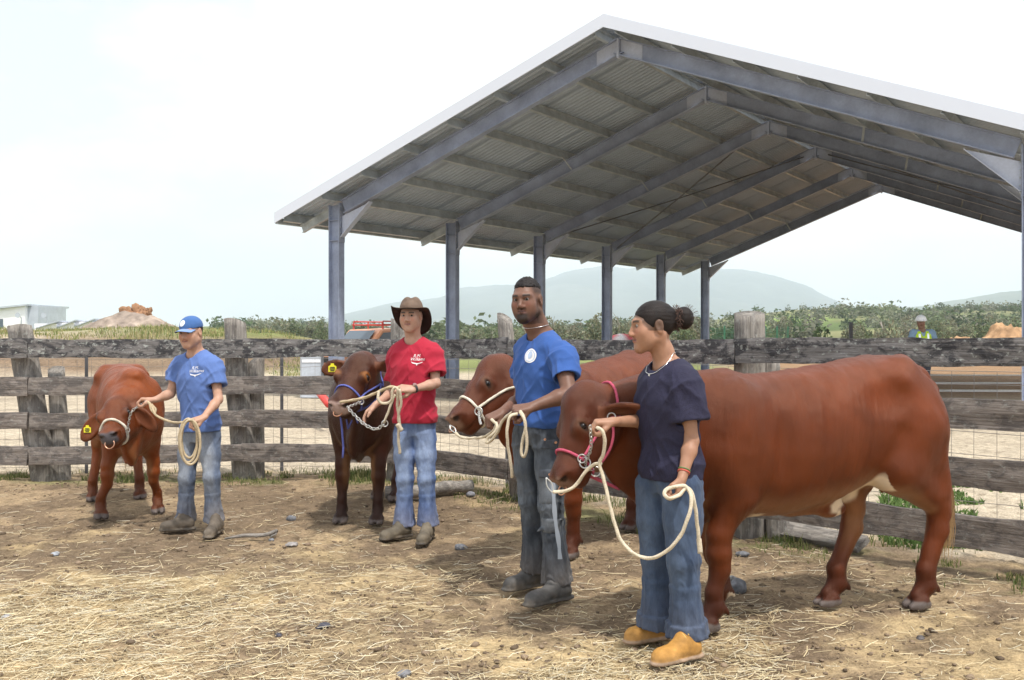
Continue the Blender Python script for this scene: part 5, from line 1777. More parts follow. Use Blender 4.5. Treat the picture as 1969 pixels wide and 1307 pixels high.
def hand(S, w, d, n, t, curls=(.9, 1.1, .7), sc=1.0, thumb='grip', spread=0.0, fcurl=(0, 0, 0, 0)):
    """hand from wrist w: d toward the knuckles, n the side the palm faces, t the thumb side"""
    w, d = Vector(w), Vector(d).normalized(); n = perp(n, d); t = perp(perp(t, d), n)
    kn = []
    for i, (o, ln) in enumerate(((.031, .95), (.0105, 1.06), (-.010, 1.0), (-.029, .80))):
        base = w + d * (.008 * sc) + t * (o * .62 * sc)
        k = w + d * ((.088 - .004 * abs(i - 1)) * sc) + t * (o * sc) - n * (.004 * sc)
        S.cone(base, k, .0165 * sc, .0125 * sc, k=.010)
        p, th, r = k, 0.0, .0105
        f_ = fcurl[i]
        dd = (d + t * (spread * (1.5 - i) * .3)).normalized()
        for j, L in enumerate((.044, .027, .021)):
            th += curls[j] + f_ * (.5 if j == 0 else .7)
            dir_ = dd * math.cos(th) + n * math.sin(th)
            q = p + dir_ * (L * ln * sc)
            S.cone(p, q, r * sc, (r - .0012) * sc, k=.003)
            p = q; r -= .0012
        kn.append(k)
    S.ell(w + d * (.045 * sc) + n * (.006 * sc), (.045 * sc, .017 * sc, .036 * sc), [d, n, t], k=.012)
    b = w + d * (.018 * sc) + t * (.020 * sc) + n * (.006 * sc)
    if thumb == 'grip':
        d1 = (d * .75 + t * .45 + n * .55).normalized(); d2 = (d * .75 - t * .15 + n * .65).normalized(); d3 = (d * .75 - t * .5 + n * .35).normalized()
    else:
        d1 = (d * .8 + t * .6 + n * .2).normalized(); d2 = (d * .9 + t * .25 + n * .3).normalized(); d3 = (d * .9 + t * .05 + n * .4).normalized()
    p1 = b + d1 * (.046 * sc); p2 = p1 + d2 * (.032 * sc); p3 = p2 + d3 * (.024 * sc)
    S.chain([b, p1, p2, p3], [.0175 * sc, .0135 * sc, .0115 * sc, .0085 * sc], k=.008)
    S.cone(w - d * (.01 * sc), w + d * (.03 * sc), .025 * sc, .022 * sc, k=.015, flat=(n, .72))
    return kn

def head_frame(c, f, u):
    f = Vector(f).normalized(); u = perp(u, f); r = u.cross(f)      # r: to the person's left
    def H(x, y, z): return Vector(c) + r * x + f * y + u * z
    return H, [r, f, u]

def add_head(S, c, f, u, sc=1.0, jaw=1.0, neck_base=None, neck_r=.056, brow=1.0, nose=1.0):
    H0, ax = head_frame(c, f, u)
    H = lambda x, y, z: H0(x * sc, y * sc, z * sc)
    E = lambda c_, r_, **k: S.ell(c_, tuple(a * sc for a in r_), ax, **k)
    E(H(0, -.018, .030), (.0755, .096, .086), k=.02)
    E(H(0, .030, -.025), (.0605, .062, .088), k=.03)
    S.cone(H(0, .068, -.098), H(0, .060, -.085), .022 * sc * jaw, .03 * sc, k=.03)
    for e in (-1, 1):
        S.cone(H(.050 * e, .002, -.058), H(.016 * e, .070, -.097), .022 * sc * jaw, .019 * sc * jaw, k=.03)
        S.cone(H(.012 * e, .088 - .004 * (1 - brow), .028), H(.046 * e, .070, .028), .0110 * sc * brow, .0105 * sc * brow, k=.026)      # brow
        E(H(.040 * e, .058, -.022), (.026, .024, .024), k=.035)                                     # cheek bone
        E(H(.032 * e, .046, -.055), (.025, .028, .030), k=.035)                                     # cheek
        E(H(.0315 * e, .096, .006), (.0150, .011, .0068), k=.012, sub=True)                          # eye socket
        S.cone(H(.0135 * e, .100, -.032), H(.010 * e, .104, -.034), .0085 * sc, .0085 * sc, k=.008)  # nostril wing
        E(H(.079 * e, -.012, -.002), (.008, .021, .033), k=.008)                                    # ear
        E(H(.088 * e, -.006, .002), (.008, .011, .018), k=.005, sub=True)
    S.chain([H(0, .084, .022), H(0, .094 + .002 * nose, -.004), H(0, .102 + .011 * nose, -.026)], [.0090 * sc, .0090 * sc, .0118 * sc * nose], k=.012)
    for z, r, x in ((-.0528, .0055, .024), (-.0618, .0065, .020)):
        S.cone(H(-x, .0805, z - .001), H(0, .0925, z), r * .7 * sc, r * sc, k=.008); S.cone(H(0, .0925, z), H(x, .0805, z - .001), r * sc, r * .7 * sc, k=.008)
    S.cone(H(-.026, .090, -.0572), H(.026, .090, -.0572), .0026, .0026, k=.004, sub=True)
    if neck_base is not None:
        nb = Vector(neck_base)
        S.chain([H(0, -.022, -.045), nb.lerp(H(0, -.022, -.045), .45), nb], [neck_r * 1.02 * sc, neck_r * sc, neck_r * 1.15 * sc], k=.03)
        for e in (-1, 1): S.cone(H(.058 * e, -.028, -.045), nb + ax[0] * (.02 * e) + ax[1] * .04, .014, .014, k=.03)
    return H, ax

def skin_colors(co, H0c, ax, sc, base, lips, brow=(.02, .014, .01), beard=0.0, hair_line=None, brow_th=.0046, soft=None):
    d = co - np.array(list(H0c))
    x = d @ np.array(list(ax[0])) / sc; y = d @ np.array(list(ax[1])) / sc; z = d @ np.array(list(ax[2])) / sc
    inh = (np.abs(x) < .1) & (y > -.13) & (y < .14) & (z > -.13) & (z < .13)
    c = np.repeat(np.array(base)[None], len(co), 0) * (1 + .06 * fbm(co, 25, 3, 3))[:, None]
    fr = inh & (y > .04)
    ml = fr * sstep(.0034, .0016, np.abs(z + .0572)) * (np.abs(x) < .025) * (y > .07)
    lp = fr * sstep(.0125, .008, np.abs(z + .0575)) * sstep(.029, .022, np.abs(x)) * (y > .075)
    c = c + (np.array(lips) - c) * (.75 * lp)[:, None]
    c = c * (1 - .6 * ml)[:, None]
    ck = fr * np.exp(-((np.abs(x) - .038) / .02) ** 2 - ((z + .02) / .02) ** 2)
    c = c + (c * np.array([1.12, .9, .88]) - c) * ck[:, None]
    arch = .0315 + 0 * x
    bz = .0265 + .004 * np.cos((np.abs(x) - .032) * 60)
    br = fr * sstep(brow_th + .003, brow_th, np.abs(z - bz)) * sstep(.011, .015, np.abs(x)) * sstep(.055, .048, np.abs(x))
    c = c + (np.array(brow) - c) * (.9 * br)[:, None]
    ey = fr * np.exp(-((np.abs(x) - .0315) / .017) ** 2 - ((z - .008) / .009) ** 2)  # eyelid shadow put into the skin colour around the eyes
    c = c * (1 - .45 * ey)[:, None]
    if soft is not None:
        dpl = (y - .062) * .84 - (z - .036) * .54
        sh_ = inh * sstep(.016, .0, dpl + .004 * fbm(co, 160, 2, 5)) * (z > -.02)
        c = c + (np.array(soft) - c) * (.8 * sh_)[:, None]
    if hair_line is not None:
        fd = inh * sstep(.02, .05, z + .5 * np.maximum(0, -y)) * sstep(.055, .03, y) * (np.abs(x) > .035) * sstep(.02, -.01, y - .06 + .6 * (z - .05))
        c = c + (np.array(brow) - c) * (.72 * fd)[:, None]
    if beard:
        jawm = inh * sstep(-.050, -.085, z - .25 * np.maximum(0, -(y - .03))) * sstep(-.04, .0, y)
        mus = fr * sstep(.007, .004, np.abs(z + .043)) * (np.abs(x) < .028)
        gt = fr * sstep(-.062, -.078, z) * sstep(.044, .016, np.abs(x))
        side = inh * sstep(.052, .060, np.abs(x)) * sstep(.02, .0, z) * sstep(-.005, .01, y) * sstep(.055, .035, y)
        bm_ = np.clip(.60 * gt + .50 * mus + .50 * jawm + .42 * side, 0, .90) * beard
        c = c + (np.array(brow) - c) * bm_[:, None]
    return c

def eyes(parent, c, f, u, sc, gaze):
    H0, ax = head_frame(c, f, u)
    H = lambda x, y, z: H0(x * sc, y * sc, z * sc)
    g = Vector(gaze).normalized()
    for e in (-1, 1):
        o = H(.0315 * e, .0775, .008)
        bm = bmesh.new(); bmesh.ops.create_uvsphere(bm, u_segments=14, v_segments=10, radius=.0118 * sc)
        me = bpy.data.meshes.new('eye'); bm.to_mesh(me); bm.free()
        co = get_co(me)
        me.materials.append(M_SCLERA); me.materials.append(M_IRIS)
        mi = []
        Rm = g.to_track_quat('Z', 'Y').to_matrix()
        for p in me.polygons: mi.append(1 if p.center.z > .0118 * sc * .72 else 0)
        me.polygons.foreach_set('material_index', mi)
        set_co(me, (np.array(Rm) @ co.T).T + np.array(list(o)))
        me.polygons.foreach_set('use_smooth', [True] * len(me.polygons))
        link_mesh('eye', me, None, parent)

def bounds(pts, pad=.12):
    A = np.array([list(p) for p in pts]); return A.min(0) - pad, A.max(0) + pad

def finish(S, name, mat, parent, colfn, disp=None, rl=1):
    co, q = S.mesh()
    co = relax(co, q, rl, .5)
    me = mesh_np(name, co, q, True)
    no = get_no(me)
    if disp is not None:
        co = co + no * disp(co, no)[:, None]; set_co(me, co)
    set_col(me, np.clip(colfn(co, no), .002, .95))
    return link_mesh(name, me, mat, parent)

def ridged(co, sc, seed, stretch=(1, 1, 1)):
    n = vnoise(co * np.array(stretch), sc, seed)
    return np.maximum(0, 1 - np.abs(n) * 1.7) ** 1.6 * 1.6 - .35

def boot(parent, heel, toe, name, h_top, col, sole_col, vox=.006, wid=1.0, shaft=None, rise=.0):
    """heel and toe ground points; shaft: ankle point"""
    heel, toe = Vector(heel), Vector(toe)
    d = (toe - heel); L = d.length; d.normalize(); sd = V(0, 0, 1).cross(d); up = V(0, 0, 1)
    P = lambda x, y, z: heel + d * (x * L) + sd * (y * wid) + up * z
    lo, hi = bounds([P(-.1, -.05, 0), P(1.1, .05, 0), P(-.1, .05, h_top), P(1.1, -.05, h_top), P(-.1, -.05, h_top)], .03)
    S = Sdf(lo, hi, vox)
    S.cone(P(.16, 0, .052), P(.48, 0, .058), .040 * wid, .044 * wid, k=.02)
    S.cone(P(.45, .0, .055), P(.84, .004, .045), .044 * wid, .040 * wid, k=.03)
    S.cone(P(.70, -.012, .040), P(.90, .0, .038), .034 * wid, .034 * wid, k=.03)
    S.cone(P(.70, .014, .040), P(.88, .006, .038), .034 * wid, .032 * wid, k=.03)
    ank = Vector(shaft) if shaft is not None else P(.2, 0, h_top)
    S.cone(P(.20, 0, .06), ank, .043 * wid, .047 * wid, k=.04)
    S.cone(P(.42, 0, .07), ank.lerp(P(.25, 0, h_top), .5) + d * .02, .036 * wid, .040 * wid, k=.04)
    # welt and sole
    for a, b, r in ((.10, .5, .046), (.5, .90, .051)):
        S.cone(P(a, 0, .016), P(b, 0, .016), r * wid, r * wid, k=.008, flat=(up, .34))
    S.cone(P(.10, 0, .008), P(.24, 0, .008), .04 * wid, .042 * wid, k=.005, flat=(up, .35))
    S.cut(heel + up * .003, -up, .003)
    def cf(co, no):
        n = fbm(co, 16, 3, 5)
        c = np.array(col)[None] * (1 + .3 * n)[:, None]
        z = co[:, 2] - heel.z
        c = c + (np.array(sole_col) - c) * sstep(.030, .024, z)[:, None]
        dust = sstep(.09, .02, z) * (.15 + .25 * n)
        return c + (np.array([.30, .24, .17]) - c) * np.clip(dust, 0, .5)[:, None]
    return finish(S, name, M_BOOT, parent, cf, lambda co, no: .0012 * fbm(co, 45, 2, 4))

def text_decal(parent, name, body, size, origin, right, up, normal, target_me, mat, extra=None, shear=.25, off=.003):
    """flat lettering draped on the cloth"""
    cu = bpy.data.curves.new(name, 'FONT'); cu.body = body; cu.size = size; cu.shear = shear; cu.align_x = 'CENTER'; cu.space_line = .78
    cu.resolution_u = 3
    tmp = bpy.data.objects.new('tmp_text', cu); COL.objects.link(tmp)
    dg = bpy.context.evaluated_depsgraph_get(); dg.update()
    me = bpy.data.meshes.new_from_object(tmp.evaluated_get(dg))
    bpy.data.objects.remove(tmp)
    co = get_co(me)
    drape(me, co, origin, right, up, normal, target_me, off)
    me.materials.clear()
    return link_mesh(name, me, mat, parent)

def drape(me, co2d, origin, right, up, normal, target_me, off=.003):
    tv = [v.co.copy() for v in target_me.vertices]; tp_ = [p.vertices[:] for p in target_me.polygons]
    bvh = BVHTree.FromPolygons(tv, tp_)
    out = []
    for c in co2d:
        o = Vector(origin) + Vector(right) * float(c[0]) + Vector(up) * float(c[1]) + Vector(normal) * .2
        h = bvh.ray_cast(o, -Vector(normal))
        p = h[0] + Vector(normal) * off if h[0] is not None else o - Vector(normal) * .2
        out.append(list(p))
    set_co(me, np.array(out))

def disc_decal(parent, name, r, origin, right, up, normal, target_me, mat, off=.003, hole=0.0, rings=4, squash=1.0):
    vs, fs = [(0, 0)], []
    n = 20
    for i in range(1, rings + 1):
        for k in range(n):
            a = 2 * math.pi * k / n
            vs.append((math.cos(a) * r * i / rings, math.sin(a) * r * squash * i / rings))
    for k in range(n): fs.append((0, 1 + k, 1 + (k + 1) % n))
    for i in range(rings - 1):
        for k in range(n):
            a, b = 1 + i * n + k, 1 + i * n + (k + 1) % n
            fs.append((a, a + n, b + n, b))
    if hole:
        fs = [f for f in fs if all(math.hypot(*vs[j]) > hole * r for j in f)]
    me = bpy.data.meshes.new(name); me.from_pydata([(x, y, 0) for x, y in vs], [], fs)
    me.polygons.foreach_set('use_smooth', [True] * len(me.polygons)); me.update()
    drape(me, np.array(vs), origin, right, up, normal, target_me, off)
    return link_mesh(name, me, mat, parent)

def torso_st(H_, sh, ch, wa, hp, df=1.0, loose=0.0, up_to=1.0):
    """stations for a torso loft along the spine: (t, front, back, half width)"""
    g = loose
    return [(-.04 * H_, .085 * df + g, -.105 * df - g, hp * .92 + g), (.05 * H_, .098 * df + g, -.112 * df - g, hp + g), (.24 * H_, .092 * df + g, -.088 * df - g, wa + g),
            (.42 * H_, .100 * df + g, -.090 * df - g, (wa + ch) / 2 + g), (.64 * H_, .108 * df + g, -.098 * df - g, ch + g), (.82 * H_, .088 * df + g, -.096 * df - g, ch * .97 + g),
            (.93 * H_, .060 * df + g * .8, -.082 * df - g * .8, ch * .72 + g), (1.0 * H_, .040 * df, -.068 * df, .062 + g * .5)]

def person(spec):
    """builds body, shirt, trousers and boots from joints given in world space"""
    J = spec['J']; vox = spec.get('vox', .005)
    root = empty('person', (J['pelvis'].x, J['pelvis'].y, 0))
    tag(root, spec['label'], 'person')
    pel, nb = J['pelvis'], J['neck']
    spine = (nb - pel); SH = spine.length; su = spine.normalized()
    tf = perp(spec['chest'], su); ts = su.cross(tf)             # ts: to the person's left
    hc, hf, hu = J['head'], spec['face'], spec.get('headup', V(0, 0, 1))
    hsz = spec.get('hsz', 1.0)
    W = spec.get('w', 1.0)
    arms = {}
    for e, k in ((1, 'L'), (-1, 'R')):
        arms[k] = (J['sh' + k], J['el' + k], J['wr' + k])
    # ---------------- body (skin)
    allp = [hc + V(0, 0, .15), pel, nb] + [p for a in arms.values() for p in a] + [J['wrL'] + spec['handL'][0] * .15, J['wrR'] + spec['handR'][0] * .15]
    lo, hi = bounds(allp, .11)
    S = Sdf(lo, hi, vox)
    H, ax = add_head(S, hc, hf, hu, hsz, spec.get('jaw', 1.0), nb - su * .03, spec.get('neck_r', .056), spec.get('brow_s', 1.0), spec.get('nose', 1.0))
    ar = spec.get('arm_r', 1.0)
    st = torso_st(SH, 0, .150 * W, .118 * W, .135 * W, .92, -.012)
    S.loft(pel, su, tf, st, k=.03, ex=2.3)
    for k in ('L', 'R'):
        sh, el, wr = arms[k]
        S.cone(nb - su * .05, sh, .045, .050 * ar, k=.04)
        S.chain([sh, sh.lerp(el, .45), el], [.052 * ar, .047 * ar, .038 * ar], k=.025)
        S.chain([el, el.lerp(wr, .28), wr], [.038 * ar, .041 * ar, .0255 * ar], k=.02)
        hd, hn, ht, kw = spec['hand' + k]
        hand(S, wr, hd, hn, ht, **kw)
    bare = spec['skin']
    body = finish(S, 'body', M_SKIN, root, lambda co, no: skin_colors(co, hc, ax, hsz, bare, spec['lips'], beard=spec.get('beard', 0), hair_line=spec.get('fade'), soft=spec.get('soft_hair'), brow=spec.get('brow', (.02, .013, .01))), rl=1)
    eyes(root, hc, hf, hu, hsz, spec.get('gaze', hf))
    # ---------------- shirt
    hem = spec.get('hem', -.05)                                 # along the spine, metres above the pelvis joint
    sl = spec.get('sleeve', .55)
    loose = spec.get('loose', .022)
    pts = [pel - su * .15, nb + su * .05] + [arms[k][0].lerp(arms[k][1], 1.1) for k in arms]
    lo, hi = bounds(pts, .2)
    S = Sdf(lo, hi, vox * 1.15)
    st = torso_st(SH, 0, .158 * W, spec.get('waist', .132) * W, spec.get('hipw', .150) * W, spec.get('depth', 1.0), loose)
    st[0] = (hem, st[0][1] + .004, st[0][2] - .004, st[0][3] + .012)
    if hem > -.02: st[1] = (max(.05 * SH, hem + .04),) + st[1][1:]
    S.loft(pel, su, tf, st, k=.02, ex=2.4)
    for k in ('L', 'R'):
        sh, el, wr = arms[k]
        cuff = sh.lerp(el, sl)
        S.cone(nb - su * .060, sh - su * .012, .046 + loose * .3, .050 * ar + loose * .45, k=.05)
        S.cone(sh - su * .006, sh.lerp(el, .15), .052 * ar + loose * .5, .058 * ar + loose * .8, k=.04)
        capcone(S, sh.lerp(el, .06), cuff, .055 * ar + loose * .7, .056 * ar + loose * spec.get('cuff', 1.25), k=.03)
    # openings at hem, cuffs and neck
    S.cut(pel + su * (hem + .002), -su, .003)
    for k in ('L', 'R'):
        sh, el, wr = arms[k]; dv = (el - sh).normalized(); cuff = sh.lerp(el, sl)
        capcone(S, cuff - dv * .03, cuff + dv * .02, .048 * ar + loose * .85, .050 * ar + loose * 1.1, k=.004, sub=True)
    Hn = nb + tf * spec.get('neck_off', .012)
    capcone(S, Hn - su * .075, Hn + su * .12, spec.get('neck_open', .064), spec.get('neck_open', .064) + .012, k=.008, sub=True)
    S.cone(Hn + tf * .035 - su * .025, Hn + tf * .06 + su * .02, .045, .05, k=.02, sub=True)
    scol = np.array(spec['shirt'])
    fs_ = spec.get('fold', 1.0)
    armc = {k: np.array(list(arms[k][0].lerp(arms[k][1], .3))) for k in arms}
    def sdisp(co, no):
        P = co - np.array(list(pel))
        z = P @ np.array(list(su)); x = P @ np.array(list(ts))
        q = np.stack([x * 1.0 + .55 * z * np.sign(x), P @ np.array(list(tf)), z], 1)
        q2 = np.stack([x * .8 - .9 * z, P @ np.array(list(tf)), z * .6 + .5 * x], 1)
        f = .40 * ridged(q, 1, 2, (7.5, 5, 3.0)) + .40 * ridged(q2, 1, 4, (12, 7, 5)) + .30 * ridged(q, 1, 14, (19, 12, 7)) + .15 * vnoise(q, 24, 7)
        lowm = .50 + .60 * sstep(.5 * SH, .05 * SH, z)
        pit = sum(np.exp(-((co - armc[k]) ** 2).sum(1) / .012) for k in arms)
        d = fs_ * .0185 * (f - .1) * np.clip(lowm + pit, 0, 1.3)
        return d * sstep(SH * 1.0, SH * .85, z) * (.25 + .75 * sstep(hem, hem + .05, z))
    shirt = finish(S, 'shirt', spec.get('shirt_mat', M_TEE), root, lambda co, no: scol[None] * (1 + .05 * fbm(co, 6, 2, 4))[:, None], sdisp, rl=2)
    # ribbed collar
    # ---------------- trousers
    hipL, hipR = J['hipL'], J['hipR']
    pts = [pel + su * .12, J['knL'], J['knR'], J['anL'], J['anR'], hipL, hipR]
    lo, hi = bounds(pts, .17); lo[2] = min(lo[2], 0)
    S = Sdf(lo, hi, vox * 1.25)
    tl = spec.get('tl', 1.0)
    S.loft(pel, su, tf, [(-.10, .085 * tl, -.115, .135 * W), (-.03, .104 * tl, -.128, .158 * W), (.06, .102, -.118, .150 * W), (.14, .098, -.10, .140 * W)], k=.03, ex=2.3)
    bell = spec.get('bell', .075)
    for k in ('L', 'R'):
        hp, kn, an = J['hip' + k], J['kn' + k], J['an' + k]
        S.chain([hp, hp.lerp(kn, .45), kn], [.098 * tl, .088 * tl, .070 * tl], k=.03)
        ca = kn.lerp(an, .35)
        S.chain([kn, ca], [.070 * tl, .068 * tl], k=.02)
        capcone(S, ca, an, .067 * tl, bell, k=.02)
        if spec.get('roll'):
            cd0 = (an - ca).normalized(); capcone(S, an - cd0 * .062, an + cd0 * .004, bell + .006, bell + .012, k=.006)
        cd = (an - ca).normalized()
        capcone(S, an - cd * .03, an + cd * .03, bell - .012, bell - .008, k=.004, sub=True)
    S.cut(pel + su * .145, su, .003)
    S.cut(V(0, 0, spec.get('tcut', .035)), V(0, 0, -1), .003)
    tcol, twear = np.array(spec['jeans']), np.array(spec['wear'])
    legs = {k: (np.array(list(J['hip' + k])), np.array(list(J['kn' + k])), np.array(list(J['an' + k]))) for k in ('L', 'R')}
    tfold = spec.get('tfold', 1.0)
    def leg_axis(co):
        best = None
        for k in legs:
            h_, n_, a_ = legs[k]
            c_ = np.where((co[:, 2] > n_[2])[:, None], n_ + (h_ - n_) * np.clip((co[:, 2] - n_[2]) / (h_[2] - n_[2]), 0, 1)[:, None],
                          a_ + (n_ - a_) * np.clip((co[:, 2] - a_[2]) / (n_[2] - a_[2]), 0, 1)[:, None])
            r = co - c_; dd = (r[:, :2] ** 2).sum(1)
            if best is None: best = (dd, r)
            else:
                m = dd < best[0]
                best = (np.where(m, dd, best[0]), np.where(m[:, None], r, best[1]))
        return best[1]
    def tdisp(co, no):
        z = co[:, 2]; r = leg_axis(co)
        an_ = np.arctan2(r[:, 1], r[:, 0])
        q = np.stack([np.cos(an_), np.sin(an_), z * 9], 1)
        kz = (legs['L'][1][2] + legs['R'][1][2]) / 2; hz = pel.z
        m_ank = sstep(.30, .08, z); m_kn = np.exp(-((z - kz) / .12) ** 2); m_cr = np.exp(-((z - hz + .09) / .10) ** 2)
        horiz = ridged(q, 1, 3, (1.1, 1.1, 1.6)); diag = ridged(q + .0, 1, 6, (1.6, 1.6, .9)); fine = vnoise(q, 2.6, 8)
        lng = ridged(np.stack([np.cos(an_) * 2.4, np.sin(an_) * 2.4, z * 1.3], 1), 1, 9)
        fine2 = ridged(np.stack([np.cos(an_) * 2.0, np.sin(an_) * 2.0, z * 22 + 2.5 * np.cos(an_ * 2 + 1)], 1), 1, 12)
        return tfold * (.0050 * horiz * (m_ank * 1.3 + m_kn * .8 + m_cr * .6) + .0030 * diag * (.35 + m_kn * .5) + .0024 * fine + .0030 * fine2 * (.25 + m_kn * .6 + m_ank * .7 + m_cr * .5) + .0060 * lng * (.5 + .3 * m_ank) - .003)
    def tcf(co, no):
        z = co[:, 2]; r = leg_axis(co)
        n = fbm(co, 5, 3, 4); n2 = fbm(co * np.array([1, 1, .4]), 30, 3, 2)
        front = sstep(.1, .9, (r / (np.linalg.norm(r, axis=1)[:, None] + 1e-6)) @ np.array(list(tf)))
        kz = (legs['L'][1][2] + legs['R'][1][2]) / 2
        w = spec.get('wearamt', .6) * np.clip(front * (.55 * np.exp(-((z - kz - .22) / .2) ** 2) + .45 * np.exp(-((z - kz) / .1) ** 2)) + .25 * n + .12 * n2, 0, 1)
        c = tcol[None] * (1 + .14 * n2)[:, None]
        c = c + (twear - c) * w[:, None]
        dust = sstep(.35, .0, z) * spec.get('dust', .3) * (1 + .6 * n)
        return c + (np.array([.33, .26, .19]) - c) * np.clip(dust, 0, .6)[:, None]
    trousers = finish(S, 'trousers', M_DENIM, root, tcf, tdisp, rl=1)
    # ---------------- boots
    for k in ('L', 'R'):
        heel, toe = J['he' + k], J['to' + k]
        boot(root, heel, toe, 'boot', .16, spec['boot'], spec['sole'], vox * 1.1, spec.get('bootw', 1.0), J['an' + k] + V(0, 0, .02))
    return dict(root=root, body=body, shirt=shirt, trousers=trousers, H=H, ax=ax, tf=tf, ts=ts, su=su, hc=hc, hsz=hsz, pel=pel, nb=nb, SH=SH)

def ground_pt(px, py):
    Y = CAM_H * FPX / (py - HYP)
    p = at(px, py, Y); p.z = 0.0
    return p

def dz(p, d):
    """same line of sight, moved d metres in depth"""
    Y = p.y + d
    return V(p.x * Y / p.y, Y, CAM_H + (p.z - CAM_H) * Y / p.y)
# ------------------------------------------------------------------ boy with the blue cap
Y1 = 8.05
fA = V(-.45, -.89, 0)
J = dict(head=at(367, 639, 8.0), neck=at(377, 673, 8.06), pelvis=at(384, 825, Y1),
         shL=at(412, 698, 8.02), elL=at(420, 768, 7.93), wrL=at(391, 803, 7.74),
         shR=at(346, 696, 8.10), elR=at(328, 757, 8.08), wrR=at(296, 769, 8.02),
         hipL=at(403, 838, 8.04), hipR=at(364, 838, 8.10), knL=at(407, 918, 7.95), knR=at(359, 920, 8.06),
         anL=at(411, 1001, 8.03), anR=at(357, 1000, 8.14),
         heL=ground_pt(424, 1019), toL=ground_pt(398, 1038), heR=ground_pt(374, 1019), toR=ground_pt(310, 1023))
pA = person(dict(J=J, label='boy in blue t-shirt and blue cap holding a coiled rope', chest=fA, face=V(-.30, -.93, -.14), headup=V(-.04, 0, 1), gaze=V(.15, -1, 0),
    handL=(V(-.75, -.35, -.25), V(-.1, .25, -1), V(-.5, -.8, .3), dict(curls=(1.0, 1.3, .8))),
    handR=(V(-1, -.1, .05), V(0, -.1, -1), V(-.1, -1, .1), dict(curls=(.8, 1.2, .8))),
    skin=(.46, .27, .19), lips=(.36, .15, .12), shirt=(.105, .175, .41), jeans=(.105, .135, .20), wear=(.36, .38, .40), wearamt=.85, boot=(.115, .095, .075), sole=(.06, .055, .05),
    w=.97, loose=.020, sleeve=.62, cuff=1.5, hem=-.02, vox=.0055, tl=.84, bell=.076, bootw=.88, arm_r=.86, neck_r=.050, hsz=.97, brow_s=.85, nose=.9))

# ------------------------------------------------------------------ boy in red with the hat
fB = V(-.25, -.97, 0)
J = dict(head=at(790, 607, 7.74), neck=at(795, 647, 7.80), pelvis=at(797, 812, 7.79),
         shL=at(832, 673, 7.76), elL=at(838, 737, 7.68), wrL=at(794, 748, 7.50),
         shR=at(765, 675, 7.84), elR=at(757, 752, 7.90), wrR=at(722, 778, 7.66),
         hipL=at(818, 838, 7.78), hipR=at(777, 838, 7.80), knL=at(820, 920, 7.72), knR=at(779, 920, 7.76),
         anL=at(823, 1008, 7.76), anR=at(777, 1008, 7.80),
         heL=ground_pt(828, 1030), toL=ground_pt(808, 1051), heR=ground_pt(790, 1031), toR=ground_pt(733, 1041))
pB = person(dict(J=J, label='boy in red t-shirt, blue jeans and brown wide-brimmed hat', chest=fB, face=V(-.20, -.96, -.08), gaze=V(.1, -1, 0),
    handL=(V(-.85, -.35, .05), V(-.15, .6, -.8), V(-.2, -.6, .6), dict(curls=(.5, .9, .6))),
    handR=(V(-.62, -.2, -.6), V(.5, -.1, -.6), V(-.3, -.9, .1), dict(curls=(.35, .4, .3), thumb='open')),
    skin=(.46, .28, .205), lips=(.38, .17, .14), shirt=(.40, .026, .050), jeans=(.095, .15, .31), wear=(.40, .48, .60), wearamt=.7, boot=(.135, .115, .085), sole=(.07, .06, .05),
    w=1.0, loose=.022, sleeve=.72, cuff=1.5, hem=-.005, vox=.0055, tl=.86, bell=.082, bootw=.88, arm_r=.88, neck_r=.050, hsz=.98, jaw=.92, brow_s=.85, nose=.9))

# ------------------------------------------------------------------ man in cargo trousers
fC = V(-.80, -.60, 0)
J = dict(head=at(1013, 578, 5.98), neck=at(1040, 634, 6.05), pelvis=at(1032, 822, 6.05),
         shL=at(1080, 677, 5.90), elL=at(1094, 757, 5.74), wrL=at(1021, 783, 5.66),
         shR=at(1016, 664, 6.20), elR=at(1000, 770, 6.22), wrR=at(965, 793, 5.98),
         hipL=at(1056, 842, 5.98), hipR=at(1014, 842, 6.12), knL=at(1060, 972, 5.88), knR=at(1022, 965, 6.10),
         anL=at(1072, 1118, 5.94), anR=at(1030, 1092, 6.20),
         heL=ground_pt(1098, 1150), toL=ground_pt(1012, 1169), heR=ground_pt(1046, 1124), toR=ground_pt(972, 1139))
pC = person(dict(J=J, label='bearded man in blue t-shirt and dark cargo trousers holding a looped rope', chest=fC, fade=1, face=V(-.36, -.92, -.05), headup=V(-.06, 0, 1), gaze=V(-.15, -1, 0),
    handL=(V(-.95, -.15, -.15), V(.1, .4, -.9), V(-.2, -.8, .5), dict(curls=(1.2, 1.4, .8), sc=1.06)),
    handR=(V(-.75, -.4, -.35), V(.1, .3, -.9), V(-.3, -.8, .5), dict(curls=(1.1, 1.3, .8), sc=1.04)),
    skin=(.165, .085, .058), lips=(.17, .075, .065), brow=(.012, .009, .008), beard=1.0, shirt=(.045, .108, .33), jeans=(.040, .048, .062), wear=(.24, .27, .31), wearamt=.70,
    boot=(.085, .082, .08), sole=(.09, .085, .08), dust=.22, w=1.05, loose=.012, sleeve=.62, cuff=1.4, hem=.005, vox=.005, tl=.95, bell=.088, arm_r=1.06, neck_r=.060, jaw=1.05, hsz=1.05, tfold=1.25, bootw=.98))

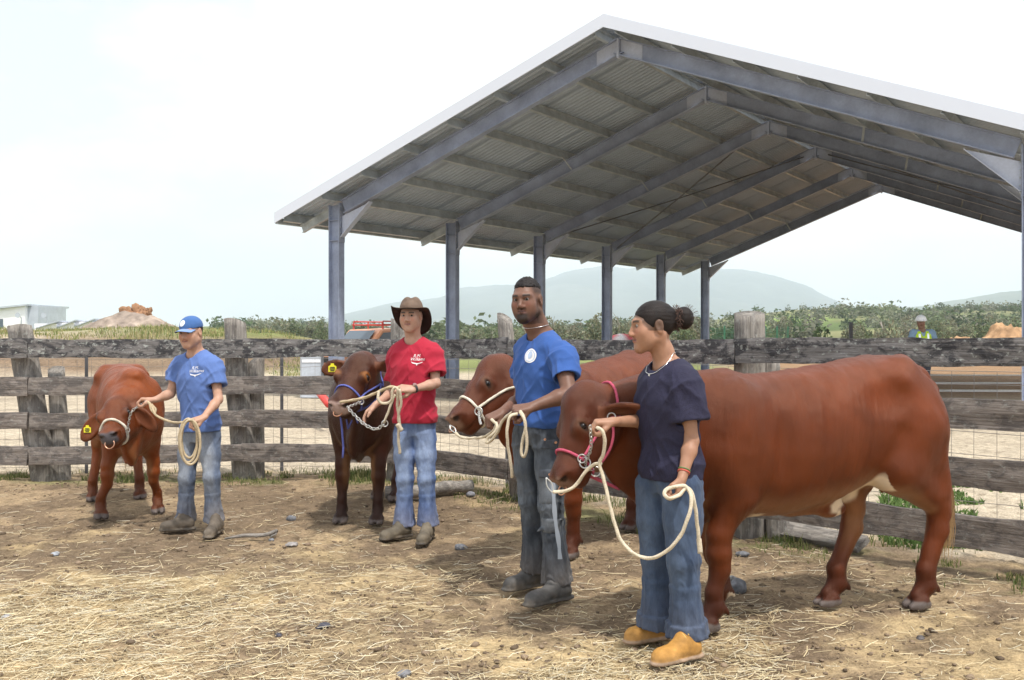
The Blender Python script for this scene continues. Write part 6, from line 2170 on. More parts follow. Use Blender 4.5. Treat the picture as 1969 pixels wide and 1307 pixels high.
# ------------------------------------------------------------------ woman
fD = V(-.86, -.50, 0)
J = dict(head=at(1254, 628, 4.98), neck=at(1283, 690, 5.00), pelvis=at(1287, 905, 4.99),
         shL=at(1316, 730, 4.86), elL=at(1330, 848, 4.84), wrL=at(1312, 918, 4.76),
         shR=at(1262, 732, 5.14), elR=at(1250, 808, 5.12), wrR=at(1178, 811, 4.90),
         hipL=at(1312, 935, 4.92), hipR=at(1260, 935, 5.06), knL=at(1314, 1075, 4.86), knR=at(1262, 1065, 5.05),
         anL=at(1322, 1218, 4.90), anR=at(1265, 1200, 5.08),
         heL=ground_pt(1346, 1262), toL=ground_pt(1258, 1283), heR=ground_pt(1288, 1226), toR=ground_pt(1206, 1240))
pD = person(dict(J=J, label='woman in navy mesh jersey with hair in a bun and tan boots', chest=fD, face=V(-.985, -.16, -.07), headup=V(-.12, 0, 1), gaze=V(-1, 0, -.1),
    handL=(V(-.25, -.15, -.95), V(-.9, .3, .1), V(-.3, -.85, 0), dict(curls=(.9, 1.2, .7), sc=.93)),
    handR=(V(-.98, -.1, -.05), V(0, .1, -1), V(-.1, -.9, .3), dict(curls=(.9, 1.2, .8), sc=.93)),
    skin=(.36, .195, .125), lips=(.30, .12, .10), brow=(.03, .018, .012), shirt=(.020, .0195, .042), shirt_mat=M_JERSEY, jeans=(.055, .080, .135), wear=(.14, .185, .255), wearamt=.45,
    boot=(.46, .235, .055), sole=(.40, .28, .20), dust=.10, w=.96, loose=.026, sleeve=.66, cuff=1.7, hem=-.04, vox=.0048, tl=1.03, bell=.089, bootw=.90, soft_hair=(.06, .036, .025), arm_r=.84, neck_r=.047, jaw=.85, brow_s=.6, nose=.78, hsz=1.02, roll=1, neck_open=.066, tcut=.075, tfold=1.0))
# ================================================================== hair, hats and small things the people wear
def cut_hair(P, name, rad, off, planes, col, disp=.0025, extra=None, vox=.005, sub_ears=True, stretch=(1, 1, 1), nsc=60):
    H, ax, sc = P['H'], P['ax'], P['hsz']
    lo, hi = bounds([H(0, 0, 0), H(0, -.2, .06)], .16 * sc)
    S = Sdf(lo, hi, vox)
    S.ell(H(*off), tuple(r * sc for r in rad), ax, k=.01)
    for pt, n in planes:
        nn = ax[0] * n[0] + ax[1] * n[1] + ax[2] * n[2]
        S.cut(H(*pt), nn, .012)
    if sub_ears:
        for e in (-1, 1): S.ell(H(.086 * e, -.010, -.004), (.022 * sc, .024 * sc, .034 * sc), ax, k=.01, sub=True)
    if extra: extra(S, H, ax, sc)
    c0 = np.array(col)
    return finish(S, name, M_HAIR, P['root'], lambda co, no: c0[None] * (1 + .3 * fbm(co, 40, 2, 4))[:, None], lambda co, no: disp * fbm(co * np.array(stretch), nsc, 3, 3), rl=1)

# man: short curly top with shaved sides
cut_hair(pC, 'hair', (.074, .098, .093), (0, -.020, .040), [((0, .0, .062), (0, .18, -1)), ], (.014, .011, .011), .004, nsc=110)
# woman: hair pulled back into a bun
def bun(S, H, ax, sc):
    S.cone(H(0, -.095, .025), H(0, -.125, .030), .035 * sc, .03 * sc, k=.02)
    S.ell(H(0, -.160, .030), (.050 * sc, .046 * sc, .055 * sc), ax, k=.012)
cut_hair(pD, 'hair', (.081, .1035, .094), (0, -.018, .030), [((0, .062, .036), (0, .84, -.54)), ((0, -.02, -.032), (0, .50, -.86))], (.013, .009, .008), .0012, bun, .0048, stretch=(.3, 1, 2.5), nsc=45)
m = MB()
H = pD['H']
rg = random.Random(4)
for i in range(340):
    a = rg.uniform(0, 6.28); r = rg.uniform(.030, .056)
    p = H(math.cos(a) * r, -.122 + rg.uniform(-.014, .014), .031 + math.sin(a) * r * 1.1)
    d = V(rg.uniform(-1, 1), rg.uniform(-1, 1), rg.uniform(-1, 1)) * .012
    m.tube([p, p + d * .5 + V(0, 0, .003), p + d], .0013, 3, False)
for i in range(60):
    a = rg.uniform(0, 6.28); b = rg.uniform(-1.2, 1.3)
    c_ = H(0, -.160, .030)
    dirv = (pD['ax'][0] * (math.cos(a) * math.cos(b)) + pD['ax'][1] * -abs(math.sin(a) * math.cos(b)) + pD['ax'][2] * math.sin(b))
    p = c_ + dirv * .046
    m.tube([p, p + dirv * .012 + V(.003, 0, .004), p + dirv * .022 + V(.006, 0, .003)], .0007, 3, False)
hm = m.mesh('frizzy_hair', True)
o = link_mesh('frizzy_hair', hm, Mat('frizzy_brown_hair', (.095, .050, .036), .6).m, pD['root']); o['kind'] = 'stuff'
# boys: short dark hair showing below cap and hat
cut_hair(pA, 'hair', (.0785, .099, .089), (0, -.019, .030), [((0, .0, .012), (0, .85, -.55))], (.028, .018, .013), .0015, vox=.0055)
cut_hair(pB, 'hair', (.0785, .099, .089), (0, -.019, .030), [((0, .0, .012), (0, .85, -.55))], (.028, .020, .015), .0015, vox=.0055)

# ---- blue cap
def build_cap(P, col, under):
    H, ax, sc = P['H'], P['ax'], P['hsz'] * 1.03
    root = P['root']
    lo, hi = bounds([H(0, 0, .05), H(0, .12, .05)], .17)
    S = Sdf(lo, hi, .005)
    S.ell(H(0, -.014, .046), (.0835 * sc, .105 * sc, .085 * sc), ax, k=.01)
    S.cut(H(0, 0, .036), -ax[2], .004)
    c0 = np.array(col)
    crown = finish(S, 'cap_crown', M_TEE, root, lambda co, no: c0[None] * (1 + .06 * fbm(co, 9, 2, 4))[:, None], lambda co, no: .0012 * fbm(co, 26, 2, 3))
    # curved bill
    vs, fs = [], []
    nu, nr = 17, 6
    for lay in (0, 1):
        for i in range(nu):
            u = -1 + 2 * i / (nu - 1)
            for j in range(nr):
                t = j / (nr - 1)
                x = u * .074
                y0 = .092 * math.sqrt(max(0, 1 - (u * .88) ** 2)) - .012
                y1 = .155 * math.sqrt(max(0, 1 - (u * .80) ** 2)) + .006
                y = y0 + (y1 - y0) * t
                z = .044 - .020 * u * u - .012 * t - .0045 * lay
                vs.append(list(H(x * 1.0, y, z)))
    n1 = nu * nr
    for i in range(nu - 1):
        for j in range(nr - 1):
            a = i * nr + j
            fs.append((a, a + nr, a + nr + 1, a + 1)); fs.append((n1 + a, n1 + a + 1, n1 + a + nr + 1, n1 + a + nr))
    for i in range(nu - 1):
        a = i * nr + nr - 1
        fs.append((a, a + nr, n1 + a + nr, n1 + a))
    cc = np.concatenate([np.repeat(np.array([[.20, .30, .52]]), n1, 0), np.repeat(np.array([under]), n1, 0)])
    me = mesh_np('cap_bill', np.array(vs), np.array(fs), True, cc)
    link_mesh('cap_bill', me, M_TEE, root)
    nrm = (ax[1] * .88 + ax[2] * .38 - ax[0] * .22).normalized()
    o = H(-.012, .075, .082)
    rt = ax[2].cross(nrm).normalized(); up = nrm.cross(rt)
    e = disc_decal(root, 'cap_emblem', .026, o, rt, up, nrm, crown.data, M_WHITE, .002)
    disc_decal(root, 'emblem_ring', .020, o, rt, up, nrm, crown.data, M_GREYBLUE, .003, .72, 6)
build_cap(pA, (.060, .135, .33), (.03, .04, .08))

# ---- wide-brimmed hat
def build_hat(P):
    root, hc = P['root'], P['hc']
    f = (P['ax'][1] + V(0, 0, .20)).normalized()
    H0, ax = head_frame(hc, f, P['ax'][2])
    H = lambda x, y, z: H0(x, y, z)
    lo, hi = bounds([H(0, 0, .1)], .16)
    S = Sdf(lo, hi, .005)
    S.ell(H(0, -.012, .058), (.084, .105, .084), ax, k=.01)
    S.cone(H(0, -.012, .05), H(0, -.010, .090), .080, .064, k=.03)
    S.cone(H(0, .06, .150), H(0, -.06, .146), .012, .010, k=.04, sub=True)
    for e in (-1, 1): S.ell(H(.070 * e, .090, .120), (.022, .030, .030), ax, k=.04, sub=True)
    S.cut(H(0, 0, .040), -ax[2], .004)
    c0 = np.array((.145, .098, .070))
    finish(S, 'hat_crown', M_FELT, root, lambda co, no: c0[None] * (1 + .15 * fbm(co, 12, 3, 4))[:, None], lambda co, no: .0018 * fbm(co, 22, 2, 3))
    vs, fs, cs = [], [], []
    n, nr = 48, 8
    for lay in (0, 1):
        for k in range(n):
            a = 2 * math.pi * k / n
            sx, cy = math.sin(a), math.cos(a)                    # cy = 1 in front
            for j in range(nr):
                t = j / (nr - 1)
                rx, ry = .078 + (.172 - .078) * t, .100 + (.180 - .100) * t
                z = .043 + .040 * (abs(sx) ** 3) * max(0, cy + .35) * t ** 1.3 * (1.25 if sx < 0 else .6) - .120 * max(0, .30 - cy) ** 1.1 * t - .006 * max(0, cy) * t - .004 * lay
                vs.append(list(H(sx * rx * (1 - .12 * abs(sx) * t * t), -.012 + cy * ry, z)))
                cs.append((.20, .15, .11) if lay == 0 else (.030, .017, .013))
    n1 = n * nr
    for k in range(n):
        k2 = (k + 1) % n
        for j in range(nr - 1):
            a, b = k * nr + j, k2 * nr + j
            fs.append((a, a + 1, b + 1, b)); fs.append((n1 + a, n1 + b, n1 + b + 1, n1 + a + 1))
        a, b = k * nr + nr - 1, k2 * nr + nr - 1
        fs.append((a, n1 + a, n1 + b, b))
    me = mesh_np('hat_brim', np.array(vs), np.array(fs), True, np.array(cs))
    link_mesh('hat_brim', me, M_FELT, root)
    m = MB()
    pts = [H(.0835 * math.sin(2 * math.pi * k / 32), -.012 + .1055 * math.cos(2 * math.pi * k / 32), .053) for k in range(32)]
    m.tube(pts, .0055, 6, closed=True)
    m.build('hat_band', Mat('hat_band_leather', (.10, .06, .04), .6).m, root, True)
build_hat(pB)
m = MB(); bm_ = pB['H'](.082, -.012, -.036)
m.tube([bm_, bm_ + pB['ax'][0] * .004], .005, 8); m.build('ear_stud', M_SILVER, pB['root'])

# ---- necklaces
def necklace(P, r, drop, pend=False, side=.0):
    su, tf, ts, nb = P['su'], P['tf'], P['ts'], P['nb']
    m = MB()
    sb = [v.co.copy() for v in P['body'].data.vertices]; fb_ = [p.vertices[:] for p in P['body'].data.polygons]
    s2 = [v.co.copy() for v in P['shirt'].data.vertices]; f2 = [p.vertices[:] for p in P['shirt'].data.polygons]
    bvh = BVHTree.FromPolygons(sb + s2, fb_ + [tuple(i + len(sb) for i in f) for f in f2])
    pts = []
    for k in range(36):
        a = 2 * math.pi * k / 36
        fr = max(0, math.cos(a))
        hgt = .030 - (drop + .03) * fr ** 1.5
        dirv = tf * math.cos(a) + ts * math.sin(a)
        c = nb + su * hgt
        h = bvh.ray_cast(c + dirv * .3, -dirv)
        pts.append((h[0] if h[0] else c + dirv * r) + dirv * .004)
    m.tube(pts, .0015, 5, closed=True)
    o = m.build('necklace', M_SILVER, P['root'], True)
    if pend:
        p = pts[0]
        k = MB(); k.beam(p, p - V(0, 0, .03), .010, .006, P['tf']); k.build('pendant', M_SILVER, o)
necklace(pC, .07, -.005)
necklace(pD, .07, .070, True)

# ---- wrist things
def wristband(P, wr, el, t, r, w, mat, name, face=None):
    d = (el - wr).normalized(); c = wr + d * t
    a = perp(V(0, 0, 1) if abs(d.z) < .9 else V(1, 0, 0), d); b = d.cross(a)
    m = MB()
    for k in range(20):
        pass
    pts = [c + a * (math.cos(2 * math.pi * k / 20) * r) + b * (math.sin(2 * math.pi * k / 20) * r) for k in range(20)]
    vs = []
    for p in pts: vs += [p - d * w, p + d * w, p + (p - c).normalized() * .003 - d * w, p + (p - c).normalized() * .003 + d * w]
    fs = []
    for k in range(20):
        i, j = k * 4, ((k + 1) % 20) * 4
        fs += [(i + 2, i + 3, j + 3, j + 2), (i, i + 2, j + 2, j), (i + 3, i + 1, j + 1, j + 3)]
    m.add(vs, fs)
    o = m.build(name, mat, P['root'], True)
    if face is not None:
        n = perp(face, d); k = MB(); k.tube([c + n * r * .95, c + n * (r + .009)], .016, 14); k.build('watch_face', M_SILVER, o)
    return o
wristband(pB, at(794, 748, 7.50), at(838, 737, 7.68), .012, .031, .010, M_DKSTRAP, 'wrist_watch', V(0, -.6, .8))
wristband(pD, at(1312, 918, 4.76), at(1330, 848, 4.84), .028, .0265, .004, Mat('red_bracelet', (.45, .08, .05), .6).m, 'bracelet')
wristband(pD, at(1312, 918, 4.76), at(1330, 848, 4.84), .038, .0268, .003, Mat('green_bracelet', (.10, .16, .05), .6).m, 'bracelet')

# ---- prints on the shirts
def chest_print(P, x, z):
    tf, ts, su = P['tf'], P['ts'], P['su']
    o = P['pel'] + su * (P['SH'] * z) + ts * x + tf * .12
    rt = ts                                                     # reads left to right for someone facing the wearer
    t = text_decal(P['root'], 'shirt_lettering', 'R.M.\n Williams', .032, o, rt, su, tf, P['shirt'].data, M_WHITE, shear=.35)
    m = MB()
    return t
for P, x in ((pA, .085), (pB, .066)):
    chest_print(P, x, .76)
    tf, ts, su = P['tf'], P['ts'], P['su']
    o = P['pel'] + su * (P['SH'] * .695) + ts * (x + .004) + tf * .12
    # longhorn flourish under the lettering
    pts = [(-.044, .010), (-.035, .001), (-.014, -.004), (0, -.007), (.021, -.003), (.042, .006)]
    vs, fs = [], []
    sp_ = spline([V(a, b, 0) for a, b in pts], 6)
    for i, p in enumerate(sp_):
        w = .0035 * math.sin(math.pi * (i + .5) / len(sp_)) + .001
        vs += [(p.x, p.y - w, 0), (p.x, p.y + w, 0)]
    for i in range(len(sp_) - 1): fs.append((2 * i, 2 * i + 2, 2 * i + 3, 2 * i + 1))
    b0 = len(vs); vs += [(-.004, -.007, 0), (.004, -.007, 0), (.002, -.02, 0), (-.002, -.02, 0)]; fs.append((b0 + 3, b0 + 2, b0 + 1, b0))
    me = bpy.data.meshes.new('shirt_emblem'); me.from_pydata(vs, [], fs)
    drape(me, np.array(vs), o, ts, su, tf, P['shirt'].data, .0035)
    link_mesh('shirt_emblem', me, M_WHITE, P['root'])
P = pC
o = P['pel'] + P['su'] * (P['SH'] * .735) + P['ts'] * .055 + P['tf'] * .12
disc_decal(P['root'], 'shirt_emblem', .042, o, P['ts'], P['su'], P['tf'], P['shirt'].data, M_WHITE, .003)
disc_decal(P['root'], 'emblem_ring', .035, o, P['ts'], P['su'], P['tf'], P['shirt'].data, M_GREYBLUE, .0045, .80, 8)
disc_decal(P['root'], 'emblem_figure', .017, o + P['su'] * .004, P['ts'], P['su'], P['tf'], P['shirt'].data, M_GREYBLUE, .0045, 0, 3, 1.3)

# ---- cargo pockets, studs and hanging strap on the man's trousers
def patch(P, name, o, rt, up, nrm, w, h, th, mat, col, parent=None):
    nx, ny = 9, 9
    me = bpy.data.meshes.new(name)
    vs = [((i / (nx - 1) - .5) * w, (j / (ny - 1) - .5) * h, 0) for i in range(nx) for j in range(ny)]
    fs = [(i * ny + j, (i + 1) * ny + j, (i + 1) * ny + j + 1, i * ny + j + 1) for i in range(nx - 1) for j in range(ny - 1)]
    me.from_pydata(vs, [], fs)
    drape(me, np.array(vs), o, rt, up, nrm, P['trousers'].data, th)
    co = get_co(me)
    for i in range(nx):
        for j in range(ny):
            if i in (0, nx - 1) or j in (0, ny - 1): co[i * ny + j] -= np.array(list(nrm)) * (th + .004)
    co += .003 * fbm(co, 25, 2, 6)[:, None] * np.array(list(nrm))
    set_co(me, co)
    me.polygons.foreach_set('use_smooth', [True] * len(me.polygons))
    set_col(me, np.array(col)[None] * (1 + .45 * fbm(co, 30, 3, 5))[:, None])
    return link_mesh(name, me, mat, parent or P['root'])
P = pC
nrm = V(-.25, -.97, 0).normalized(); rt = V(.97, -.25, 0); upv = V(0, 0, 1)
kc = at(1062, 935, 5.88)
pk = patch(P, 'cargo_pocket', kc + nrm * .1, rt, upv, nrm, .15, .19, .013, M_DENIM, (.13, .145, .165))
patch(P, 'pocket_flap', kc + nrm * .12 + upv * .075, rt, upv, nrm, .155, .055, .020, M_DENIM, (.085, .095, .115), pk)
patch(P, 'knee_patch', at(1060, 1010, 5.85) + nrm * .1, rt, upv, nrm, .13, .09, .008, M_DENIM, (.14, .155, .175))
pk = patch(P, 'front_pocket', at(1060, 852, 5.95) + nrm * .1, rt, upv, nrm, .10, .06, .007, M_DENIM, (.10, .115, .14))
for q in (at(1045, 846, 5.83), at(1066, 852, 5.83), at(1052, 915, 5.76), at(1080, 918, 5.76)):
    h = BVHTree.FromPolygons([v.co.copy() for v in P['trousers'].data.vertices], [p.vertices[:] for p in P['trousers'].data.polygons]).ray_cast(q + nrm * .3, -nrm)
    c = (h[0] if h[0] else q) + nrm * .022
    m = MB(); m.tube([c - nrm * .01, c + nrm * .003], .007, 10); m.build('trouser_stud', M_BRASS, P['root'])
pts = [at(1063, 925, 5.74), at(1065, 960, 5.73), at(1068, 1000, 5.73), at(1074, 1040, 5.74), at(1077, 1075, 5.76)]
vs, fs = [], []
sp_ = spline(pts, 5)
for i, p in enumerate(sp_):
    s_ = V(.011, 0, 0) * (1 + .2 * math.sin(i)); vs += [p - s_, p + s_, p + s_ + V(0, .003, 0), p - s_ + V(0, .003, 0)]
for i in range(len(sp_) - 1):
    b = i * 4
    fs += [(b, b + 1, b + 5, b + 4), (b + 1, b + 2, b + 6, b + 5), (b + 2, b + 3, b + 7, b + 6), (b + 3, b, b + 4, b + 7)]
m = MB(); m.add(vs, fs); m.build('hanging_strap', Mat('grey_webbing', (.30, .34, .40), .8).m, P['root'])
# boot laces on the woman's boots
for k in ('L', 'R'):
    heel, toe = (ground_pt(1346, 1262), ground_pt(1258, 1283)) if k == 'L' else (ground_pt(1288, 1226), ground_pt(1206, 1240))
    d = (toe - heel).normalized(); sd = V(0, 0, 1).cross(d)
    m = MB()
    for i in range(4):
        c = heel + d * (.150 - .018 * i) + V(0, 0, .098 + .012 * i)
        m.tube(spline([c - sd * .026 - V(0, 0, .012), c + V(0, 0, .004), c + sd * .026 - V(0, 0, .012)], 4), .0028, 5)
    m.build('boot_lace', Mat('yellow_lace', (.55, .38, .12), .8).m, pD['root'], True)
# ------------------------------------------------------------------ man in the safety vest beyond the fence
Yw = 21.5
gw = .22
def aw(u, v, dY=0.0): return at(u, v, Yw + dY)
J = dict(head=aw(1771, 619), neck=aw(1773, 633), pelvis=aw(1774, 688),
         shL=aw(1791, 638, -.02), elL=aw(1797, 664, -.05), wrL=aw(1783, 668, -.28),
         shR=aw(1756, 638, .02), elR=aw(1750, 664, -.05), wrR=aw(1764, 668, -.28),
         hipL=aw(1781, 692), hipR=aw(1767, 692), knL=aw(1782, 728), knR=aw(1766, 728), anL=aw(1783, 760), anR=aw(1765, 760),
         heL=aw(1783, 768), toL=aw(1783, 768, -.26), heR=aw(1765, 768), toR=aw(1763, 768, -.26))
for k in ('heL', 'toL', 'heR', 'toR'): J[k].z = .0
pW = person(dict(J=J, label='man in yellow safety vest and white helmet standing in the yard beyond the fence', chest=V(-.1, -1, 0), face=V(-.25, -.95, -.15), 
    handL=(V(-1, -.3, 0), V(0, 0, -1), V(0, -1, .3), dict(curls=(.9, 1.1, .7))), handR=(V(1, -.3, 0), V(0, 0, -1), V(0, -1, .3), dict(curls=(.9, 1.1, .7))),
    skin=(.22, .12, .08), lips=(.2, .09, .07), shirt=(.22, .32, .44), jeans=(.05, .055, .07), wear=(.1, .1, .12), boot=(.06, .05, .045), sole=(.03, .03, .03),
    w=1.0, loose=.02, sleeve=.6, hem=-.02, vox=.012, tl=.95, bell=.085, tcut=.03))
lo, hi = bounds([pW['pel'], pW['nb']], .3)
S = Sdf(lo, hi, .012)
st = torso_st(pW['SH'], 0, .158, .134, .152, 1.0, .040); st[0] = (.02,) + st[0][1:]
S.loft(pW['pel'], pW['su'], pW['tf'], st[:-1], k=.02, ex=2.4)
S.cut(pW['nb'] - pW['su'] * .015, pW['su'], .01)
for e in (-1, 1): S.ell(pW['nb'] - pW['su'] * .12 + pW['ts'] * (.235 * e), (.085, .16, .15), [pW['ts'], pW['tf'], pW['su']], k=.01, sub=True)
S.cone(pW['nb'] + pW['tf'] * .05, pW['nb'] + pW['tf'] * .14 - pW['su'] * .12, .06, .035, k=.01, sub=True)
finish(S, 'safety_vest', M_TEE, pW['root'], lambda co, no: np.repeat(np.array([[.50, .72, .04]]), len(co), 0))
for dx in (-.085, .085):
    vs = [(dx - .02 + .04 * i, -.16 + .04 * j, 0) for i in range(2) for j in range(9)]
    fs = [(j, 9 + j, 10 + j, j + 1) for j in range(8)]
    me = bpy.data.meshes.new('reflective_band'); me.from_pydata(vs, [], fs)
    vest = [o for o in pW['root'].children if o.name.startswith('safety_vest')][0]
    drape(me, np.array(vs), pW['pel'] + pW['su'] * (pW['SH'] * .58) + pW['tf'] * .15, pW['ts'], pW['su'], pW['tf'], vest.data, .006)
    link_mesh('reflective_band', me, M_SILVER, pW['root'])
H, ax = pW['H'], pW['ax']
lo, hi = bounds([H(0, 0, .06)], .17); S = Sdf(lo, hi, .010)
S.ell(H(0, -.01, .048), (.108, .128, .105), ax, k=.01)
S.cut(H(0, 0, .038), -ax[2], .004)
S.cone(H(-.05, .10, .045), H(.05, .10, .045), .05, .05, k=.01, flat=(ax[2], .25))
S.ell(H(0, -.01, .042), (.125, .145, .016), ax, k=.01)
finish(S, 'helmet', M_TEE, pW['root'], lambda co, no: np.repeat(np.array([[.82, .82, .84]]), len(co), 0))
# ================================================================== halters, rings, chains and lead ropes
def mat_rope(name, base):
    m = Mat(name, base, .85, 0, .15)
    n = m.noise(m.coord(), 160, 3); n2 = m.noise(m.coord(), 14, 3)
    c = m.mix(base, m.ramp(n, [(.3, (.7, .68, .64)), (.7, (1.2, 1.2, 1.2))]), .8, 'MULTIPLY')
    m.color(m.mix(c, m.ramp(n2, [(.3, (.8, .78, .74)), (.7, (1.08, 1.08, 1.08))]), .8, 'MULTIPLY'))
    return m.m
M_ROPE = mat_rope('natural_rope', (.62, .55, .43))
M_ROPE2 = mat_rope('tan_rope', (.50, .41, .28))
M_PINK = mat_rope('pink_webbing', (.52, .10, .17))
M_BLUE = mat_rope('blue_webbing', (.13, .16, .50))
M_CREAM = mat_rope('cream_rope', (.68, .64, .55))
M_CHAIN = Mat('zinc_chain', (.55, .55, .53), .35, .85).m

def rope_mesh(m, pts, r, twist=70.0, n=9, lay=.16):
    """three-strand twisted rope along a polyline"""
    r = r * .86
    pts = [Vector(p) for p in pts]
    seg = [pts[0]]
    for a, b in zip(pts[:-1], pts[1:]):
        k = max(1, int((b - a).length / .010))
        for i in range(1, k + 1): seg.append(a.lerp(b, i / k))
    pts = seg
    vs, fs = [], []
    t0 = (pts[1] - pts[0]).normalized()
    s = t0.cross(V(0, 0, 1) if abs(t0.z) < .9 else V(1, 0, 0)).normalized()
    L = 0
    for i, p in enumerate(pts):
        t = (pts[min(i + 1, len(pts) - 1)] - pts[max(i - 1, 0)]).normalized()
        s = (s - t * s.dot(t)).normalized(); b = t.cross(s)
        if i: L += (p - pts[i - 1]).length
        for k in range(n):
            a = 2 * math.pi * k / n
            rr = r * (1 + lay * math.cos(3 * a - twist * L))
            vs.append(p + (s * math.cos(a) + b * math.sin(a)) * rr)
    for i in range(len(pts) - 1):
        for k in range(n):
            fs.append((i * n + k, i * n + (k + 1) % n, (i + 1) * n + (k + 1) % n, (i + 1) * n + k))
    fs.append(tuple(range(n))[::-1]); fs.append(tuple(range((len(pts) - 1) * n, len(pts) * n)))
    m.add(vs, fs)

def chain_part(parent, pts, link=.026, r=.0028, name='chain'):
    pts = spline(pts, 10)
    acc = [0]
    for a, b in zip(pts[:-1], pts[1:]): acc.append(acc[-1] + (b - a).length)
    n = max(2, int(acc[-1] / (link * .78)))
    m = MB()
    def pos(s):
        for i in range(len(acc) - 1):
            if acc[i + 1] >= s: return pts[i].lerp(pts[i + 1], (s - acc[i]) / max(1e-6, acc[i + 1] - acc[i]))
        return pts[-1]
    for i in range(n):
        a, b = pos(acc[-1] * i / n), pos(acc[-1] * (i + 1) / n)
        d = (b - a).normalized(); s = perp(V(.3, -.8, .5), d); q = d.cross(s)
        if i % 2: s = q
        c = (a + b) / 2
        ring = []
        for k in range(12):
            an = 2 * math.pi * k / 12
            ring.append(c + d * (math.cos(an) * link * .5) + s * (math.sin(an) * link * .30))
        m.tube(ring, r, 5, closed=True)
    o = m.build(name, M_CHAIN, parent, True); o['kind'] = 'stuff'
    return o

def ring_part(parent, c, nrm, R_, r, mat, name='ring', squash=1.0):
    nrm = Vector(nrm).normalized(); a = perp(V(0, 0, 1) if abs(nrm.z) < .9 else V(1, 0, 0), nrm); b = nrm.cross(a)
    m = MB(); m.tube([Vector(c) + a * (math.cos(2 * math.pi * k / 20) * R_) + b * (math.sin(2 * math.pi * k / 20) * R_ * squash) for k in range(20)], r, 7, closed=True)
    return m.build(name, mat, parent, True)

class Surf:
    """casts halter lines on to a cow's head"""
    def __init__(self, cw):
        me = cw['body'].data
        self.bvh = BVHTree.FromPolygons([v.co.copy() for v in me.vertices], [p.vertices[:] for p in me.polygons])
        self.c = cw
    def pt(self, a, f, s, off, ca=None):
        """surface point seen from (a, f, s) in head units toward the head axis"""
        H = self.c['H']
        ax = H(a if ca is None else ca, -.07, 0)
        o = H(a, f, s); d = (ax - o).normalized()
        o2 = ax - d * (.5)
        h = self.bvh.ray_cast(o2, d)
        p = h[0] if h[0] else o
        return p - d * off
    def loop(self, a0, tilt, off, n=36, ang=(0, 360)):
        """around the head; a0 position on the nose bridge, tilt: how far the loop runs back under the jaw"""
        out = []
        for k in range(n + 1):
            an = math.radians(ang[0] + (ang[1] - ang[0]) * k / n)
            f, s = math.cos(an), math.sin(an)
            a = a0 + tilt * (1 - f) / 2
            out.append(self.pt(a, -.07 + f * .3, s * .3, off))
        return out
    def path(self, pts, off, n=10):
        out = []
        for (p, q) in zip(pts[:-1], pts[1:]):
            for k in range(n):
                t = k / n
                out.append(self.pt(*[p[i] + (q[i] - p[i]) * t for i in range(3)], off))
        out.append(self.pt(*pts[-1], off))
        return out

def halter(cw, label, mat, r, nose_a, nose_tilt, crown=True, lead_side=1, strap_to=(.10, -.16), jaw=(.30, -.2), twist=True):
    S = Surf(cw)
    e = empty('halter', cw['H'](.3, 0, 0))
    tag(e, label, 'halter')
    def part(name, pts):
        m = MB()
        if twist: rope_mesh(m, pts, r)
        else: rope_mesh(m, pts, r, 200, 8, .06)
        return m.build(name, mat, e, True)
    part('noseband', S.loop(nose_a, nose_tilt, r * .6))
    sd = lead_side
    P1 = S.pt(nose_a + nose_tilt * .3, -.05, .3 * sd, r * .7)
    if crown:
        for q in (1, -1):
            part('cheek_strap', S.path([(nose_a + nose_tilt * .3, -.02, .3 * q), (.25, -.10, .3 * q), (strap_to[0], strap_to[1] - .03, .26 * q)], r * .7))
        # crown piece: from below the ear over the poll
        H = cw['H']
        cN = H(strap_to[0] - .03, strap_to[1] - .03, 0)
        end = {q: S.pt(strap_to[0], strap_to[1] - .03, .26 * q, r * .7) for q in (1, -1)}
        u2 = (cw['ha'] * -.75 + cw['hf'] * .25).normalized()
        cp = []
        for k in range(21):
            an = math.radians(-92 + 184 * k / 20)
            dv = (cw['hs'] * math.sin(an) + u2 * math.cos(an)).normalized()
            h = S.bvh.ray_cast(cN + dv * .45, -dv)
            if h[0] is not None and (h[0] - cN).length < .235: cp.append(h[0] + dv * (r * .7))
        cp = [end[-1]] + cp + [end[1]]
        part('crown_strap', cp)
    return e, S, P1

# ------------------------------------------------------------------ pink halter of the large cow
hD, sD, p1 = halter(cowD, 'pink rope halter on the large side-on red cow', M_PINK, .0085, .335, .06, strap_to=(.115, -.145), twist=False)
m = MB(); rope_mesh(m, sD.path([(.115, -.175, .26), (.22, -.24, .22), (.34, -.30, .12)], .009), .0085, 200, 8, .06); m.build('throat_strap', M_PINK, hD, True)
for a, f in ((.36, .0), (.115, -.175)):
    c = sD.pt(a, f, .3, .012); ring_part(hD, c, V(-.2, -1, .1), .020, .0036, M_CHAIN, 'halter_ring')
c0 = sD.pt(.375, -.06, .3, .014); ring_part(hD, c0, V(-.2, -1, .2), .026, .004, M_CHAIN, 'halter_ring')
hw = at(1143, 818, 4.84)
chain_part(hD, [c0, c0.lerp(hw, .5) + V(.005, -.015, -.012), hw + V(-.02, 0, .0)], .026)
chain_part(hD, [c0, sD.pt(.40, -.16, .28, .01), sD.pt(.38, -.24, .22, .01)], .022, .0024)
ring_part(hD, sD.pt(.375, -.30, .16, .008) + V(0, 0, -.01), V(0, -1, .3), .024, .0036, M_CHAIN, 'halter_ring')
nr = cowD['H'](.512, -.045, .0)
eR = empty('nose_ring', nr); tag(eR, 'copper nose ring in the nostrils of the large side-on red cow', 'nose ring')
ring_part(eR, cowD['H'](.520, -.035, .0), cowD['hs'] * .3 + cowD['hf'], .026, .004, M_BRASS, 'ring')

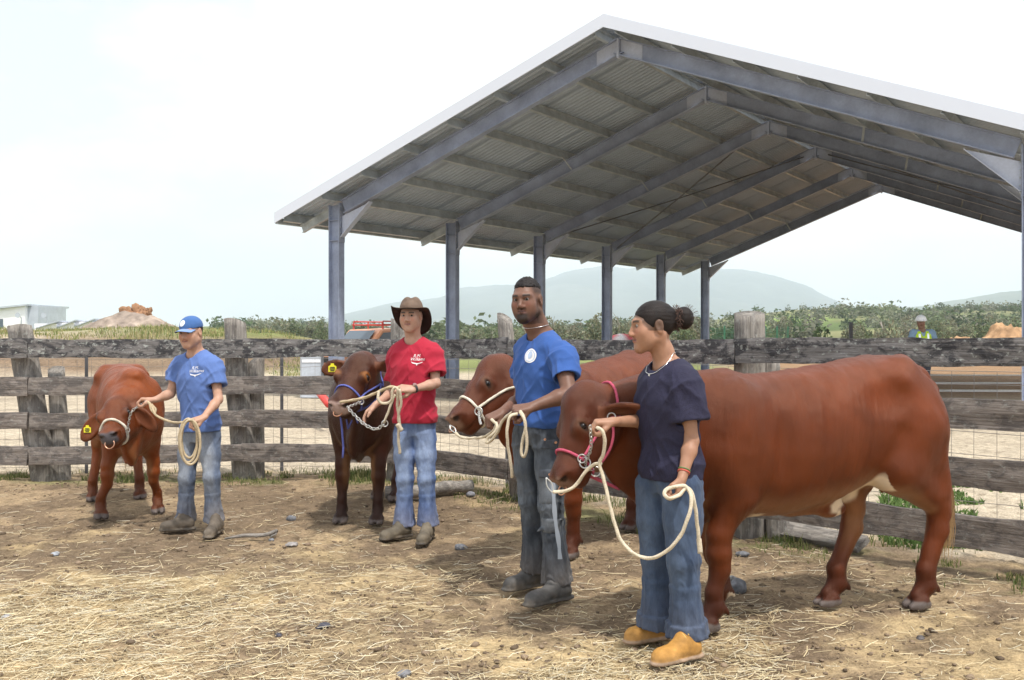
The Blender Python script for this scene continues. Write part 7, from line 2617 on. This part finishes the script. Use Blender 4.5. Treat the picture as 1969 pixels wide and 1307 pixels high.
eL = empty('lead_rope', at(1060, 945, 4.92)); tag(eL, 'long cream lead rope looping from the cow nose to the woman in navy', 'rope')
clip0, clip1 = at(1050, 918, 4.94), at(1063, 946, 4.93)
m = MB(); m.tube(spline([clip0, clip0.lerp(clip1, .5) + V(.012, 0, .006), clip1, clip0.lerp(clip1, .55) + V(-.012, 0, -.004), clip0], 5), .0035, 6)
m.build('snap_clip', M_CHAIN, eL, True)
m = MB()
rope_mesh(m, spline([clip1, at(1085, 944, 4.92), at(1105, 935, 4.91), at(1122, 912, 4.89), at(1140, 894, 4.87), at(1157, 891, 4.85)], 6), .0095)
m.build('nose_line', M_ROPE, eL, True)
hl_ = at(1308, 946, 4.70)
m = MB()
rope_mesh(m, spline([at(1148, 822, 4.83), at(1158, 828, 4.79), at(1163, 850, 4.80), at(1160, 872, 4.82), at(1153, 893, 4.84), at(1162, 925, 4.83), at(1176, 985, 4.80), at(1195, 1040, 4.77),
                     at(1230, 1070, 4.73), at(1268, 1068, 4.68), at(1305, 1035, 4.64), at(1326, 985, 4.63), at(1329, 955, 4.65), at(1318, 935, 4.69), at(1296, 936, 4.68), at(1281, 941, 4.66),
                     at(1278, 951, 4.65), at(1288, 958, 4.64), at(1305, 952, 4.66), at(1322, 938, 4.70), at(1334, 960, 4.70), at(1341, 1010, 4.72), at(1346, 1060, 4.74)], 7), .0098)
m.build('rope_line', M_ROPE, eL, True)
m = MB(); rope_mesh(m, [at(1344, 1036, 4.735), at(1346, 1063, 4.74)], .0135, 40, 9, .1); m.build('rope_end', M_ROPE, eL, True)

# ------------------------------------------------------------------ cream rope halter of the cow behind
hC, sC, p1 = halter(cowC, 'cream rope halter on the cow behind the man in cargo trousers', M_CREAM, .0095, .335, .05, strap_to=(.10, -.15))
c0 = sC.pt(.37, -.06, .3, .014); ring_part(hC, c0, V(-.3, -1, .1), .024, .0042, M_CHAIN, 'halter_ring')
hw = at(926, 816, 5.98)
chain_part(hC, [c0, c0.lerp(hw, .5) + V(0, 0, -.02), at(925, 815, 6.0)], .026)
chain_part(hC, [c0, sC.pt(.38, -.2, .25, .008)], .02, .0024)
eR = empty('nose_ring', cowC['H'](.512, -.045, 0)); tag(eR, 'nose ring of the cow behind the man in cargo trousers', 'nose ring')
ring_part(eR, cowC['H'](.520, -.035, .0), cowC['hs'] * .3 + cowC['hf'], .026, .004, M_BRASS, 'ring')
eL = empty('lead_rope', at(880, 832, 6.3)); tag(eL, 'cream lead rope gathered in loops by the man in cargo trousers', 'rope')
a0, a1 = at(865, 817, 6.34), at(876, 832, 6.30)
m = MB(); m.tube(spline([a0, a0.lerp(a1, .5) + V(.012, 0, .006), a1, a0.lerp(a1, .5) + V(-.012, 0, -.004), a0], 5), .0038, 6); m.build('snap_clip', M_CHAIN, eL, True)
m = MB()
rope_mesh(m, spline([a1, at(888, 841, 6.25), at(910, 842, 6.15), at(932, 839, 6.02), at(950, 826, 5.90), at(955, 812, 5.86)], 6), .0095)
rope_mesh(m, spline([at(945, 806, 5.90), at(956, 818, 5.84), at(950, 832, 5.84), at(938, 842, 5.86), at(935, 850, 5.86), at(943, 848, 5.85), at(956, 832, 5.80), at(967, 808, 5.76), at(985, 792, 5.68)], 6), .0095)
m.build('nose_line', M_ROPE, eL, True)
m = MB()
rope_mesh(m, spline([at(995, 795, 5.60), at(980, 802, 5.58), at(975, 830, 5.58), at(977, 860, 5.60), at(982, 890, 5.62), at(985, 918, 5.64)], 6), .0095)
rope_mesh(m, spline([at(1000, 792, 5.56), at(1008, 806, 5.52), at(1012, 835, 5.52), at(1013, 860, 5.53), at(1008, 877, 5.54), at(1003, 872, 5.55), at(1004, 850, 5.55), at(1010, 825, 5.55), at(1008, 803, 5.55), at(1000, 790, 5.58)], 6), .0095)
m.build('rope_loop', M_ROPE, eL, True)

# ------------------------------------------------------------------ blue halter of the dark bull
hB, sB, p1 = halter(cowB, 'blue halter on the dark red bull', M_BLUE, .0085, .325, .05, strap_to=(.12, -.14), twist=False)
c0 = sB.pt(.365, -.07, .3, .014); ring_part(hB, c0, V(.4, -1, .1), .020, .0042, M_CHAIN, 'halter_ring')
m = MB(); rope_mesh(m, sB.path([(.12, -.17, .26), (.22, -.26, .22), (.34, -.30, .10)], .009), .0085, 200, 8, .06); m.build('throat_strap', M_BLUE, hB, True)
m = MB()
q0 = at(657, 790, 7.82)
rope_mesh(m, spline([sB.pt(.36, -.3, .05, .01), q0, at(658, 830, 7.84), at(660, 858, 7.85), at(659, 880, 7.86)], 5), .009, 200, 8, .06); m.build('hanging_strap', M_BLUE, hB, True)
chain_part(hB, [at(668, 783, 7.62), at(680, 796, 7.56), at(700, 815, 7.48), at(722, 825, 7.42), at(738, 816, 7.38)], .036, .0042)
chain_part(hB, [c0, at(668, 783, 7.62)], .030, .0042)
ring_part(hB, at(740, 814, 7.37), V(.3, -1, 0), .022, .0042, M_CHAIN, 'halter_ring', 1.0)
eR = empty('nose_ring', cowB['H'](.512, -.045, 0)); tag(eR, 'copper nose ring of the dark red bull', 'nose ring')
ring_part(eR, cowB['H'](.520, -.040, .0), cowB['hs'] * .2 + cowB['hf'], .032, .0045, M_BRASS, 'ring')
eL = empty('lead_rope', at(768, 760, 7.35)); tag(eL, 'thick tan lead rope bundled in the hand of the boy in red', 'rope')
n0 = at(654, 773, 7.58)
m = MB()
rope_mesh(m, spline([n0, at(680, 769, 7.52), at(705, 763, 7.46), at(730, 752, 7.40), at(750, 744, 7.36), at(768, 746, 7.34)], 6), .0125)
m.build('nose_line', M_ROPE2, eL, True)
m = MB()
rope_mesh(m, spline([at(728, 752, 7.37), at(727, 765, 7.36), at(732, 774, 7.36), at(744, 775, 7.35), at(753, 768, 7.34), at(754, 752, 7.33), at(760, 745, 7.33), at(765, 752, 7.33), at(764, 780, 7.36), at(768, 810, 7.38), at(766, 840, 7.40), at(769, 872, 7.42)], 6), .0115)
rope_mesh(m, spline([at(768, 748, 7.31), at(771, 775, 7.34), at(766, 800, 7.37), at(770, 822, 7.39)], 6), .0115)
rope_mesh(m, spline([at(738, 813, 7.38), at(745, 796, 7.36), at(752, 776, 7.35), at(760, 758, 7.34)], 6), .0105)
m.build('rope_bundle', M_ROPE, eL, True)
m = MB(); rope_mesh(m, [at(764, 815, 7.375), at(772, 828, 7.39)], .019, 40, 9, .15); m.build('rope_knot', M_ROPE, eL, True)

# ------------------------------------------------------------------ calf noseband, chain and coiled rope
hA, sA, p1 = halter(cowA, 'cream noseband with chain on the droop-eared calf', M_CREAM, .0115, .32, .05, crown=False)
c0 = sA.pt(.35, -.06, .3, .012); ring_part(hA, c0, V(.5, -1, .1), .018, .004, M_CHAIN, 'halter_ring')
chain_part(hA, [c0, at(252, 794, 8.02), at(266, 781, 8.0), at(282, 771, 7.98)], .03, .0036)
chain_part(hA, [c0, sA.pt(.38, -.2, .25, .008)], .024, .003)
eR = empty('nose_ring', cowA['H'](.512, -.045, 0)); tag(eR, 'pale copper nose ring of the droop-eared calf', 'nose ring')
ring_part(eR, cowA['H'](.522, -.055, .0), cowA['hs'] * .05 + cowA['hf'] + cowA['ha'] * .8, .036, .0048, M_BRASS, 'ring')
eL = empty('lead_rope', at(370, 810, 7.6)); tag(eL, 'tan lead rope hanging in a coil from the hand of the blue-capped boy', 'rope')
m = MB()
rope_mesh(m, spline([at(284, 772, 7.95), at(292, 781, 7.93), at(299, 797, 7.90), at(315, 806, 7.85), at(335, 812, 7.78), at(355, 811, 7.66), at(372, 806, 7.60)], 6), .0105)
rope_mesh(m, spline([at(288, 774, 7.94), at(290, 786, 7.92), at(297, 794, 7.92), at(299, 786, 7.93), at(291, 777, 7.94)], 5), .0095)
m.build('nose_line', M_ROPE2, eL, True)
m = MB()
def coil(cx, cy, rx, ry, Y, ph):
    return spline([at(cx + rx * math.sin(a), cy - ry * math.cos(a), Y + .012 * math.sin(a)) for a in [ph + 2 * math.pi * k / 12 for k in range(12)]], 5, True)
for cx, cy, rx, ry, Y in ((362, 847, 17.5, 42, 7.53), (366, 850, 19, 43, 7.50), (364, 844, 15, 36, 7.55)):
    pts = coil(cx, cy, rx, ry, Y, .2); rope_mesh(m, pts + [pts[0]], .0105)
m.build('rope_coil', M_ROPE2, eL, True)
